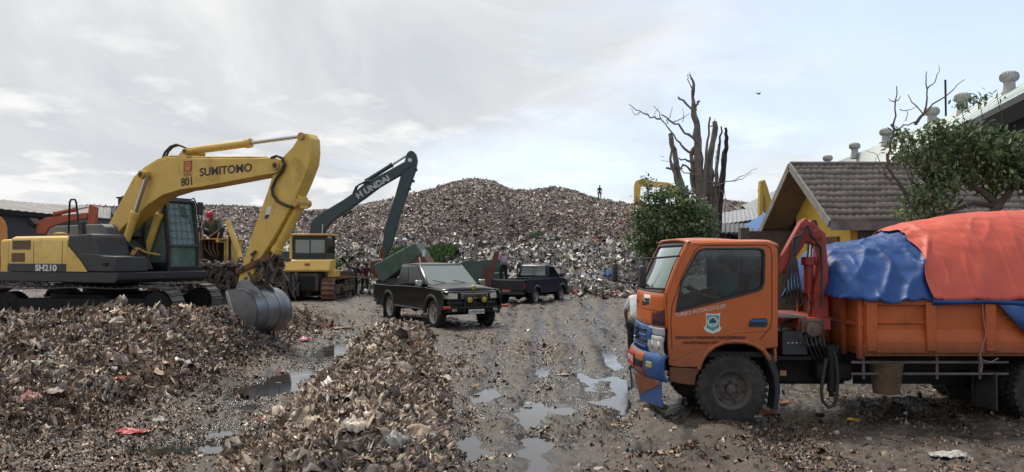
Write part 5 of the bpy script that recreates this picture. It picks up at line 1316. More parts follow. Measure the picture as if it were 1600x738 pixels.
def pickup(root, p):
    W = p['w'] / 2; wb = p['wb'] / 2; xf, xr = p['front'], p['rear']; belt = p['belt']; sill = p['sill']; ra = p['tyre'] * 1.22
    paint, bedp = p['paint'], p['bedpaint']; c0, c1 = p['cab']; t0, t1 = p['top']; zr = p['roof']; zc = p['cowl']; cz = p['tyre']
    sideo = [(xr, sill + .15), (xr, belt), (c0 - .02, belt), (c0, belt + .02), (c1, zc - .06), (xf - .15, p['nose']), (xf - .03, p['nose'] - .12), (xf, sill + .02)]
    sideo += arc(wb, cz, ra, -8, 188)[0:] + arc(-wb, cz, ra, -8, 188) + [(xr + .1, sill + .1)]
    # clean order: front arch is met after the front corner
    sideo = [q for q in sideo if q[1] > sill - .02]
    for s_ in (1, -1):
        body = MB().prism(sideo, s_ * W - .05, s_ * W + .0).build('body_side', paint, root, bevel=0.05, seg=3)
        for cx0 in (wb, -wb):
            a = arc(cx0, cz, ra + .035, 0, 180, 15); MB().tube([(x, s_ * (W + .015), z) for x, z in a], 0.058, 8).build('wheel_arch_flare', p['flare'], body)
        dm = MB()
        for xs in p['doors']: dm.bx(xs - .006, xs + .006, s_ * (W + .003) - .004, s_ * (W + .003) + .004, sill + .08, belt - .01)
        dm.build('door_gap', BLK, body, smooth=0)
        for xs in p['handles']: MB().bx(xs - .08, xs + .08, s_ * (W + .015) - .015, s_ * (W + .015) + .015, belt - .13, belt - .09).build('door_handle', p['trim'], body, bevel=0.008)
        wheel(root, (wb, s_ * (W - .12), cz), cz, .24, p['rim'], 0.68, 0.02, side=s_, lug=True)
        wheel(root, (-wb, s_ * (W - .12), cz), cz, .24, p['rim'], 0.68, 0.02, side=s_, lug=True)
        # mirror
        MB().tube([(c1 - .22, s_ * (W - .08), belt + .10), (c1 - .20, s_ * (W + .06), belt + .12)], .02).build('mirror_arm', BLK, root)
        MB().bx(c1 - .26, c1 - .14, s_ * (W + .13) - .10, s_ * (W + .13) + .10, belt + .04, belt + .22).build('mirror', p['mirror'], root, bevel=0.03)
        MB().tube([(-wb + ra + .1, s_ * (W + .03), sill - .02), (wb - ra - .1, s_ * (W + .03), sill - .02)], .035, 8).build('side_step', BLK, root) if p['step'] else None
    MB().bx(c0, c1, -W + .05, W - .05, sill, belt).bx(c1 - .02, xf - .22, -W + .34, W - .34, sill + .05, p['nose'] - .05).bx(xr + .05, c0, -W + .36, W - .36, sill + .12, sill + .3).build('cabin_floor', bedp, root)
    # bonnet
    m = MB()
    def hood(u, v): x = c1 - .04 + (xf - .12 - c1 + .04) * u; y = (-W + .03) + (2 * W - .06) * v; t = abs(2 * v - 1); return (x - .20 * t ** 3 * u ** 3, y, zc + (p['nose'] - zc) * u ** 1.25 + .035 * (1 - t ** 2) - .05 * t ** 6 - 0.05 * max(0, u - .92) / .08)
    m.grid(hood, 14, 17); bn = m.build('bonnet', paint, root, solid=.03, smooth=50)
    # nose
    out_ = [(xf - .40, -W + .01), (xf - .20, -W + .04), (xf - .07, -W + .13), (xf + .01, -W + .32), (xf + .05, -.2), (xf + .05, .2), (xf + .01, W - .32), (xf - .07, W - .13), (xf - .20, W - .04), (xf - .40, W - .01)]
    ns = MB().prismy(out_, sill + .02, p['nose'] - .03).build('nose', paint, root, bevel=.07, seg=3)
    ou2 = [(x + .05, y * 1.01) for x, y in out_]
    MB().prismy([(x + .03, y) for x, y in out_], sill - .06, sill + .24).build('front_bumper', p['bumper'], root, bevel=.03)
    z1 = p['nose'] - .09; z0 = z1 - .15
    for s_ in (1, -1):
        MB().hexa([(xf - .17, s_ * (W - .03), z0), (xf + .005, s_ * (W - .18), z0), (xf + .035, s_ * (W - .38), z0), (xf - .1, s_ * (W - .38), z0), (xf - .22, s_ * (W - .03), z1), (xf - .02, s_ * (W - .18), z1), (xf + .02, s_ * (W - .38), z1), (xf - .1, s_ * (W - .42), z1)]).build('headlight', LAMP, root, bevel=.01)
    gm = MB().bx(xf + .02, xf + .055, -W + .46, W - .46, z0 - .02, z1 + .01).build('radiator_grille', BLK, root, bevel=.01)
    for k in range(3): MB().bx(xf + .05, xf + .07, -W + .47, W - .47, z0 + .01 + .06 * k, z0 + .032 + .06 * k).build('grille_bar', p['trim'], gm, bevel=.004)
    # glasshouse
    b = [(c0, -W + .04, belt - .01), (c1, -W + .04, zc - .04), (c1, W - .04, zc - .04), (c0, W - .04, belt - .01)]
    tp = [(t0, -W + .155, zr - .02), (t1, -W + .155, zr - .03), (t1, W - .155, zr - .03), (t0, W - .155, zr - .02)]
    gh = MB().hexa(b + tp).build('cab_roof', paint, root, bevel=.09, seg=4)
    MB().grid(lambda u, v: (t0 + .03 + (t1 - t0 - .06) * u, (-W + .19) + (2 * W - .38) * v, zr - .03 + .045 * math.sin(PI * min(max(u, .0), 1)) ** .5 * (1 - abs(2 * v - 1) ** 3)), 9, 9).build('roof_skin', paint, gh, smooth=60)
    m = MB(); face_quad(m, b[1], b[2], tp[2], tp[1], .05, .95, .08, .92, .008); ws = m.build('windscreen', p['wscreen'], gh, smooth=0)
    for s_ in (.25, .62): MB().tube([Vector(b[1]).lerp(Vector(b[2]), 1 - s_) + Vector((-.01, 0, .07)), Vector(b[1]).lerp(Vector(b[2]), 1 - s_ - .25) + Vector((-.07, 0, .16))], .012, 5).build('wiper', BLK, ws)
    m = MB(); face_quad(m, b[3], b[0], tp[0], tp[3], .10, .90, .22, .86, .008); m.build('rear_window', p['rearglass'], gh, smooth=0)
    for (A, B, C_, D, fl) in ((b[0], b[1], tp[1], tp[0], 0), (b[2], b[3], tp[3], tp[2], 1)):
        for (u0, u1) in p['wins']:
            cut = [(u0, .16), (u1, .16), (u1 - (.05 if u1 > .9 else 0), .86), (u0 + (.02 if u0 < .1 else 0), .86)]
            if fl: cut = [(1 - u, v) for u, v in cut][::-1]
            m = MB(); face_quad(m, A, B, C_, D, 0, 1, 0, 1, .008, cut); m.build('side_window', GLO, gh, smooth=0)
    # bed
    bd = MB().bx(xr, c0, -W + .05, W - .05, sill + .25, sill + .30).bx(xr, xr + .05, -W + .02, W - .02, sill + .15, belt - .01).bx(c0 - .06, c0 - .01, -W + .05, W - .05, sill + .2, belt + .02)
    bd.bx(xr + .05, c0, -W + .05, -W + .10, sill + .3, belt - .01).bx(xr + .05, c0, W - .10, W - .05, sill + .3, belt - .01)
    bedo = bd.build('cargo_bed', bedp, root, bevel=.01)
    MB().bx(xr - .03, xr, -W + .04, W - .04, sill + .18, belt - .02).build('tailgate', bedp, bedo, bevel=.012)
    for s_ in (1, -1): MB().bx(xr - .02, xr + .02, s_ * (W - .06) - .05, s_ * (W - .06) + .05, belt - .36, belt - .16).build('tail_light', REDP, root, bevel=.01)
    MB().bx(xr - .10, xr + .1, -W + .05, W - .05, sill - .0, sill + .13).build('rear_bumper', BLK, root, bevel=.02)
    MB().cyl((wb, -W + .2, cz), (wb, W - .2, cz), .05).cyl((-wb, -W + .2, cz), (-wb, W - .2, cz), .06).ball((-wb, 0, cz), .16).bx(xr + .3, xf - .5, -.42, -.32, sill - .02, sill + .12).bx(xr + .3, xf - .5, .32, .42, sill - .02, sill + .12).build('underbody', DKM, root)
def black_pickup():
    loc = (-2.245, 23.08, 0.0); loc = (loc[0], loc[1], Hs(-1.5, 21.6) * 0.5)
    r = thing('pickup_truck', 'black double cab pickup with round yellow spotlights on its front bar', 'pickup truck', loc, -60)
    pickup(r, dict(w=1.76, wb=3.3, front=2.40, rear=-2.98, belt=1.08, sill=0.50, tyre=0.385, paint=BLKP, bedpaint=BLKP, cab=(-1.22, 1.15), top=(-1.05, 0.26), roof=1.77, cowl=1.17, nose=1.06,
                   flare=M_('grey_flare', (0.03, 0.031, 0.032), .6, dirt=.3), doors=(-1.18, -.05, 1.08), handles=(-1.02, .1), trim=CHROME, rim=ALLOY, mirror=CHROME, bumper=BLKP, step=True, wscreen=WSCR, rearglass=GLO, wins=((.05, .42), (.48, .95))))
    xf = 2.40
    MB().bar((xf + .16, -.98, .60), (xf + .16, .98, .60), .035, .035).tube([(xf + .1, -.35, .45), (xf + .16, -.35, .62), (xf + .12, -.30, .92), (xf + .12, .30, .92), (xf + .16, .35, .62), (xf + .1, .35, .45)], .02).build('bull_bar', BLK, r)
    for s_ in (1, -1):
        MB().bx(xf + .13, xf + .20, s_ * .88 - .10, s_ * .88 + .10, .57, .64).build('red_bar_end', REDP, r, bevel=.01)
        sp = MB().lathe([(0.02, -.08), (.09, -.05), (.105, 0), (.105, .02)], (xf + .20, s_ * .22, .80), (1, 0, 0), 20).build('spotlight', BLK, r)
        MB().lathe([(.080, .018), (.06, .030), (0, .034)], (xf + .20, s_ * .22, .80), (1, 0, 0), 20).build('lens', AMB, sp)
        MB().bx(xf + .07, xf + .10, s_ * .62 - .07, s_ * .62 + .07, .49, .56).build('fog_light', LAMP, r, bevel=.01)
    MB().tube([(xf - .02, 0, 1.03), (xf - .02, 0, 1.10)], .015).ball((xf, 0, 1.12), (.04, .07, .07)).build('small_lamp', AMB, r)
    pl = MB().bx(xf + .17, xf + .18, -.24, .24, .42, .54).build('number_plate', WHT, r, bevel=.002)
    lettering('A 9729 GVA', 0.095, INKB, pl, textplane((xf + .182, -.215, .445), (0, 1, 0), (0, 0, 1)), bold=.002, sx=.9)
    MB().bx(-2.15, -2.10, -.9, -.75, .05, .5).build('mud_flap', BLK, r)
black_pickup()
def blue_pickup():
    loc = (0.88, 33.9, 0.0)
    r = thing('pickup_truck', 'dark navy single cab pickup with a man standing in its bed', 'pickup truck', loc, 63)
    pickup(r, dict(w=1.66, wb=2.65, front=2.0, rear=-2.35, belt=1.05, sill=0.42, tyre=0.33, paint=NAVP, bedpaint=NAVD, cab=(0.05, 1.35), top=(0.22, 0.78), roof=1.66, cowl=1.12, nose=0.98,
                   flare=NAVP, doors=(.12, 1.2), handles=(.3,), trim=CHROME, rim=ALLOY, mirror=BLK, bumper=BLK, step=False, wscreen=GLO, rearglass=WSCR, wins=((.12, .92),)))
    pl = MB().bx(-2.41, -2.39, -.18, .24, .50, .64).build('number_plate', M_('red_plate2', (0.40, .03, .04), .5), r)
    lettering('A 8124', 0.09, WHP, pl, textplane((-2.412, .2, .535), (0, -1, 0), (0, 0, 1)))
    MB().bar((-.05, -.7, 1.08), (-.05, -.7, 1.5), .04, .04).bar((-.05, .7, 1.08), (-.05, .7, 1.5), .04, .04).bar((-.05, -.72, 1.5), (-.05, .72, 1.5), .04, .04).build('bed_rack', NAVD, r)
    return r
blue_pickup()

# ================================================================== bulldozers
def bulldozer_rear():
    loc = (-9.15, 35.6, -0.02)
    d = thing('bulldozer', 'yellow bulldozer seen from behind with its windowed cab and rusty track', 'bulldozer', loc, 90)
    T2 = M_('rusty_track', (0.20, 0.10, 0.055), 0.75, vary=.4, dirt=.4, dcol=(.06, .045, .035), bump=.4)
    for y0, y1 in ((-1.32, -.76), (.76, 1.32)): crawler(d, y0, y1, 2.6, 1.02, T2, MUDM, grouser=.06, rollers=5)
    MB().bx(-1.45, 1.6, -.72, .72, .45, 1.35).bx(-1.7, -1.4, -.62, .62, .5, 1.3).build('hull', MUDM, d, bevel=.05)
    MB().bx(-1.74, -1.70, -.45, .45, .55, 1.15).build('rear_plate', DKM, d, bevel=.02)
    tk = MB().hexa([(-1.78, -1.12, 1.42), (-.8, -1.12, 1.42), (-.8, 1.12, 1.42), (-1.78, 1.12, 1.42), (-1.55, -1.12, 1.86), (-.8, -1.12, 1.90), (-.8, 1.12, 1.90), (-1.55, 1.12, 1.86)]).build('rear_tank', YEL, d, bevel=.04)
    MB().bx(-1.82, -1.70, -1.15, 1.15, 1.36, 1.44).build('tank_skirt', YELD, d, bevel=.01)
    MB().bx(-1.70, -1.665, -.22, .0, 1.62, 1.72).build('emblem', REDP, tk)
    for s_ in (1, -1): MB().bx(-1.5, -.6, s_ * 1.15 - .18, s_ * 1.15 + .18, 1.10, 1.42).build('fender', YEL, d, bevel=.03)
    cab = MB(); 
    for xx in (-.78, .72):
        for yy in (-.72, .72): cab.bx(xx - .05, xx + .05, yy - .05, yy + .05, 1.88, 2.95)
    cab.bx(-.82, .76, -.76, .76, 1.88, 2.02).bx(-.82, -.76, -.76, .76, 2.02, 2.18).bx(-.81, -.77, -.03, .03, 2.1, 2.8).bx(-.82, -.76, -.76, .76, 2.78, 2.95).bx(-.82, .76, -.76, -.71, 2.02, 2.15).bx(-.82, .76, .71, .76, 2.02, 2.15)
    c = cab.build('cab', BLK, d, bevel=.015)
    MB().bx(-.795, -.785, -.67, -.03, 2.18, 2.78).build('rear_window', WSCR, c); MB().bx(-.795, -.785, .03, .67, 2.18, 2.78).build('rear_window', WSCR, c)
    for yy in (-.74, .74): MB().bx(-.73, .68, yy - .005, yy + .005, 2.15, 2.85).build('side_window', GLO, c)
    MB().bx(-.98, .95, -.92, .92, 2.96, 3.05).build('canopy_roof', YELD, d, bevel=.03)
    MB().bx(-.9, -.8, .80, .90, 1.9, 2.96).bx(.8, .9, .8, .9, 1.9, 2.96).build('rollover_frame', YEL, d, bevel=.01)
    MB().bx(.7, 2.2, -.5, .5, 1.3, 2.1).build('engine_bonnet', YEL, d, bevel=.06)
    MB().cyl((1.2, -.2, 2.1), (1.2, -.2, 2.7), .05).build('exhaust_pipe', RUST, d)
    MB().prism([(2.5, .25), (2.75, .3), (2.65, .8), (2.72, 1.3), (2.58, 1.3), (2.48, .8)], -1.35, 1.35).bar((0, -1.3, .5), (2.5, -1.3, .5), .12, .2).bar((0, 1.3, .5), (2.5, 1.3, .5), .12, .2).build('blade', MUDM, d, bevel=.02)
    m = MB(); rr_ = np.random.default_rng(9)
    for k in range(50):
        c_ = Vector((-1.75 + rr_.normal(0, .1), rr_.uniform(.2, 1.6), rr_.uniform(.55, 1.4)))
        m.tube([c_, c_ + Vector((0, rr_.normal(0, .08), -.15)), c_ + Vector((rr_.normal(0, .08), 0, -.4 - rr_.uniform(0, .2)))], [.05, .07, .02], 5)
    m.build('snagged_rubbish', RUBM, d)
bulldozer_rear()
def bulldozer_front():
    loc = (-9.95, 27.2, 0.05); fr = Frame(loc, -90)
    d = thing('bulldozer', 'old yellow bulldozer with open engine bay and blade heaped with rubbish', 'bulldozer', loc, -90)
    for y0, y1 in ((-1.30, -.76), (.76, 1.30)): crawler(d, y0, y1, 2.7, 1.0, TRK, MUDM, grouser=.06, rollers=5)
    MB().bx(-1.4, 1.5, -.7, .7, .45, 1.3).build('hull', MUDM, d, bevel=.05)
    # engine cover: two side walls, roof, dark opening
    eb = MB().bx(.2, 1.75, -.46, -.40, 1.2, 2.5).bx(.2, 1.75, .40, .46, 1.2, 2.5).bx(.0, 1.8, -.50, .50, 2.50, 2.56).build('engine_bonnet', YELD, d, bevel=.02)
    MB().bx(.3, 1.45, -.40, .40, 1.3, 2.42).build('engine', DKM, d, bevel=.05)
    m = MB()
    for k in range(4): m.tube([(1.6, -.3 + .15 * k, 2.48), (1.66, -.25 + .13 * k, 2.2), (1.62, -.1 + .1 * k, 2.0), (1.5, .1, 1.9)], .025, 6)
    m.build('engine_hoses', RUST, d)
    MB().prism([(1.55, 1.2), (1.85, 1.25), (1.75, 2.0), (1.70, 2.5), (1.45, 2.5)], .46, .60).build('radiator_guard_post', YELD, d, bevel=.02); MB().prism([(1.55, 1.2), (1.85, 1.25), (1.78, 2.0), (1.70, 2.5), (1.45, 2.5)], -.60, -.46).build('radiator_guard_post', YELD, d, bevel=.02)
    # the side panel with a cut-out (viewer's right)
    pn = [(-.0, 1.15), (.0, 2.52)]
    hole = [(.58, 1.9), (.82, 1.9), (.74, 2.35), (.60, 2.35)]
    m = MB(); m.prism([(.48, 1.2), (.98, 1.2), (.95, 1.9), (.84, 2.5), (.48, 2.52)], -.03, .03, [hole]); m.v = [(1.72 + y, x, z) for x, y, z in m.v]
    m.build('side_guard_panel', YEL, d)
    m = MB(); m.prism([(-.50, 1.2), (-1.0, 1.2), (-.9, 1.7), (-.75, 2.4), (-.50, 2.5)], -.03, .03); m.v = [(1.72 + y, x, z) for x, y, z in m.v]
    m.build('side_guard_panel', YELD, d)
    # blade lift cylinders
    a = (1.7, .45, 3.2); cylinder(d, (1.9, .58, 3.08), (2.35, 1.20, 1.80), .085, .92, YEL); cylinder(d, (1.75, -.70, 2.75), (2.35, -.35 - .2, 1.55), .08, .45, YEL)
    MB().prism([(1.6, 1.2), (1.85, 1.3), (1.95, 3.0), (1.8, 2.9)], .60, .64).build('lift_bracket', DKM, d, bevel=.02)
    MB().tube([(.9, .30, 2.5), (.9, .30, 3.0)], .03).build('exhaust_pipe', RUST, d)
    # blade facing the camera
    bl = MB().prism([(2.70, .15), (2.95, .25), (2.80, .8), (2.90, 1.45), (2.98, 1.62), (2.78, 1.62), (2.60, .9)], -1.62, 1.62).build('blade', MUDM, d, bevel=.03)
    m = MB(); rr_ = np.random.default_rng(12)
    for k in range(420):
        yy = rr_.uniform(-1.7, 1.7); top_ = rr_.uniform(0, 1) < .55
        c_ = Vector((2.85 + rr_.normal(.05, .12), yy, 1.62 + abs(rr_.normal(0, .07)) if top_ else rr_.uniform(.9, 1.62)))
        if not top_: c_.x = 2.98 + rr_.uniform(0, .05)
        dd = Vector((rr_.normal(0, .12), rr_.normal(0, .16), rr_.normal(0, .06) if top_ else -rr_.uniform(.1, .4)))
        m.cur = int(rr_.choice([0, 0, 0, 1, 2]))
        m.tube([c_ - dd / 2, c_ + Vector((rr_.normal(0, .03), 0, .02)), c_ + dd / 2], [.03, .055, .015], 5)
    m.build('blade_load', [RUBM, MUDM, M_('pale_rag', (.22, .19, .17), .8, vary=.5, scale=9)], d)
    MB().bar((0, -1.42, .5), (2.7, -1.42, .5), .14, .22).bar((0, 1.42, .5), (2.7, 1.42, .5), .14, .22).build('push_arm', YELD, d)
    MB().bx(-1.3, -.2, -.7, .7, 1.3, 1.9).build('operator_platform', YELD, d, bevel=.04)
    return fr
DZ = bulldozer_front()

# ================================================================== green excavator with a long boom
GRN = M_('dark_green_paint', (0.030, 0.050, 0.055), 0.45, vary=.15, dirt=.3, dcol=(.09, .075, .06))
def green_excavator():
    loc = (-8.9, 33.6, 0.15)
    loc = (-10.75, 40.0, 0.25); A = -2; fr = Frame(loc, A)
    e = thing('excavator', 'dark green excavator with raised boom standing behind the windowed bulldozer', 'excavator', loc, A)
    for y0, y1 in ((-1.45, -.85), (.85, 1.45)): crawler(e, y0, y1, 3.4, .9, TRK, DKM, rollers=5)
    MB().bx(-1.0, 1.0, -.9, .9, .4, 1.0).build('undercarriage', DKM, e)
    bd = MB().prism([(-2.6, 1.0), (.75, 1.0), (.75, 1.5), (.5, 2.0), (-2.3, 2.1), (-2.65, 1.9)], -1.3, 1.3).build('machine_house', GRN, e, bevel=.05)
    cb = MB().prism([(-.9, 1.5), (.7, 1.5), (.7, 2.1), (.5, 2.8), (-.9, 2.8)], .35, 1.3).build('cab', GRN, e, bevel=.03)
    MB().prism([(-.8, 2.0), (.6, 2.0), (.42, 2.7), (-.8, 2.7)], .33, 1.32).build('cab_window', GLO, cb)
    Z = lambda pts: [(420 + x / 2.838, 220 + y / 2.838) for x, y in pts]
    bpoly = fr.poly(Z([(183, 385), (187, 362), (205, 338), (225, 325), (330, 262), (380, 228), (430, 185), (520, 138), (600, 93), (632, 92), (640, 108), (600, 134), (585, 150), (490, 205), (430, 250), (330, 320), (290, 350), (265, 372), (245, 402), (238, 470), (190, 560), (165, 560), (170, 470)]), -.22)
    bo = MB().prism(bpoly, -.22, .22).build('boom', GRN, e, bevel=.03)
    apoly = fr.poly(Z([(612, 55), (625, 43), (640, 46), (652, 60), (658, 88), (650, 130), (622, 210), (590, 300), (562, 395), (548, 450), (525, 505), (505, 525), (490, 520), (503, 460), (512, 385), (530, 330), (556, 255), (585, 150), (600, 95)]), -.2)
    ar = MB().prism(apoly, -.18, .18).build('arm', GRN, e, bevel=.03)
    MB().prism(fr.poly(Z([(487, 523), (497, 470), (515, 470), (512, 523)]), -.2), -.195, .195).build('rusty_arm_end', RUST, ar, bevel=.01)
    q = [fr.p3(*p_, -.25) for p_ in Z([(372, 235), (385, 205), (415, 190), (440, 190)])]
    for k in range(3): MB().tube([p_ + Vector((.08 * k, 0, .06 * k)) for p_ in q], .035, 6).build('hose', BLK, bo)
    cylinder(e, fr.p3(*Z([(430, 180)])[0], 0), fr.p3(*Z([(618, 62)])[0], 0), .11, .62, GRN)
    cylinder(e, fr.p3(*Z([(330, 335)])[0], -.4), fr.p3(*Z([(402, 288)])[0], -.4), .06, .5, BLK)
    cylinder(e, fr.p3(*Z([(232, 480)])[0], -.45), fr.p3(*Z([(240, 370)])[0], -.45), .05, .4, DKM)
    m = MB()
    for p_ in Z([(560, 390), (620, 215), (648, 130), (636, 180)]): c_ = fr.p3(*p_, 0); m.bx(c_.x - .05, c_.x + .12, -.1, .1, c_.z - .06, c_.z + .06)
    m.build('hose_bracket', BLK, ar)
    p0 = fr.p3(*Z([(395, 258)])[0], -.22); p1 = fr.p3(*Z([(480, 208)])[0], -.22)
    lettering('H UNDAI', .42, M_('faded_lettering', (.42, .43, .42), .6, vary=.3, scale=6, dirt=.3), bo, textplane((p0.x, -.226, p0.z), (p1.x - p0.x, 0, p1.z - p0.z), (0, 0, 1)), bold=.02, sx=1.12)
    MB().bx(fr.p3(*Z([(628, 98)])[0]).x - .1, fr.p3(*Z([(628, 98)])[0]).x + .1, -.19, -.185, fr.p3(*Z([(628, 98)])[0]).z - .15, fr.p3(*Z([(628, 98)])[0]).z + .2).build('notice_plate', WHT, ar)
    # grab bucket lying on the rubbish
    c_ = fr.p3(*Z([(500, 525)])[0]); MB().prism([(c_.x - .5, c_.z - .1), (c_.x + .3, c_.z), (c_.x + .5, c_.z - .6), (c_.x + .1, c_.z - 1.1), (c_.x - .5, c_.z - .9)], -.5, .5).build('bucket', RUST, e, bevel=.05)
green_excavator()

# ================================================================== far excavator arms
OR2 = M_('orange_machine_paint', (0.36, 0.075, 0.03), 0.5, vary=.15, dirt=.35, dcol=(.10, .04, .03))
OR3 = M_('light_orange_machine_paint', (0.55, 0.22, 0.04), 0.45, vary=.1, dirt=.25)
def small_excavator(loc, yaw, label, paint, boom, arm, extra=None, house=True, hz=0.0, by=.2, group=None):
    fr = Frame(loc, yaw); e = thing('excavator', label, 'excavator', loc, yaw, group)
    for y0, y1 in ((-1.4, -.85), (.85, 1.4)): crawler(e, y0, y1, 3.0, .85, TRK, DKM, rollers=4)
    MB().prism([(-2.5, .95), (1.4, .95), (1.4, 1.5), (.6, 1.9), (-2.2, 2.0), (-2.55, 1.8)], -1.25, 1.25).build('machine_house', paint, e, bevel=.05)
    cb = MB().prism([(.0, 1.45), (1.6, 1.45), (1.6, 2.0), (1.4, 2.75), (.0, 2.75)], .3, 1.22).build('cab', BLK, e, bevel=.03)
    MB().prism([(.1, 1.9), (1.48, 1.9), (1.3, 2.65), (.1, 2.65)], .28, 1.24).build('cab_window', GLO, cb)
    bo = MB().prism(fr.poly(boom, -by), -by, by).build('boom', paint, e, bevel=.02)
    ar = MB().prism(fr.poly(arm, -by), -by * .8, by * .8).build('arm', paint, e, bevel=.02)
    return e, fr
ZZ = lambda pts: [(x / 7.38, 300 + y / 7.38) for x, y in pts]
e, fr_ = small_excavator((-26.6, 42, 0.2), 4, 'orange red excavator with low boom beyond the black engine hood', OR2,
    ZZ([(400, 380), (430, 350), (520, 298), (640, 285), (780, 262), (1000, 240), (1005, 300), (880, 325), (760, 345), (600, 395), (560, 410), (520, 480), (430, 480)]),
    ZZ([(1020, 150), (1045, 142), (1105, 175), (1095, 340), (1070, 400), (1000, 400), (1010, 250)]))
cylinder(e, fr_.p3(*ZZ([(625, 255)])[0]), fr_.p3(*ZZ([(1022, 170)])[0]), .12, .62, OR2)
m = MB(); m.prism(fr_.poly(ZZ([(285, 320), (340, 300), (400, 370), (380, 420), (330, 400)]), -.4), -.4, .4); m.build('bucket', DKM, e)
e, fr_ = small_excavator((-24.3, 32, 0.0), 35, 'light orange excavator cut off by the left edge of the picture', OR3,
    [(-30, 352), (-8, 342), (2, 339), (8, 346), (11.5, 356), (12, 376), (10, 400), (-4, 400), (-6, 372), (-14, 360), (-30, 366)], [(-60, 356), (-30, 350), (-30, 368), (-60, 372)])
e, fr_ = small_excavator((16.2, 78, 3.4), 180, 'yellow excavator arm rising above the green leafy tree', YEL,
    [(997, 283), (1003, 280), (1020, 284), (1043, 286), (1062, 296), (1075, 330), (1066, 332), (1050, 302), (1036, 294), (1003, 292)],
    [(990, 318), (990, 292), (992, 284), (998, 281), (1003, 288), (1000, 296), (999, 318)], by=.2)
m = MB(); m.prism(fr_.poly([(990, 318), (1000, 314), (1006, 318), (1006, 330), (998, 334), (991, 330)], -.5), -.6, .6); m.build('bucket', M_('reddish_bucket', (.2, .07, .04), .7), e, bevel=.03)
e, fr_ = small_excavator((13.4, 37, 0.0), 200, 'yellow excavator with folded upright arm behind the tiled house', YEL,
    [(1185, 290), (1187, 282), (1191, 282), (1195, 293), (1201, 315), (1205, 345), (1208, 380), (1200, 380), (1198, 345), (1193, 318)],
    [(1184, 284), (1188, 284), (1189, 300), (1188, 330), (1187, 352), (1183, 352), (1183, 320)], by=.11)
cylinder(e, fr_.p3(1187, 296, -.2), fr_.p3(1196, 340, -.2), .10, .55, YEL)

# ================================================================== steel skips
GRS = M_('worn_green_skip', (0.060, 0.098, 0.070), 0.6, vary=.25, dirt=.4, dcol=(.10, .08, .06), scratch=.35, scol=(.16, .06, .03))
GRI = M_('skip_inside_green', (0.045, 0.115, 0.085), 0.6, vary=.25, dirt=.35, dcol=(.07, .05, .04))
def tipped_skip():
    """horizontal half-round refuse hopper lying tilted"""
    base = at(628, 445, 31.5); base.z = Hs(base.x, base.y)
    e = thing('refuse_skip', 'dented dark green steel skip tipped up behind the black pickup', 'skip', base, -8)
    fr = Frame(base, -8)
    poly = fr.poly([(584, 414), (648, 379), (660, 398), (632, 416), (627, 420), (600, 441), (592, 438)], -.6)
    sk = MB(); sk.prism(poly, -.62, .62).build('shell', GRS, e, bevel=.05, seg=3)
    for px in (601, 617, 634):
        a, b = fr.p3(px - 1, 405 - (px - 601) * .53, -.63), fr.p3(px + 9, 428 - (px - 601) * .55, -.63)
        MB().bar(a, b, .05, .04, up=(0, 1, 0)).build('rib', GRS, e)
    MB().prism(fr.poly([(632, 416), (660, 397), (664, 404), (671, 415), (640, 417)], -.6), -.6, .6).build('rusty_lip', RUST, e, bevel=.02)
    MB().tube([fr.p3(655, 402, -.62), fr.p3(658, 416, -.62)], .03).build('stay_bar', WHT, e)
    MB().bx(fr.p3(660, 394, -.6).x, fr.p3(664, 394, -.6).x, -.62, -.55, fr.p3(660, 401, -.6).z, fr.p3(660, 391, -.6).z).build('hook_plate', WHT, e)
    a = fr.p3(598, 436); 
    MB().prism([(a.x - .1, a.z), (a.x + 1.6, a.z + .1), (a.x + 1.6, -0.02), (a.x - .1, -.02)], -.55, .55).build('support_frame', M_('green_dark_frame', (.02, .03, .025), .7, dirt=.5), e, bevel=.02)
tipped_skip()
def open_skip():
    base = at(752, 455, 34.6); base.z = Hs(base.x, base.y)
    e = thing('refuse_skip', 'open green steel skip standing behind the dark navy pickup', 'skip', base, 0); fr = Frame(base, 0)
    X = lambda px, py, y=0: fr.p3(px, py, y)
    lid = MB().prism(fr.poly([(715, 425), (717, 414), (724, 408), (736, 405.5), (748, 408), (755, 416), (756, 430), (752, 452), (716, 452)], -.8), -.85, -.75).build('end_panel', GRS, e, bevel=.02)
    l, r_, t_, b_ = X(741, 409).x, X(786, 409).x, X(741, 409).z, 0.0
    bx_ = MB().hexa([(l + .1, -.7, b_), (r_ - .1, -.7, b_), (r_ - .1, .7, b_), (l + .1, .7, b_), (l, -.75, t_ - .5), (r_ + .1, -.75, t_ - .5), (r_ + .1, .75, t_ - .5), (l, .75, t_ - .5)]).bx(l, l + .05, -.75, .75, t_ - .5, t_).bx(r_ + .05, r_ + .1, -.75, .75, t_ - .5, t_).bx(l, r_ + .1, .7, .75, t_ - .5, t_ + .04)
    bx_.build('shell', GRI, e, bevel=.015)
    MB().prism(fr.poly([(741, 441), (752, 411), (756, 411), (764, 414), (757, 447)], -.78), -.80, -.74).build('door_panel', GRS, e, bevel=.01)
    MB().bar(X(749, 408.5, -.7), X(784, 408.5, -.7), .08, .08).build('top_rail', GRS, e)
    MB().prism(fr.poly([(748, 452), (757, 418), (768, 420), (762, 452)], -.8), -.86, -.81).build('red_panel', M_('rusty_red_panel', (.14, .04, .03), .7, dirt=.4), e)
open_skip()
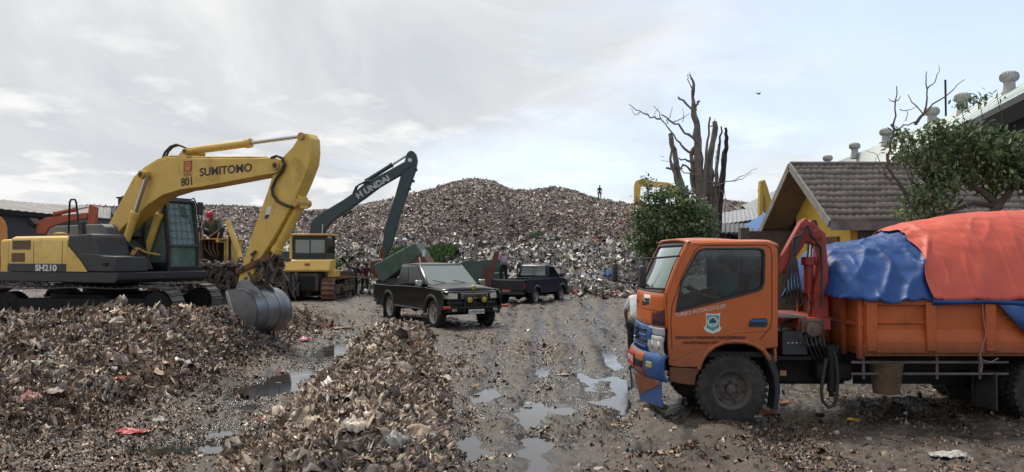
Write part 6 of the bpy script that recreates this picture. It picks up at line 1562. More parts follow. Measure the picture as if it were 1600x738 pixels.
# ================================================================== tiled house
TILE = M_('concrete_roof_tile', (0.120, 0.098, 0.084), 0.8, vary=.4, scale=3.5, dirt=.5, dcol=(.050, .042, .036), dscale=5, bump=.4, bscale=30)
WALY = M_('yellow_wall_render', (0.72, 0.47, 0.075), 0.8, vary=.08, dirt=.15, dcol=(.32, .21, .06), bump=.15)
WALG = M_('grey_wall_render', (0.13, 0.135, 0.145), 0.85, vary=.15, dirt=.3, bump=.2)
FASC = M_('weathered_fascia', (0.21, 0.20, 0.185), 0.8, vary=.25, dirt=.4, dcol=(.08, .07, .06))
SOFF = M_('brown_soffit', (0.19, 0.145, 0.11), 0.85, vary=.2)
def house():
    X0, X1 = 6.18, 22.0; yn, yr, yf = 14.9, 17.0, 19.1; zn, zr, zf_ = 2.66, 4.02, 2.62
    h = thing('house', 'small yellow walled house with grey brown wavy tiled roof', 'house', (X0, yr, 0), 0)
    o = Vector((X0, yr, 0)); L_ = lambda x, y, z: (x - X0, y - yr, z)
    xw = 6.85; yw = 15.55; yw2 = 18.5
    slope = (zr - zn) / (yr - yn)
    zt_ = lambda y: zr - abs(y - yr) * slope - .10
    g_ = MB(); m = [(yw, 0), (yw2, 0), (yw2, zt_(yw2)), (yr, zt_(yr)), (yw, zt_(yw))]
    g_.prism([(y - yr, z) for y, z in m], xw - X0, xw - X0 + .15); g_.v = [(y, x, z) for x, y, z in g_.v]
    g_.build('gable_wall', WALY, h)
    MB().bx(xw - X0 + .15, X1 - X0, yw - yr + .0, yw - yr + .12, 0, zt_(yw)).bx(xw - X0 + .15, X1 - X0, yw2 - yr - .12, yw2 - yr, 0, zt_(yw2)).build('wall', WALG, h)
    w_ = MB().bx(xw - X0 - .05, xw - X0, .05 - 1.0, 1.0 - .25, 2.10, 2.42).build('window_frame', M_('brown_timber', (.13, .06, .025), .6, vary=.3), h, bevel=.01)
    MB().bx(xw - X0 - .02, xw - X0 + .002, -.85, .7, 1.1, 2.1).build('window_pane', GLO, w_)
    # tile courses: wavy, stepped
    def slopes(sgn, name):
        n_ = 10 if sgn < 0 else 9; m = MB(); ye = yn if sgn < 0 else yf; ze = zn if sgn < 0 else zf_
        nx = int((X1 - X0) / .03) if sgn < 0 else 60
        V_ = []; F_ = []
        xs = np.linspace(0, X1 - X0, nx)
        rg3 = np.random.default_rng(5)
        for k in range(n_):
            t0, t1 = k / n_, (k + 1.10) / n_
            jit = np.repeat(rg3.normal(0, .006, nx // 10 + 2), 10)[:nx] + rg3.normal(0, .002, nx)
            rows = []
            for (t_, up) in ((t0, .052), (t0, .0), (t1, .012)):
                y = (ye + (yr - ye) * min(t_, 1)) - yr; z = ze + (zr - ze) * min(t_, 1)
                wv = .024 * np.abs(np.sin(xs * PI / .135 + .9 * k)) ** 0.8
                zz = z + up + wv * (1 if up > .001 or t_ == t1 else 0) + jit
                if up == .0: zz = z + 0 * xs
                rows.append(np.stack([xs, np.full(nx, y), zz], 1))
            b_ = sum(len(v) for v in V_)
            A_ = np.concatenate([rows[1], rows[0], rows[2]]); V_.append(A_)
            i_ = np.arange(nx - 1)
            for r in (0, 1): F_.append(np.stack([b_ + r * nx + i_, b_ + r * nx + i_ + 1, b_ + (r + 1) * nx + i_ + 1, b_ + (r + 1) * nx + i_], 1))
        o_ = fast_mesh(name, np.concatenate(V_), np.concatenate(F_), [TILE], smooth=False); o_.parent = h; return o_
    slopes(-1, 'tiled_roof'); slopes(1, 'tiled_roof')
    MB().tube([(0, 0, zr + .02), (X1 - X0, 0, zr + .02)], .07, 10).build('roof_ridge', TILE, h)
    # rakes and fascia
    m = MB()
    for (ye, ze) in ((yn, zn), (yf, zf_)):
        m.bar((-.02, ye - yr, ze - .03), (-.02, 0, zr - .02), .04, .16, up=(0, 0, 1))
    m.build('rake_board', FASC, h)
    MB().bx(0, X1 - X0, yn - yr - .03, yn - yr + .01, zn - .15, zn + .03).build('fascia_board', FASC, h)
    m = MB(); m.add([(0, yn - yr, zn - .06), (xw - X0, yn - yr, zn - .06), (xw - X0, 0, zr - .1), (0, 0, zr - .1)], [(0, 1, 2, 3)]); m.add([(0, yf - yr, zf_ - .06), (xw - X0, yf - yr, zf_ - .06), (xw - X0, 0, zr - .1), (0, 0, zr - .1)], [(0, 1, 2, 3)])
    m.bx(xw - X0, X1 - X0, yn - yr, yw - yr + .05, zn - .12, zn - .08)
    m.build('soffit', SOFF, h, smooth=0)
house()
# brick garden wall left of the house
BRK = bpy.data.materials.new('old_brick'); t = NT(BRK); v = t.coord('Object'); br = t.n('ShaderNodeTexBrick')
cx = t.n('ShaderNodeSeparateXYZ'); t.l(v, cx.inputs[0]); cc = t.n('ShaderNodeCombineXYZ'); t.l(t.math('ADD', cx.outputs[0], cx.outputs[1]), cc.inputs[0]); t.l(cx.outputs[2], cc.inputs[1]); t.l(cc.outputs[0], br.inputs['Vector'])
br.inputs['Scale'].default_value = 4.2; br.inputs['Color1'].default_value = (.085, .055, .045, 1); br.inputs['Color2'].default_value = (.13, .10, .09, 1); br.inputs['Mortar'].default_value = (.20, .19, .18, 1); br.inputs['Mortar Size'].default_value = .02
nz = t.noise(v, 3, 6, .7); t.bsdf(t.mix(t.ramp(nz, [(.35, 0.), (.7, .7)]), br.outputs[0], (.05, .042, .036)), .85, normal=t.bump(br.outputs[1], -.4, .02))
bwl = MB().bx(-.7, 1.3, -.08, .08, 0, 2.62).bx(-.75, -.55, -.12, .12, 0, 2.7).build('brick_wall', BRK, None)
bwl.location = (6.35, 18.9, 0); tag(bwl, 'dark old brick wall between the truck cab and the yellow house', 'wall')

# ================================================================== large roof with ventilators
RFG = M_('pale_green_roof_sheet', (0.60, 0.66, 0.63), 0.5, vary=.07, scale=.6, dirt=.12, dcol=(.3, .34, .3))
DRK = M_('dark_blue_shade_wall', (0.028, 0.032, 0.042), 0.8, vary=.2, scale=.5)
def hall():
    rid = [at(1760, 62, 21.0), at(1290, 258.5, 59.5)]
    rid = [Vector((19.5, 20, 9.0)), Vector((24.45, 59.5, 9.0))]
    eav = [Vector((15.15, 20, 7.15)), Vector((21.6, 45, 7.15))]
    h = thing('warehouse', 'large hall with pale green sheet roof and round ridge ventilators behind the tiled house', 'warehouse', (22, 40, 0), 0)
    O = Vector((22, 40, 0)); q = lambda v_: v_ - O
    e2 = eav[0].lerp(eav[1], 1.5)
    m = MB(); n = 60
    P_ = []
    for k in range(n + 1):
        a, b = rid[0].lerp(rid[1], k / n), eav[0].lerp(e2, k / n)
        P_ += [q(a), q(b)]
    m.add(P_, [(2 * k, 2 * k + 1, 2 * k + 3, 2 * k + 2) for k in range(n)])
    rf_ = m.build('roof_slope', RFG, h, solid=.06, smooth=0)
    m = MB(); m.add([q(rid[0]), q(rid[1]), q(rid[1] + Vector((8, 0, -2.2))), q(rid[0] + Vector((8, 0, -2.2)))], [(0, 1, 2, 3)]); m.build('roof_slope', RFG, h, solid=.06, smooth=0)
    m = MB()
    for k in range(44):
        a, b = rid[0].lerp(rid[1], (k + .5) / 44), eav[0].lerp(e2, (k + .5) / 44)
        m.bar(q(a) + Vector((0, 0, .05)), q(b) + Vector((0, 0, .05)), .04, .04)
    m.build('standing_seams', RFG, rf_, smooth=0)
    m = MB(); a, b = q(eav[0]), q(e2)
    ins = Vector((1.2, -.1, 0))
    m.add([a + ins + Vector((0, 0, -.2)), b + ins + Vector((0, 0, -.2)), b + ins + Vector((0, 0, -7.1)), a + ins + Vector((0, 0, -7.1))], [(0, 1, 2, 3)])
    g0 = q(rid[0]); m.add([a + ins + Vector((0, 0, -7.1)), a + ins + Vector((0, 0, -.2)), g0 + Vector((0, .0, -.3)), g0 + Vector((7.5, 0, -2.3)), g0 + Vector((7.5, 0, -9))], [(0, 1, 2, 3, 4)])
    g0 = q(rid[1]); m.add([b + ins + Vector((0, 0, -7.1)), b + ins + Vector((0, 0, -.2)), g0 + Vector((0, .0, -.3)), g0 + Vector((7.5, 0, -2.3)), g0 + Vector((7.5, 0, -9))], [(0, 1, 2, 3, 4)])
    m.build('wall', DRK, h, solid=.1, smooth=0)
    MB().bar(a + Vector((-.02, 0, -.08)), b + Vector((-.02, 0, -.08)), .05, .22).build('gutter', M_('dark_gutter', (.05, .055, .06), .6), h)
    VM = M_('ventilator_metal', (0.34, 0.33, 0.31), 0.5, metal=.4, vary=.15, dirt=.3)
    first = None
    for px in (1591, 1516, 1467, 1393, 1343, 1300):
        r_ = (px - 800) / 1200
        # intersect the sight line with the ridge line in plan
        dx, dy = rid[1].x - rid[0].x, rid[1].y - rid[0].y
        t_ = (r_ * rid[0].y - rid[0].x) / (dx - r_ * dy)
        c = rid[0].lerp(rid[1], t_)
        if first is None:
            e = thing('roof_ventilator', 'x', 'ventilator')
            MB().lathe([(.36, -.35), (.28, .1), (.26, .45), (.30, .47)], (0, 0, 0), n=20).build('ventilator_neck', VM, e)
            pr = [(.30, .45), (.40, .55), (.43, .70), (.38, .85), (.24, .95), (0, .98)]
            m = MB().lathe(pr, (0, 0, 0), n=32)
            for k in range(20):
                a_ = 2 * PI * k / 20
                pts = [Vector((math.cos(a_ + .3 * j / 4) * (rr__ + .012), math.sin(a_ + .3 * j / 4) * (rr__ + .012), hh_)) for j, (rr__, hh_) in enumerate(pr[:5])]
                m.tube(pts, .014, 4)
            m.build('turbine_head', VM, e); first = e
        else: e = copy_tree(first)
        e.location = c + Vector((-.25, 0, -.08)); s_ = .82; e.scale = (s_, s_, s_)
        e['group'] = 'round ventilators along the warehouse ridge'
        nm = {1591: 'nearest round roof ventilator, cut by the right edge of the photo', 1516: 'round roof ventilator half hidden by leaves, second from the right', 1467: 'round roof ventilator just left of the thin antenna pole',
              1393: 'round roof ventilator hidden among the leaves of the branching tree', 1343: 'small round roof ventilator, second from the left end of the ridge', 1300: 'smallest round roof ventilator at the far left end of the ridge'}[px]
        e['label'] = nm
    r_ = (1481 - 800) / 1200; t_ = (r_ * rid[0].y - rid[0].x) / ((rid[1].x - rid[0].x) - r_ * (rid[1].y - rid[0].y)); c = rid[0].lerp(rid[1], t_)
    top_ = at(1481, 125, c.y)
    o = MB().tube([(0, 0, -.3), (0, 0, top_.z - c.z)], .05, 8).build('antenna_pole', DKM); o.location = c
    tag(o, 'thin dark antenna pole standing on the pale green roof', 'pole')
hall()

# ================================================================== long shed on the left
GRF = M_('weathered_grey_roofing', (0.26, 0.245, 0.225), 0.8, vary=.25, scale=.8, dirt=.4, dcol=(.12, .105, .09), dscale=1.0)
def left_shed():
    h = thing('warehouse', 'long grey roofed shed behind the excavators at far left', 'warehouse', (-40, 62, 0), 0); O = Vector((-40, 62, 0))
    a = at(-140, 300, 52) - O; b = at(60, 319, 56) - O; b2 = at(173, 326, 64) - O
    c = at(-140, 314, 47) - O; d = at(90, 337, 51) - O; d2 = at(172, 343, 60) - O
    n = 70; m = MB(); P_ = []
    for k in range(n + 1):
        s_ = k / n
        p_, q_ = (a.lerp(b, s_ * 2), c.lerp(d, s_ * 2)) if s_ < .5 else (b.lerp(b2, s_ * 2 - 1), d.lerp(d2, s_ * 2 - 1))
        w_ = Vector((0, 0, .06 * (k % 2)))
        P_ += [p_ + w_, q_ + w_]
    m.add(P_, [(2 * k, 2 * k + 1, 2 * k + 3, 2 * k + 2) for k in range(n)])
    m.build('roof_slope', GRF, h, solid=.08, smooth=0)
    m = MB(); dn = Vector((0, 0, 1))
    e = Vector((.3, .8, -.15))
    for p_, q_ in ((c, d), (d, d2)):
        m.add([p_ + e, q_ + e, Vector((q_.x + e.x, q_.y + e.y, -1)), Vector((p_.x + e.x, p_.y + e.y, -1))], [(0, 1, 2, 3)])
    m.add([d2 + e, b2 + Vector((0, 0, -.1)), Vector((b2.x, b2.y, -1)), Vector((d2.x, d2.y, -1))], [(0, 1, 2, 3)])
    m.build('wall', M_('shed_wall', (.055, .056, .062), .85, vary=.3, scale=.5), h, solid=.1, smooth=0)
    MB().bar(c + Vector((0, -.05, -.1)), d + Vector((0, -.05, -.1)), .08, .3).bar(d + Vector((0, -.05, -.1)), d2 + Vector((0, -.05, -.1)), .08, .3).build('gutter', DKM, h)
left_shed()

# ================================================================== sheds behind the truck cab
def right_sheds():
    BTP = M_('blue_sheet', (.03, .13, .36), .5, vary=.2, dirt=.3)
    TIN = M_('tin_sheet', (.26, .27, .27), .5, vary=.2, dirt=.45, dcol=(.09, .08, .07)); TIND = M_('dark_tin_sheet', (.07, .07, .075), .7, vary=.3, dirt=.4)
    def shed(name, label, pts, ys, mat, wall, loc):
        O = Vector(loc); h = thing(name, label, 'shed', loc)
        P_ = [at(px, py, y) - O for (px, py), y in zip(pts, ys)]
        n = 24; m = MB(); V_ = []
        for k in range(n + 1):
            s_ = k / n; w_ = Vector((0, 0, .05 * (k % 2))); V_ += [P_[0].lerp(P_[1], s_) + w_, P_[3].lerp(P_[2], s_) + w_]
        m.add(V_, [(2 * k, 2 * k + 1, 2 * k + 3, 2 * k + 2) for k in range(n)]); m.build('roof', mat, h, solid=.05, smooth=0)
        m = MB()
        for p_ in P_: m.bx(p_.x - .05, p_.x + .05, p_.y - .05, p_.y + .05, 0, p_.z - .05)
        m.build('posts', DKM, h); m = MB()
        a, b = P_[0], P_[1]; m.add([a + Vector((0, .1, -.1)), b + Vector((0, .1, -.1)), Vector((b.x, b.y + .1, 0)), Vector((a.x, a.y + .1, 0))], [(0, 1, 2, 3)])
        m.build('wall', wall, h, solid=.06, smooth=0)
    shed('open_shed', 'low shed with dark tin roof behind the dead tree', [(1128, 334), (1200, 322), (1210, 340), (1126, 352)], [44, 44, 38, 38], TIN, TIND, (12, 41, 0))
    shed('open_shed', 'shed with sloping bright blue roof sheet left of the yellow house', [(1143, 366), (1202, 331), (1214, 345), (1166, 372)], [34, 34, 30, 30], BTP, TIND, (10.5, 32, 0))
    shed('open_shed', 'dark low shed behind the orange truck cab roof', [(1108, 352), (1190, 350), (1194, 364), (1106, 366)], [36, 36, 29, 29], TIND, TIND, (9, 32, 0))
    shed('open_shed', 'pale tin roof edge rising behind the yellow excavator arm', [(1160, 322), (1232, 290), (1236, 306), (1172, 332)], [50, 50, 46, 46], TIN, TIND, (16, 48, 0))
right_sheds()
# ================================================================== trees
def leafmat(name, tint=(1, 1, 1)):
    m = bpy.data.materials.new(name); t = NT(m)
    a = t.n('ShaderNodeAttribute'); a.attribute_name = 'tone'
    c = t.mix(1.0, a.outputs['Color'], tint, 'MULTIPLY')
    b = t.bsdf(c, .45, 0, .4)
    tr = t.n('ShaderNodeBsdfTranslucent'); t.l(c, tr.inputs[0])
    mx = t.n('ShaderNodeMixShader'); mx.inputs[0].default_value = .38
    t.l(b.outputs[0], mx.inputs[1]); t.l(tr.outputs[0], mx.inputs[2]); t.l(mx.outputs[0], t.out.inputs[0]); return m
LEAF = leafmat('leaf_green')
def leaves(name, centres, size, parent, pal, seed=1, droop=.5, asp=.42, mat=None):
    r = np.random.default_rng(seed); n = len(centres)
    a = r.uniform(0, 2 * PI, n); el = r.normal(-droop, .5, n)
    d = np.stack([np.cos(a) * np.cos(el), np.sin(a) * np.cos(el), np.sin(el)], 1)
    up = np.array([0, 0, 1.0]) + r.normal(0, .45, (n, 3)); s = np.cross(d, up); s /= np.linalg.norm(s, axis=1, keepdims=True) + 1e-6
    u = np.cross(s, d)
    L_ = (size * r.uniform(.6, 1.35, n))[:, None]; W_ = L_ * asp
    c = centres
    P = np.stack([c, c + d * L_ * .35 + s * W_ * .5 + u * L_ * .06, c + d * L_ * .75 + s * W_ * .38 + u * L_ * .03, c + d * L_ - u * L_ * .08, c + d * L_ * .75 - s * W_ * .38 + u * L_ * .03, c + d * L_ * .35 - s * W_ * .5 + u * L_ * .06], 1)
    F_ = np.array([[0, 1, 2, 3], [0, 3, 4, 5]])[None] + (np.arange(n) * 6)[:, None, None]
    pal = np.array(pal); col = pal[r.integers(0, len(pal), n)] * (1 + r.normal(0, .18, (n, 1)))
    o = fast_mesh(name, P.reshape(-1, 3), F_.reshape(-1, 4), [mat or LEAF], np.repeat(np.clip(col, .005, 1), 6, 0), smooth=False)
    o.parent = parent; return o
def clumps(rg, cs, n, k, sp=.16):
    """cs: list of (centre, radii): k leaf positions round each of n twig tips spread through the ellipsoid shells"""
    out_ = []; tips = []
    wts = np.array([max(c[1]) ** 2 for c in cs]); wts = wts / wts.sum()
    for (c, rad), wt in zip(cs, wts):
        m = int(n * wt) + 1
        d = rg.normal(0, 1, (m, 3)); d /= np.linalg.norm(d, axis=1, keepdims=True)
        rr = rg.uniform(.25, 1.0, (m, 1)) ** .45
        t_ = np.array(c) + d * rr * np.array(rad) * (1 + rg.normal(0, .12, (m, 1)))
        tips.append(t_)
    tips = np.concatenate(tips)
    lv = np.repeat(tips, k, 0) + rg.normal(0, sp, (len(tips) * k, 3)) * np.array([1, 1, .7])
    return tips, lv
BARK = M_('dark_bark', (0.075, 0.062, 0.052), 0.9, vary=.4, scale=6, bump=.6, bscale=20)
BARKG = M_('grey_dead_bark', (0.17, 0.145, 0.125), 0.9, vary=.45, scale=4, dirt=.4, dcol=(.035, .03, .026), bump=.8, bscale=16)
def branch_set(m, rg, base, tips, r0=.09, r1=.012, wob=.15):
    for t_ in tips:
        b = Vector(base); e = Vector(t_); mid = b.lerp(e, .5) + Vector(rg.normal(0, wob, 3)) + Vector((0, 0, -.1 * (e - b).length))
        m.tube([b, b.lerp(mid, .5) + Vector(rg.normal(0, wob * .3, 3)), mid, mid.lerp(e, .5) + Vector(rg.normal(0, wob * .3, 3)), e], [r0, r0 * .8, r0 * .55, r0 * .3, r1], 6)
def green_tree():
    y = 25.0; b = at(1050, 400, y); b = Vector((b.x, y, 0)); rg = np.random.default_rng(3)
    t_ = thing('leafy_tree', 'dense green leafy tree in front of the dead tree trunks', 'tree', b)
    def c(px, py, r, dy=0): p_ = at(px, py, y + dy) - b; return (tuple(p_), (r, r * .9, r * .85))
    cs = [c(1040, 352, .9), c(1012, 345, .55), c(1075, 350, .75), c(1050, 315, .62), c(1018, 315, .40), c(1010, 286, .20), c(1060, 390, .9), c(1095, 360, .55, -.3), c(1000, 375, .48), c(1085, 325, .45), c(1032, 298, .30), c(1066, 296, .22), c(1098, 385, .6), c(1030, 390, .75, .2), c(1105, 335, .25), c(996, 330, .2)]
    tips, lv = clumps(rg, cs, 950, 9, .12)
    leaves('crown', lv, .13, t_, [(.10, .16, .065), (.13, .195, .085), (.18, .235, .11), (.065, .105, .045), (.22, .27, .14)], 5, .35, .5)
    m = MB(); m.tube([(0, 0, 0), (.1, 0, .8), (-.05, 0, 1.5)], [.16, .13, .1], 9)
    branch_set(m, rg, (-.05, 0, 1.4), [q[0] for q in cs], .06, .012); m.build('trunk', BARK, t_)
green_tree()
def dead_tree():
    y = 29.0; O = Vector((at(1090, 400, y).x, y, 0)); rg = np.random.default_rng(8)
    t_ = thing('dead_tree', 'tall dead tree with broken grey trunks and few bare branches', 'tree', O)
    P = lambda px, py, dy=0: at(px, py, y + dy) - O
    Z = lambda pts, dy=0: [P(960 + x / 2.46, 100 + y_ / 2.46, dy) for x, y_ in pts]
    def limb(m, pts, r0, r1, dy=0, n=9):
        f_ = .66 if r0 > .06 else .8; r0 *= f_; r1 *= f_
        q = Z(pts, dy); k = len(q)
        # roughen
        Q = []; 
        for i in range(k - 1):
            for j in range(3): Q.append(q[i].lerp(q[i + 1], j / 3) + Vector(rg.normal(0, .025, 3)) * (1 if (i or j) else 0))
        Q.append(q[-1]); rs = [r0 + (r1 - r0) * i / (len(Q) - 1) for i in range(len(Q))]
        rs = [r * (1 + rg.normal(0, .10)) for r in rs]; rs[-1] = r1
        m.tube(Q, rs, n)
    m = MB()
    limb(m, [(335, 700), (330, 520), (325, 400), (320, 300), (312, 220), (305, 150), (300, 80), (290, 40)], .36, .03, 0)
    limb(m, [(318, 300), (298, 350), (300, 430), (310, 500)], .12, .14, .1)
    limb(m, [(370, 690), (365, 480), (368, 400), (378, 300), (385, 222)], .30, .13, .3)
    limb(m, [(355, 560), (350, 400), (356, 300), (368, 205)], .12, .05, -.2)
    m.build('trunk', BARKG, t_)
    m = MB(); limb(m, [(345, 620), (290, 560), (262, 480), (240, 400), (225, 330), (215, 268)], .28, .12, -.3); limb(m, [(245, 470), (222, 400), (212, 300)], .12, .05, -.5); m.build('side_trunk', BARKG, t_)
    m = MB(); limb(m, [(400, 700), (405, 560), (418, 430), (428, 340), (432, 285), (427, 245)], .24, .07, .2); limb(m, [(385, 560), (395, 400), (405, 300), (410, 240)], .12, .04, .5); m.build('side_trunk', M_('charred_bark', (.04, .034, .03), .95, vary=.4, bump=.8), t_)
    m = MB()
    for pts, r0, r1 in (([(315, 300), (270, 260), (230, 225), (180, 195)], .08, .035), ([(315, 355), (270, 325), (235, 290), (205, 240), (175, 210)], .075, .02), ([(175, 212), (140, 205), (100, 185), (55, 155)], .045, .012), ([(190, 225), (170, 190), (150, 160)], .03, .01), ([(205, 230), (215, 190), (222, 165)], .025, .01), ([(225, 225), (250, 215), (290, 190)], .03, .012),
                        ([(300, 175), (270, 145), (245, 127)], .07, .05), ([(312, 180), (320, 150), (325, 142)], .06, .05), ([(320, 385), (280, 372), (248, 362)], .07, .04), ([(320, 430), (270, 415), (235, 385), (180, 370)], .03, .01), ([(300, 420), (285, 400), (262, 385), (260, 405)], .06, .04), ([(225, 405), (198, 400)], .05, .04),
                        ([(370, 455), (400, 470), (420, 500)], .06, .03), ([(360, 450), (410, 458), (450, 450), (500, 425), (550, 402)], .035, .008), ([(450, 450), (490, 440), (530, 420)], .02, .008), ([(300, 100), (285, 60), (280, 40)], .03, .012), ([(292, 60), (292, 30)], .02, .01), ([(100, 185), (80, 195), (60, 170)], .02, .008), ([(130, 200), (120, 180)], .015, .006),
                        ([(365, 240), (380, 235), (388, 210)], .03, .015), ([(300, 500), (260, 480), (240, 440)], .07, .03), ([(262, 225), (265, 190), (262, 170)], .018, .007), ([(160, 210), (155, 185), (170, 170)], .015, .006), ([(190, 360), (175, 350)], .012, .006)):
        limb(m, pts, r0, r1, rg.uniform(-.5, .5), 6)
    for k in range(16):     # thin hanging roots between the trunks
        x = rg.uniform(375, 425); limb(m, [(x, rg.uniform(300, 480)), (x + rg.uniform(-8, 8), 560), (x + rg.uniform(-10, 10), 690)], .018, .014, rg.uniform(-.4, .4), 4)
    m.build('branches', BARKG, t_)
dead_tree()
def right_tree():
    y = 13.2; O = Vector((at(1545, 400, y).x, y, 0)); rg = np.random.default_rng(14)
    t_ = thing('leafy_tree', 'spreading tree with drooping leaves in front of the tiled roof', 'tree', O)
    P = lambda px, py, dy=0: at(px, py, y + dy) - O
    cs = []
    def c(px, py, r, dy=0): cs.append((tuple(P(px, py, dy)), (r * 1.15, r * .9, r * .75)))
    for q in ((1440, 215, .34), (1400, 205, .13), (1480, 225, .42), (1520, 240, .5), (1565, 230, .52), (1600, 235, .5), (1540, 195, .14), (1505, 265, .40), (1590, 270, .55), (1450, 255, .30), (1465, 300, .36), (1440, 318, .34), (1425, 335, .22), (1555, 280, .42), (1475, 275, .36),
              (1416, 228, .19), (1405, 245, .15), (1430, 238, .2), (1390, 228, .08), (1412, 250, .10), (1500, 160, .10), (1530, 155, .12), (1558, 152, .05), (1500, 205, .28), (1460, 195, .16), (1650, 265, .5), (1450, 300, .3), (1640, 290, .35)):
        c(*q, rg.uniform(-.35, .35))
    tips, lv = clumps(rg, cs, 900, 6, .075)
    leaves('crown', lv, .115, t_, [(.09, .14, .055), (.12, .18, .07), (.17, .22, .10), (.06, .095, .04), (.21, .25, .14)], 6, .55, .42)
    m = MB(); m.tube([(0, 0, 0), (.05, 0, 1.2), (-.1, 0, 2.4), P(1560, 320)], [.14, .12, .10, .08], 9)
    hubs = [P(1560, 322), P(1520, 290), P(1470, 300), P(1590, 270)]
    m.tube([P(1560, 322), P(1535, 300), P(1510, 285), P(1480, 262), P(1455, 235)], [.07, .05, .045, .035, .02], 7)
    m.tube([P(1560, 322), P(1520, 318), P(1485, 330), P(1440, 342)], [.05, .04, .03, .02], 7)
    m.tube([P(1560, 322), P(1585, 290), P(1600, 240)], [.06, .05, .02], 7)
    for q in cs[:32]:
        b = min(hubs, key=lambda h_: (Vector(q[0]) - h_).length); branch_set(m, rg, b, [q[0]], .022, .006, .08)
    m.build('trunk', BARK, t_)
    m = MB()
    B_ = M_('bare_twig', (.10, .08, .075), .9, vary=.3)
    for pts, r0, r1 in (([(1420, 305), (1402, 285), (1388, 262), (1386, 240)], .03, .02), ([(1386, 262), (1390, 235), (1396, 205), (1399, 170), (1401, 135)], .028, .008), ([(1399, 162), (1392, 158), (1388, 154)], .012, .004), ([(1400, 160), (1408, 150)], .01, .004),
                        ([(1430, 195), (1444, 178), (1449, 155), (1446, 130), (1448, 112)], .022, .006), ([(1428, 192), (1450, 172), (1480, 148), (1508, 124)], .02, .005), ([(1444, 180), (1425, 160), (1419, 148)], .012, .005), ([(1448, 140), (1462, 128), (1467, 102)], .012, .004), ([(1435, 190), (1412, 196), (1402, 205)], .014, .006), ([(1405, 172), (1420, 174), (1434, 165)], .008, .004), ([(1416, 190), (1416, 172)], .008, .004),
                        ([(1432, 330), (1412, 300), (1385, 275), (1358, 258)], .016, .004), ([(1385, 275), (1370, 240), (1352, 235)], .008, .003), ([(1415, 310), (1380, 310), (1362, 300)], .008, .003), ([(1400, 290), (1376, 270), (1368, 252), (1374, 240)], .008, .003), ([(1425, 345), (1418, 320), (1424, 290)], .012, .005), ([(1382, 290), (1380, 330)], .006, .003)):
        q = [P(*a_, -.25) for a_ in pts]; Q = []
        for i in range(len(q) - 1):
            for j in range(3): Q.append(q[i].lerp(q[i + 1], j / 3) + Vector(rg.normal(0, .012, 3)))
        Q.append(q[-1]); m.tube(Q, [r0 + (r1 - r0) * i / (len(Q) - 1) for i in range(len(Q))], 5)
    m.build('bare_branches', B_, t_)
right_tree()
# grassy mound and weeds at the foot of the hill
def grass(name, label, pts, n, h, seed, cols):
    rg = np.random.default_rng(seed); P_ = []; 
    x = []; yv = []
    for (cx, cy, rx, ry) in pts:
        m_ = int(n * rx * ry / sum(p_[2] * p_[3] for p_ in pts)); a = rg.uniform(0, 2 * PI, m_); r = np.sqrt(rg.uniform(0, 1, m_))
        x.append(cx + rx * r * np.cos(a)); yv.append(cy + ry * r * np.sin(a))
    x = np.concatenate(x); yv = np.concatenate(yv); z = H(x, yv) - .03
    o = leaves(name, np.stack([x, yv, z + rg.uniform(0, h, len(x)) * .7], 1), h, None, cols, seed, -.9, .22)
    return tag(o, label, kind='stuff')
gc = [(.05, .10, .03), (.075, .13, .045), (.035, .07, .022), (.10, .15, .06)]
gp = [(at(px, 401, y).x, y, rx, ry) for px, y, rx, ry in ((655, 44.5, 1.4, 1.6), (680, 45.5, 1.2, 1.6), (635, 43.5, .9, 1.4))]
grass('grass', 'bright green grass patch on rubbish behind the tipped skip', gp, 16000, .38, 5, gc)
grass('grass', 'low green weeds along the foot of the rubbish hill', [(at(px, 401, y).x, y, rx, ry) for px, y, rx, ry in ((558, 41, 1.5, .6), (520, 43.5, .9, .8), (600, 40.6, .6, .4), (836, 50, .5, .8), (530, 47, .8, 1.0))], 2600, .22, 7, gc)
# ================================================================== people
SKIN = M_('brown_skin', (0.20, 0.105, 0.065), 0.55, vary=.06)
HAIR = M_('black_hair', (0.012, 0.010, 0.009), 0.6)
def skinned(name, V_, E_, Rr, mat, parent, root=0, sub=2):
    me = bpy.data.meshes.new(name); me.from_pydata([tuple(v) for v in V_], E_, []); me.materials.append(mat)
    o = bpy.data.objects.new(name, me); COL.objects.link(o)
    sk = o.modifiers.new('skin', 'SKIN'); sk.use_smooth_shade = True
    ss = o.modifiers.new('sub', 'SUBSURF'); ss.levels = sub; ss.render_levels = sub
    for i, r in enumerate(Rr):
        r = (r, r) if isinstance(r, (int, float)) else r
        me.skin_vertices[0].data[i].radius = r
        me.skin_vertices[0].data[i].use_root = (i == root)
    dg = bpy.context.evaluated_depsgraph_get(); dg.update()
    m2 = bpy.data.meshes.new_from_object(o.evaluated_get(dg))
    bpy.data.objects.remove(o); bpy.data.meshes.remove(me)
    m2.name = name; o = bpy.data.objects.new(name, m2); COL.objects.link(o); o.parent = parent
    if not m2.materials: m2.materials.append(mat)
    m2.shade_smooth(); return o
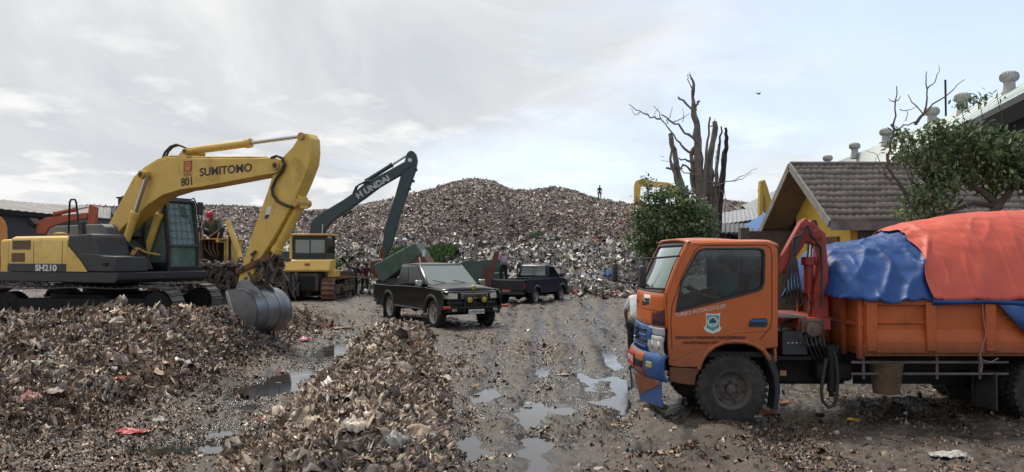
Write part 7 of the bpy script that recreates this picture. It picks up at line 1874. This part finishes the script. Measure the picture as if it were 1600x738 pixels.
def person(label, loc, yaw, J, shirt, trouser, cap=None, shoes=None, sleeve=.5, shirt_print=None, group=None, s=1.0, hair=HAIR):
    """J: joints pelvis, chest, neck, head, shoulders/elbows/wrists and hips/knees/ankles (L, R) in the local frame, x forward"""
    p = thing('person', label, 'person', loc, yaw, group)
    j = {k: Vector(v) * s for k, v in J.items()}
    keys = ['pelvis', 'belly', 'chest', 'neck', 'head', 'crown', 'shL', 'elL', 'wrL', 'shR', 'elR', 'wrR', 'hiL', 'knL', 'anL', 'hiR', 'knR', 'anR']
    j['belly'] = j['pelvis'].lerp(j['chest'], .5)
    hd = (j['head'] - j['neck']).normalized(); j['crown'] = j['head'] + hd * .07 * s
    rad = dict(pelvis=(.13, .105), belly=(.125, .10), chest=(.15, .115), neck=.052, head=(.082, .092), crown=(.070, .078), shL=.062, elL=.042, wrL=.027, shR=.062, elR=.042, wrR=.027, hiL=.088, knL=.058, anL=.038, hiR=.088, knR=.058, anR=.038)
    edges = [('pelvis', 'belly'), ('belly', 'chest'), ('chest', 'neck'), ('neck', 'head'), ('head', 'crown'), ('chest', 'shL'), ('shL', 'elL'), ('elL', 'wrL'), ('chest', 'shR'), ('shR', 'elR'), ('elR', 'wrR'), ('pelvis', 'hiL'), ('hiL', 'knL'), ('knL', 'anL'), ('pelvis', 'hiR'), ('hiR', 'knR'), ('knR', 'anR')]
    ix = {k: i for i, k in enumerate(keys)}
    sc = lambda r: tuple(x * s for x in r) if isinstance(r, tuple) else r * s
    thin = lambda r, f=.9: tuple(x * f for x in r) if isinstance(r, tuple) else r * f
    body = skinned('body', [j[k] for k in keys], [(ix[a], ix[b]) for a, b in edges], [thin(sc(rad[k])) if k not in ('head', 'crown', 'neck', 'wrL', 'wrR') else sc(rad[k]) for k in keys], SKIN, p)
    # hands with five fingers, ears and nose joined to the body mesh
    bm = bmesh.new(); bm.from_mesh(body.data); H_ = MB()
    for sd in ('L', 'R'):
        wr, el = j['wr' + sd], j['el' + sd]; d = (wr - el).normalized(); side = d.cross(Vector((0, 0, 1))); side = side.normalized() if side.length > .1 else Vector((0, 1, 0)); nrm = side.cross(d)
        c = wr + d * .05 * s
        H_.tube([wr - d * .01, wr + d * .04 * s, wr + d * .085 * s], [.026 * s, .036 * s, .030 * s], 8)
        for k, (o_, l_) in enumerate(((-.027, .060), (-.009, .072), (.009, .068), (.026, .052))):
            b_ = wr + d * .08 * s + side * o_ * s; H_.tube([b_, b_ + d * l_ * .45 * s - nrm * .008 * s, b_ + d * l_ * .8 * s - nrm * .03 * s], [.010 * s, .009 * s, .007 * s], 6)
        b_ = wr + d * .035 * s - side * .03 * s; H_.tube([b_, b_ + d * .03 * s - side * .02 * s, b_ + d * .055 * s - side * .02 * s - nrm * .012 * s], [.012 * s, .010 * s, .008 * s], 6)
    fw = J.get('face', (1, 0, 0)); fw = Vector(fw).normalized(); rt = fw.cross(hd).normalized(); hc = j['head']
    H_.ball(hc + fw * .095 * s - hd * .005 * s, (.016 * s, .014 * s, .022 * s), 8, 6)
    for q in (1, -1): H_.ball(hc + rt * q * .086 * s - hd * .0 * s, (.016 * s, .010 * s, .028 * s), 8, 6)
    b0 = len(bm.verts); vs = [bm.verts.new(v) for v in H_.v]
    for f in H_.f:
        try: bm.faces.new([vs[i] for i in f])
        except Exception: pass
    bm.normal_update(); bm.to_mesh(body.data); bm.free(); body.data.shade_smooth()
    e_ = MB()
    for q in (1, -1): e_.ball(hc + fw * .078 * s + rt * q * .032 * s + hd * .018 * s, .011 * s, 8, 6)
    e_.tube([hc + fw * .084 * s + rt * .022 * s - hd * .042 * s, hc + fw * .092 * s - hd * .044 * s, hc + fw * .084 * s - rt * .022 * s - hd * .042 * s], .005 * s, 5)
    e_.build('face_features', M_('dark_eye', (.02, .012, .01), .4), body)
    # clothes
    kk = ['pelvis', 'belly', 'chest', 'neck', 'shL', 'elL', 'shR', 'elR']
    jj = dict(j); jj['elL'] = j['shL'].lerp(j['elL'], sleeve * 2 if sleeve <= .5 else 1); jj['elR'] = j['shR'].lerp(j['elR'], sleeve * 2 if sleeve <= .5 else 1)
    jj['neck'] = j['chest'].lerp(j['neck'], .72); V_ = [jj[k] for k in kk]; r_ = [(.15, .12), (.147, .12), (.165, .125), .068, .076, .060, .076, .060]
    E_ = [(0, 1), (1, 2), (2, 3), (2, 4), (4, 5), (2, 6), (6, 7)]
    if sleeve > .5:
        V_ += [j['elL'].lerp(j['wrL'], (sleeve - .5) * 2), j['elR'].lerp(j['wrR'], (sleeve - .5) * 2)]; r_ += [.044, .044]; E_ += [(5, 8), (7, 9)]
    sh_ = skinned('shirt', V_, E_, [sc(x) for x in r_], shirt, p)
    V_ = [j['pelvis'] + Vector((0, 0, .04 * s)), j['hiL'], j['knL'], j['knL'].lerp(j['anL'], .92), j['hiR'], j['knR'], j['knR'].lerp(j['anR'], .92)]
    skinned('trousers', V_, [(0, 1), (1, 2), (2, 3), (0, 4), (4, 5), (5, 6)], [sc(x) for x in ((.142, .118), .10, .072, .058, .10, .072, .058)], trouser, p)
    m = MB()
    for sd in ('L', 'R'):
        a = j['an' + sd]; m2_ = MB()
        f_ = Vector(J.get('foot' + sd, (1, 0, 0))).normalized()
        m.ball(a + f_ * .06 * s - Vector((0, 0, .03 * s)), (.13 * s if abs(f_.x) > .5 else .05 * s, .05 * s if abs(f_.x) > .5 else .13 * s, .05 * s), 10, 8)
    m.build('shoes', shoes or BLK, p)
    if cap is not None:
        m = MB(); m.lathe([(.106 * s, -.01), (.108 * s, .03 * s), (.095 * s, .075 * s), (.055 * s, .11 * s), (0, .12 * s)], hc + hd * .03 * s, hd, 18)
        b_ = hc + hd * .035 * s + fw * .09 * s; m.hexa([b_ - rt * .07 * s - hd * .006, b_ + fw * .09 * s - rt * .05 * s - hd * .03 * s, b_ + fw * .09 * s + rt * .05 * s - hd * .03 * s, b_ + rt * .07 * s - hd * .006, b_ - rt * .07 * s + hd * .006, b_ + fw * .09 * s - rt * .05 * s - hd * .02 * s, b_ + fw * .09 * s + rt * .05 * s - hd * .02 * s, b_ + rt * .07 * s + hd * .006])
        m.build('cap', cap, p, bevel=.004)
    else:
        m = MB(); m.ball(hc + hd * .045 * s - fw * .018 * s, (.098 * s, .098 * s, .085 * s), 14, 10); m.build('hair', hair, p)
    return p
def stand(lean=0, armL=(.12, .30, -.05), armR=(.12, -.30, -.05), foreL=(.30, .25, -.15), foreR=(.30, -.25, -.15), h=1.66):
    k = h / 1.70; L_ = math.sin(R(lean)); C_ = math.cos(R(lean)); pel = Vector((0, 0, .93))
    up = lambda d, y=0, f=0: pel + Vector((L_ * d + f * C_, y, C_ * d - f * L_))
    ch = up(.42); J = dict(pelvis=pel, chest=ch, neck=up(.56, 0, .01), head=up(.70, 0, .05), shL=up(.46, .18), shR=up(.46, -.18), hiL=(0, .10, .88), hiR=(0, -.10, .88), knL=(.05, .13, .48), knR=(-.02, -.13, .48), anL=(.0, .14, .07), anR=(-.04, -.14, .07))
    sL, sR = J['shL'], J['shR']
    J['elL'] = sL + Vector(armL); J['elR'] = sR + Vector(armR); J['wrL'] = J['elL'] + Vector(foreL); J['wrR'] = J['elR'] + Vector(foreR)
    J['face'] = (C_, 0, -L_ * .5)
    return {a: tuple(Vector(b) * k) if a != 'face' else b for a, b in J.items()}
cl = lambda n, c: M_(n, c, .85, vary=.15, scale=8, bump=.3, bscale=25)
BLKC = cl('black_cloth', (.015, .015, .017)); PINK = cl('pale_pink_cloth', (.50, .36, .38)); WHC = cl('white_cloth', (.62, .62, .62)); GRC = cl('dull_green_cloth', (.06, .085, .055)); TEALC = cl('teal_cloth', (.05, .13, .16)); MARC = cl('maroon_cloth', (.09, .02, .025)); YBOOT = M_('yellow_boots', (.55, .30, .03), .5)
# man sitting on the bulldozer bonnet, knees apart, looking down at his hands
fz = Vector((-9.95, 27.2, 0.05)); sx, sz = DZ.xz(327, 378, .25)
J = dict(pelvis=(0, 0, .08), chest=(.16, 0, .46), neck=(.24, 0, .58), head=(.34, 0, .66), shL=(.17, .20, .48), shR=(.17, -.20, .48), elL=(.26, .27, .22), elR=(.26, -.27, .22), wrL=(.42, .10, .06), wrR=(.42, -.16, .04),
         hiL=(.02, .11, .08), hiR=(.02, -.11, .08), knL=(.32, .40, .28), knR=(.32, -.40, .28), anL=(.40, .30, -.12), anR=(.40, -.30, -.12), face=(.75, 0, -.65), footL=(1, 0, 0), footR=(1, 0, 0))
w_ = Vector(fz) + Matrix.Rotation(R(-90), 3, 'Z') @ Vector((1.35, -.08, 2.60))
p_ = person('man in red cap and green shirt sitting on the old bulldozer', w_, -90, J, GRC, BLKC, cap=M_('red_cap', (.45, .02, .035), .6), sleeve=.42, shoes=YBOOT, s=1.08)
m = MB()
for sd in ('L', 'R'):
    k_, a_ = Vector(J['kn' + sd]), Vector(J['an' + sd]); m.tube([k_.lerp(a_, .35), k_.lerp(a_, .7), a_ + Vector((0, 0, -.03))], [.080, .078, .07], 10)
m.build('boot_shaft', YBOOT, p_)
o = MB().prismy([(.318, -.08), (.322, -.08), (.322, .08), (.318, .08)], .2, .3); 
# two workers with a pole
def workers():
    pos = G(552, 471, -.02); d = 38.5; a = Vector((at(554, 470, d).x, d, Hs(at(554, 470, d).x, d)))
    person('worker in black shirt with white print holding one end of a pole', a, -20, stand(12, (.10, .10, -.26), (.14, -.04, -.26), (.16, -.16, -.16), (.22, .02, -.12), h=1.62), BLKC, BLKC, sleeve=.5)
    d2 = 38.9; b = Vector((at(570, 470, d2).x, d2, Hs(at(570, 470, d2).x, d2)))
    person('worker in maroon shirt bending forward beside the black shirted worker', b, -60, stand(20, (.12, .06, -.26), (.12, -.06, -.26), (.22, .0, -.12), (.22, .0, -.12), h=1.60), MARC, BLKC, sleeve=.5)
    o = MB().tube([(-.3, 0, 0), (.8, -.05, -.12), (1.9, -.1, -.15)], .02, 6).build('wooden_pole', M_('pole_wood', (.30, .20, .13), .8)); o.location = (a.x + .0, a.y - .35, a.z + .98)
    tag(o, 'thin wooden pole held by the two dark dressed workers', 'pole')
workers()
d = 33.0; x = at(787, 401, d).x
person('man in pale pink shirt standing in the bed of the navy pickup', (x, d, .74), 130, stand(2, (.02, .14, -.26), (.22, -.12, -.16), (.22, .04, -.10), (.26, .10, .0), h=1.66), PINK, BLKC, sleeve=.5)
# rusty plank he holds
o = MB().bar((0, 0, 0), (.34, -.1, 1.35), .05, .22).build('plank', M_('red_brown_plank', (.12, .05, .035), .8, vary=.3)); q = at(764, 444, 32.2); o.location = (q.x, 32.2, q.z); tag(o, 'red brown plank leaning at the edge of the navy pickup bed', 'plank')
d = 13.6; q = at(984, 401, d)
person('person in white short sleeved shirt mostly hidden behind the orange truck front', (q.x + .12, d, 0), 60, stand(22, (.05, .14, -.26), (.05, -.10, -.26), (.12, .02, -.22), (.12, -.02, -.22), h=1.55), WHC, BLKC, sleeve=.42)
d = 88; q = at(937, 315, d); z = Hs(q.x, d)
person('tiny distant figure standing on the right crest of the rubbish hill', (q.x, d, z + .1), -90, stand(0, (.0, .06, -.28), (.0, -.06, -.28), (.04, .02, -.25), (.04, -.02, -.25)), BLKC, BLKC)
# the driver
J = dict(pelvis=(0, 0, .0), chest=(-.02, 0, .42), neck=(.02, 0, .56), head=(.06, 0, .68), shL=(-.02, .19, .44), shR=(-.02, -.19, .44), elL=(.16, .24, .24), elR=(.18, -.22, .22), wrL=(.40, .12, .30), wrR=(.42, -.14, .34), hiL=(.02, .1, 0), hiR=(.02, -.1, 0), knL=(.42, .14, .08), knR=(.42, -.14, .08), anL=(.55, .14, -.28), anR=(.55, -.14, -.28), face=(1, .3, -.1))
person('driver in teal shirt seated inside the orange truck cab', Vector(TL) + Matrix.Rotation(PI, 3, 'Z') @ Vector((-.10, .40, 1.24)), 180, J, TEALC, BLKC, sleeve=.5)
# ================================================================== single pieces of rubbish and other small things
def crumple(name, label, cat, px, py, L_, W_, col, seed, hgt=.06, z=None, yaw=0, rough=.4, lift=.03, y=None):
    rg = np.random.default_rng(seed)
    g_ = G(px, py, .02)
    for _i in range(6): g_ = G(px, py, .5 * g_.z + .5 * max(Hs(g_.x, g_.y), WATER))
    L_ *= .74; W_ *= .74; hgt *= .6; lift = min(lift, .03)
    if y is not None: g_ = at(px, py, y)
    g_.z = max(Hs(g_.x, g_.y), WATER) + lift if y is None else g_.z
    m = MB(); nu, nv = 26, 18; off = rg.uniform(0, 90)
    U, V_ = np.meshgrid(np.linspace(0, 1, nu), np.linspace(0, 1, nv), indexing='ij')
    n = fbm(U * 3 + off, V_ * 3 * W_ / L_ + off, 4); n2 = fbm(U * 5 + off + 9, V_ * 5, 3); rd = np.abs(fbm(U * 4 + off + 5, V_ * 4, 3))
    a = (U - .5) * 2; b = (V_ - .5) * 2; k = np.sqrt(np.clip(1 - .5 * b ** 2, 0, 1)), np.sqrt(np.clip(1 - .5 * a ** 2, 0, 1))
    x = a * k[0] * L_ / 2 + n2 * L_ * .16; yy = b * k[1] * W_ / 2 + n * W_ * .22
    zz = hgt * (1.4 * rd + .8 * (1 - np.maximum(np.abs(a), np.abs(b)) ** 2) + .8 * n) - .01
    P_ = np.stack([x, yy, zz], -1).reshape(-1, 3)
    F_ = [(i * nv + j, (i + 1) * nv + j, (i + 1) * nv + j + 1, i * nv + j + 1) for i in range(nu - 1) for j in range(nv - 1)]
    m.add([tuple(q) for q in P_], F_)
    o = m.build(name, M_('rubbish_' + name + str(seed), col, rough, vary=.12, scale=9, dirt=.6, dcol=(.12, .09, .065), dscale=11, bump=.3, bscale=30), None, smooth=70, solid=.002)
    o.location = g_; o.rotation_euler = (0, 0, R(yaw)); return tag(o, label, cat)
crumple('plastic_bag', 'crumpled white plastic bag lying alone on mud in front of the truck', 'bag', 1482, 715, .52, .22, (.50, .47, .42), 1, .05, yaw=5)
crumple('plastic_cup', 'flattened clear plastic cup in the puddle before the truck', 'cup', 825, 634, .15, .13, (.45, .47, .46), 2, .04)
crumple('plastic_bag', 'flat red plastic bag at the foot of the left heap', 'bag', 205, 678, .55, .22, (.50, .05, .05), 3, .05, yaw=-4)
crumple('cloth_strip', 'twisted red strip of cloth on the left edge of the middle heap', 'cloth', 425, 655, .55, .10, (.50, .05, .035), 4, .05, yaw=60, lift=.1)
crumple('plastic_bag', 'pink and red bag beside the water right of the bucket', 'bag', 478, 533, .5, .3, (.50, .16, .18), 5, .09, lift=.05)
crumple('plastic_bag', 'small red scrap on the upper left heap', 'bag', 188, 600, .32, .2, (.50, .07, .04), 6, .06, z=.8, yaw=20, lift=.1)
crumple('plastic_bag', 'faded pink bag on the far left of the left heap', 'bag', 40, 628, .45, .28, (.42, .18, .15), 7, .1, z=.7, lift=.12)
crumple('plastic_bag', 'dull orange red bag high on the left heap', 'bag', 56, 565, .35, .25, (.34, .10, .05), 8, .1, z=.9, lift=.12)
crumple('plastic_bag', 'little blue bag in the bottom part of the middle heap', 'bag', 410, 715, .16, .12, (.10, .25, .42), 9, .05, z=.4, lift=.1)
crumple('plastic_bag', 'blue scrap at the left edge of the picture on the heap', 'bag', 4, 556, .25, .15, (.03, .10, .40), 10, .06, z=.9, lift=.12)
crumple('plastic_bag', 'pale yellow sheet at the bottom edge of the middle heap', 'bag', 468, 733, .40, .22, (.55, .42, .14), 11, .05, z=.35, lift=.1)
crumple('plastic_bag', 'large cream coloured bag in the middle of the centre heap', 'bag', 560, 690, .42, .30, (.50, .42, .32), 12, .10, z=.5, lift=.09, yaw=20)
crumple('plastic_bag', 'dirty white bag on the crest of the centre heap', 'bag', 500, 602, .36, .22, (.55, .52, .47), 13, .08, z=.5, lift=.09)
crumple('plastic_bag', 'crushed black bin bag in the centre heap', 'bag', 540, 626, .42, .3, (.05, .05, .05), 14, .09, z=.5, lift=.09)
crumple('plastic_bag', 'greyish crumpled bag near the front of the centre heap', 'bag', 612, 700, .35, .3, (.30, .27, .24), 15, .10, z=.4, lift=.09, yaw=50)
crumple('plastic_bag', 'tan crumpled sheet low in the centre heap', 'bag', 500, 678, .5, .26, (.36, .28, .19), 16, .09, z=.5, lift=.09, yaw=-30)
crumple('plastic_bag', 'ochre scrap beside the puddle right of the centre heap', 'bag', 743, 607, .18, .12, (.48, .36, .12), 17, .06, lift=.03)
crumple('plastic_bag', 'pale bag in a dent near the left heap foot', 'bag', 250, 663, .26, .18, (.58, .52, .46), 18, .09, lift=.08)
crumple('plastic_bag', 'whitish bag high on the left heap', 'bag', 80, 540, .3, .2, (.58, .56, .5), 19, .1, z=.9, lift=.12)
crumple('plastic_bag', 'wet red bag on mud behind the front truck wheel', 'bag', 1195, 648, .40, .20, (.50, .07, .04), 20, .05)
crumple('plastic_bag', 'orange scrap on the mud under the truck chassis', 'bag', 1225, 632, .40, .14, (.45, .16, .09), 21, .03)
crumple('plastic_bag', 'bright blue bag at the hill foot near the truck front', 'bag', 952, 432, .75, .6, (.06, .20, .45), 22, .45, y=41)
crumple('plastic_bag', 'white bag at the hill foot left of the bright blue bag', 'bag', 934, 430, .9, .6, (.55, .53, .50), 23, .35, y=42)
crumple('plastic_bag', 'red bag beside the road at the foot of the hill', 'bag', 900, 457, .5, .35, (.45, .05, .05), 24, .2, y=38)
crumple('cardboard_sheet', 'flat tan board beside the small stream of water', 'board', 535, 514, .85, .4, (.24, .17, .10), 25, .05, yaw=30)
crumple('plastic_bag', 'flat white scrap on the mud right of the small puddles', 'bag', 880, 587, .35, .12, (.40, .36, .30), 26, .03)
crumple('dry_leaf', 'yellow brown dry leaf on mud beside the truck rut', 'leaf', 960, 668, .15, .09, (.35, .24, .07), 27, .03)
crumple('cardboard_box', 'orange scrap of board under the black pickup', 'board', 632, 492, .5, .2, (.50, .20, .05), 28, .06)
# a lone bird
b = MB(); b.ball((0, 0, 0), (.16, .05, .05), 10, 8); b.ball((.17, 0, .02), (.05, .035, .035), 8, 6)
bo_ = b.build('bird', M_('dark_feathers', (.03, .03, .032), .7))
for s_ in (1, -1):
    m = MB(); m.add([(.08, 0, .02), (-.06, 0, .02), (-.10, s_ * .22, .10), (.02, s_ * .24, .12), (-.12, s_ * .42, .06)], [(0, 1, 2, 3), (3, 2, 4)]); m.build('wing', bpy.data.materials['dark_feathers'], bo_, solid=.008)
m = MB(); m.add([(-.14, -.02, 0), (-.14, .02, 0), (-.28, .05, 0), (-.28, -.05, 0)], [(0, 1, 2, 3)]); m.build('tail', bpy.data.materials['dark_feathers'], bo_, solid=.006)
bo_.location = at(1185, 147, 60); bo_.rotation_euler = (.2, 0, .5); tag(bo_, 'small dark bird flying in the sky right of the dead tree', 'bird')
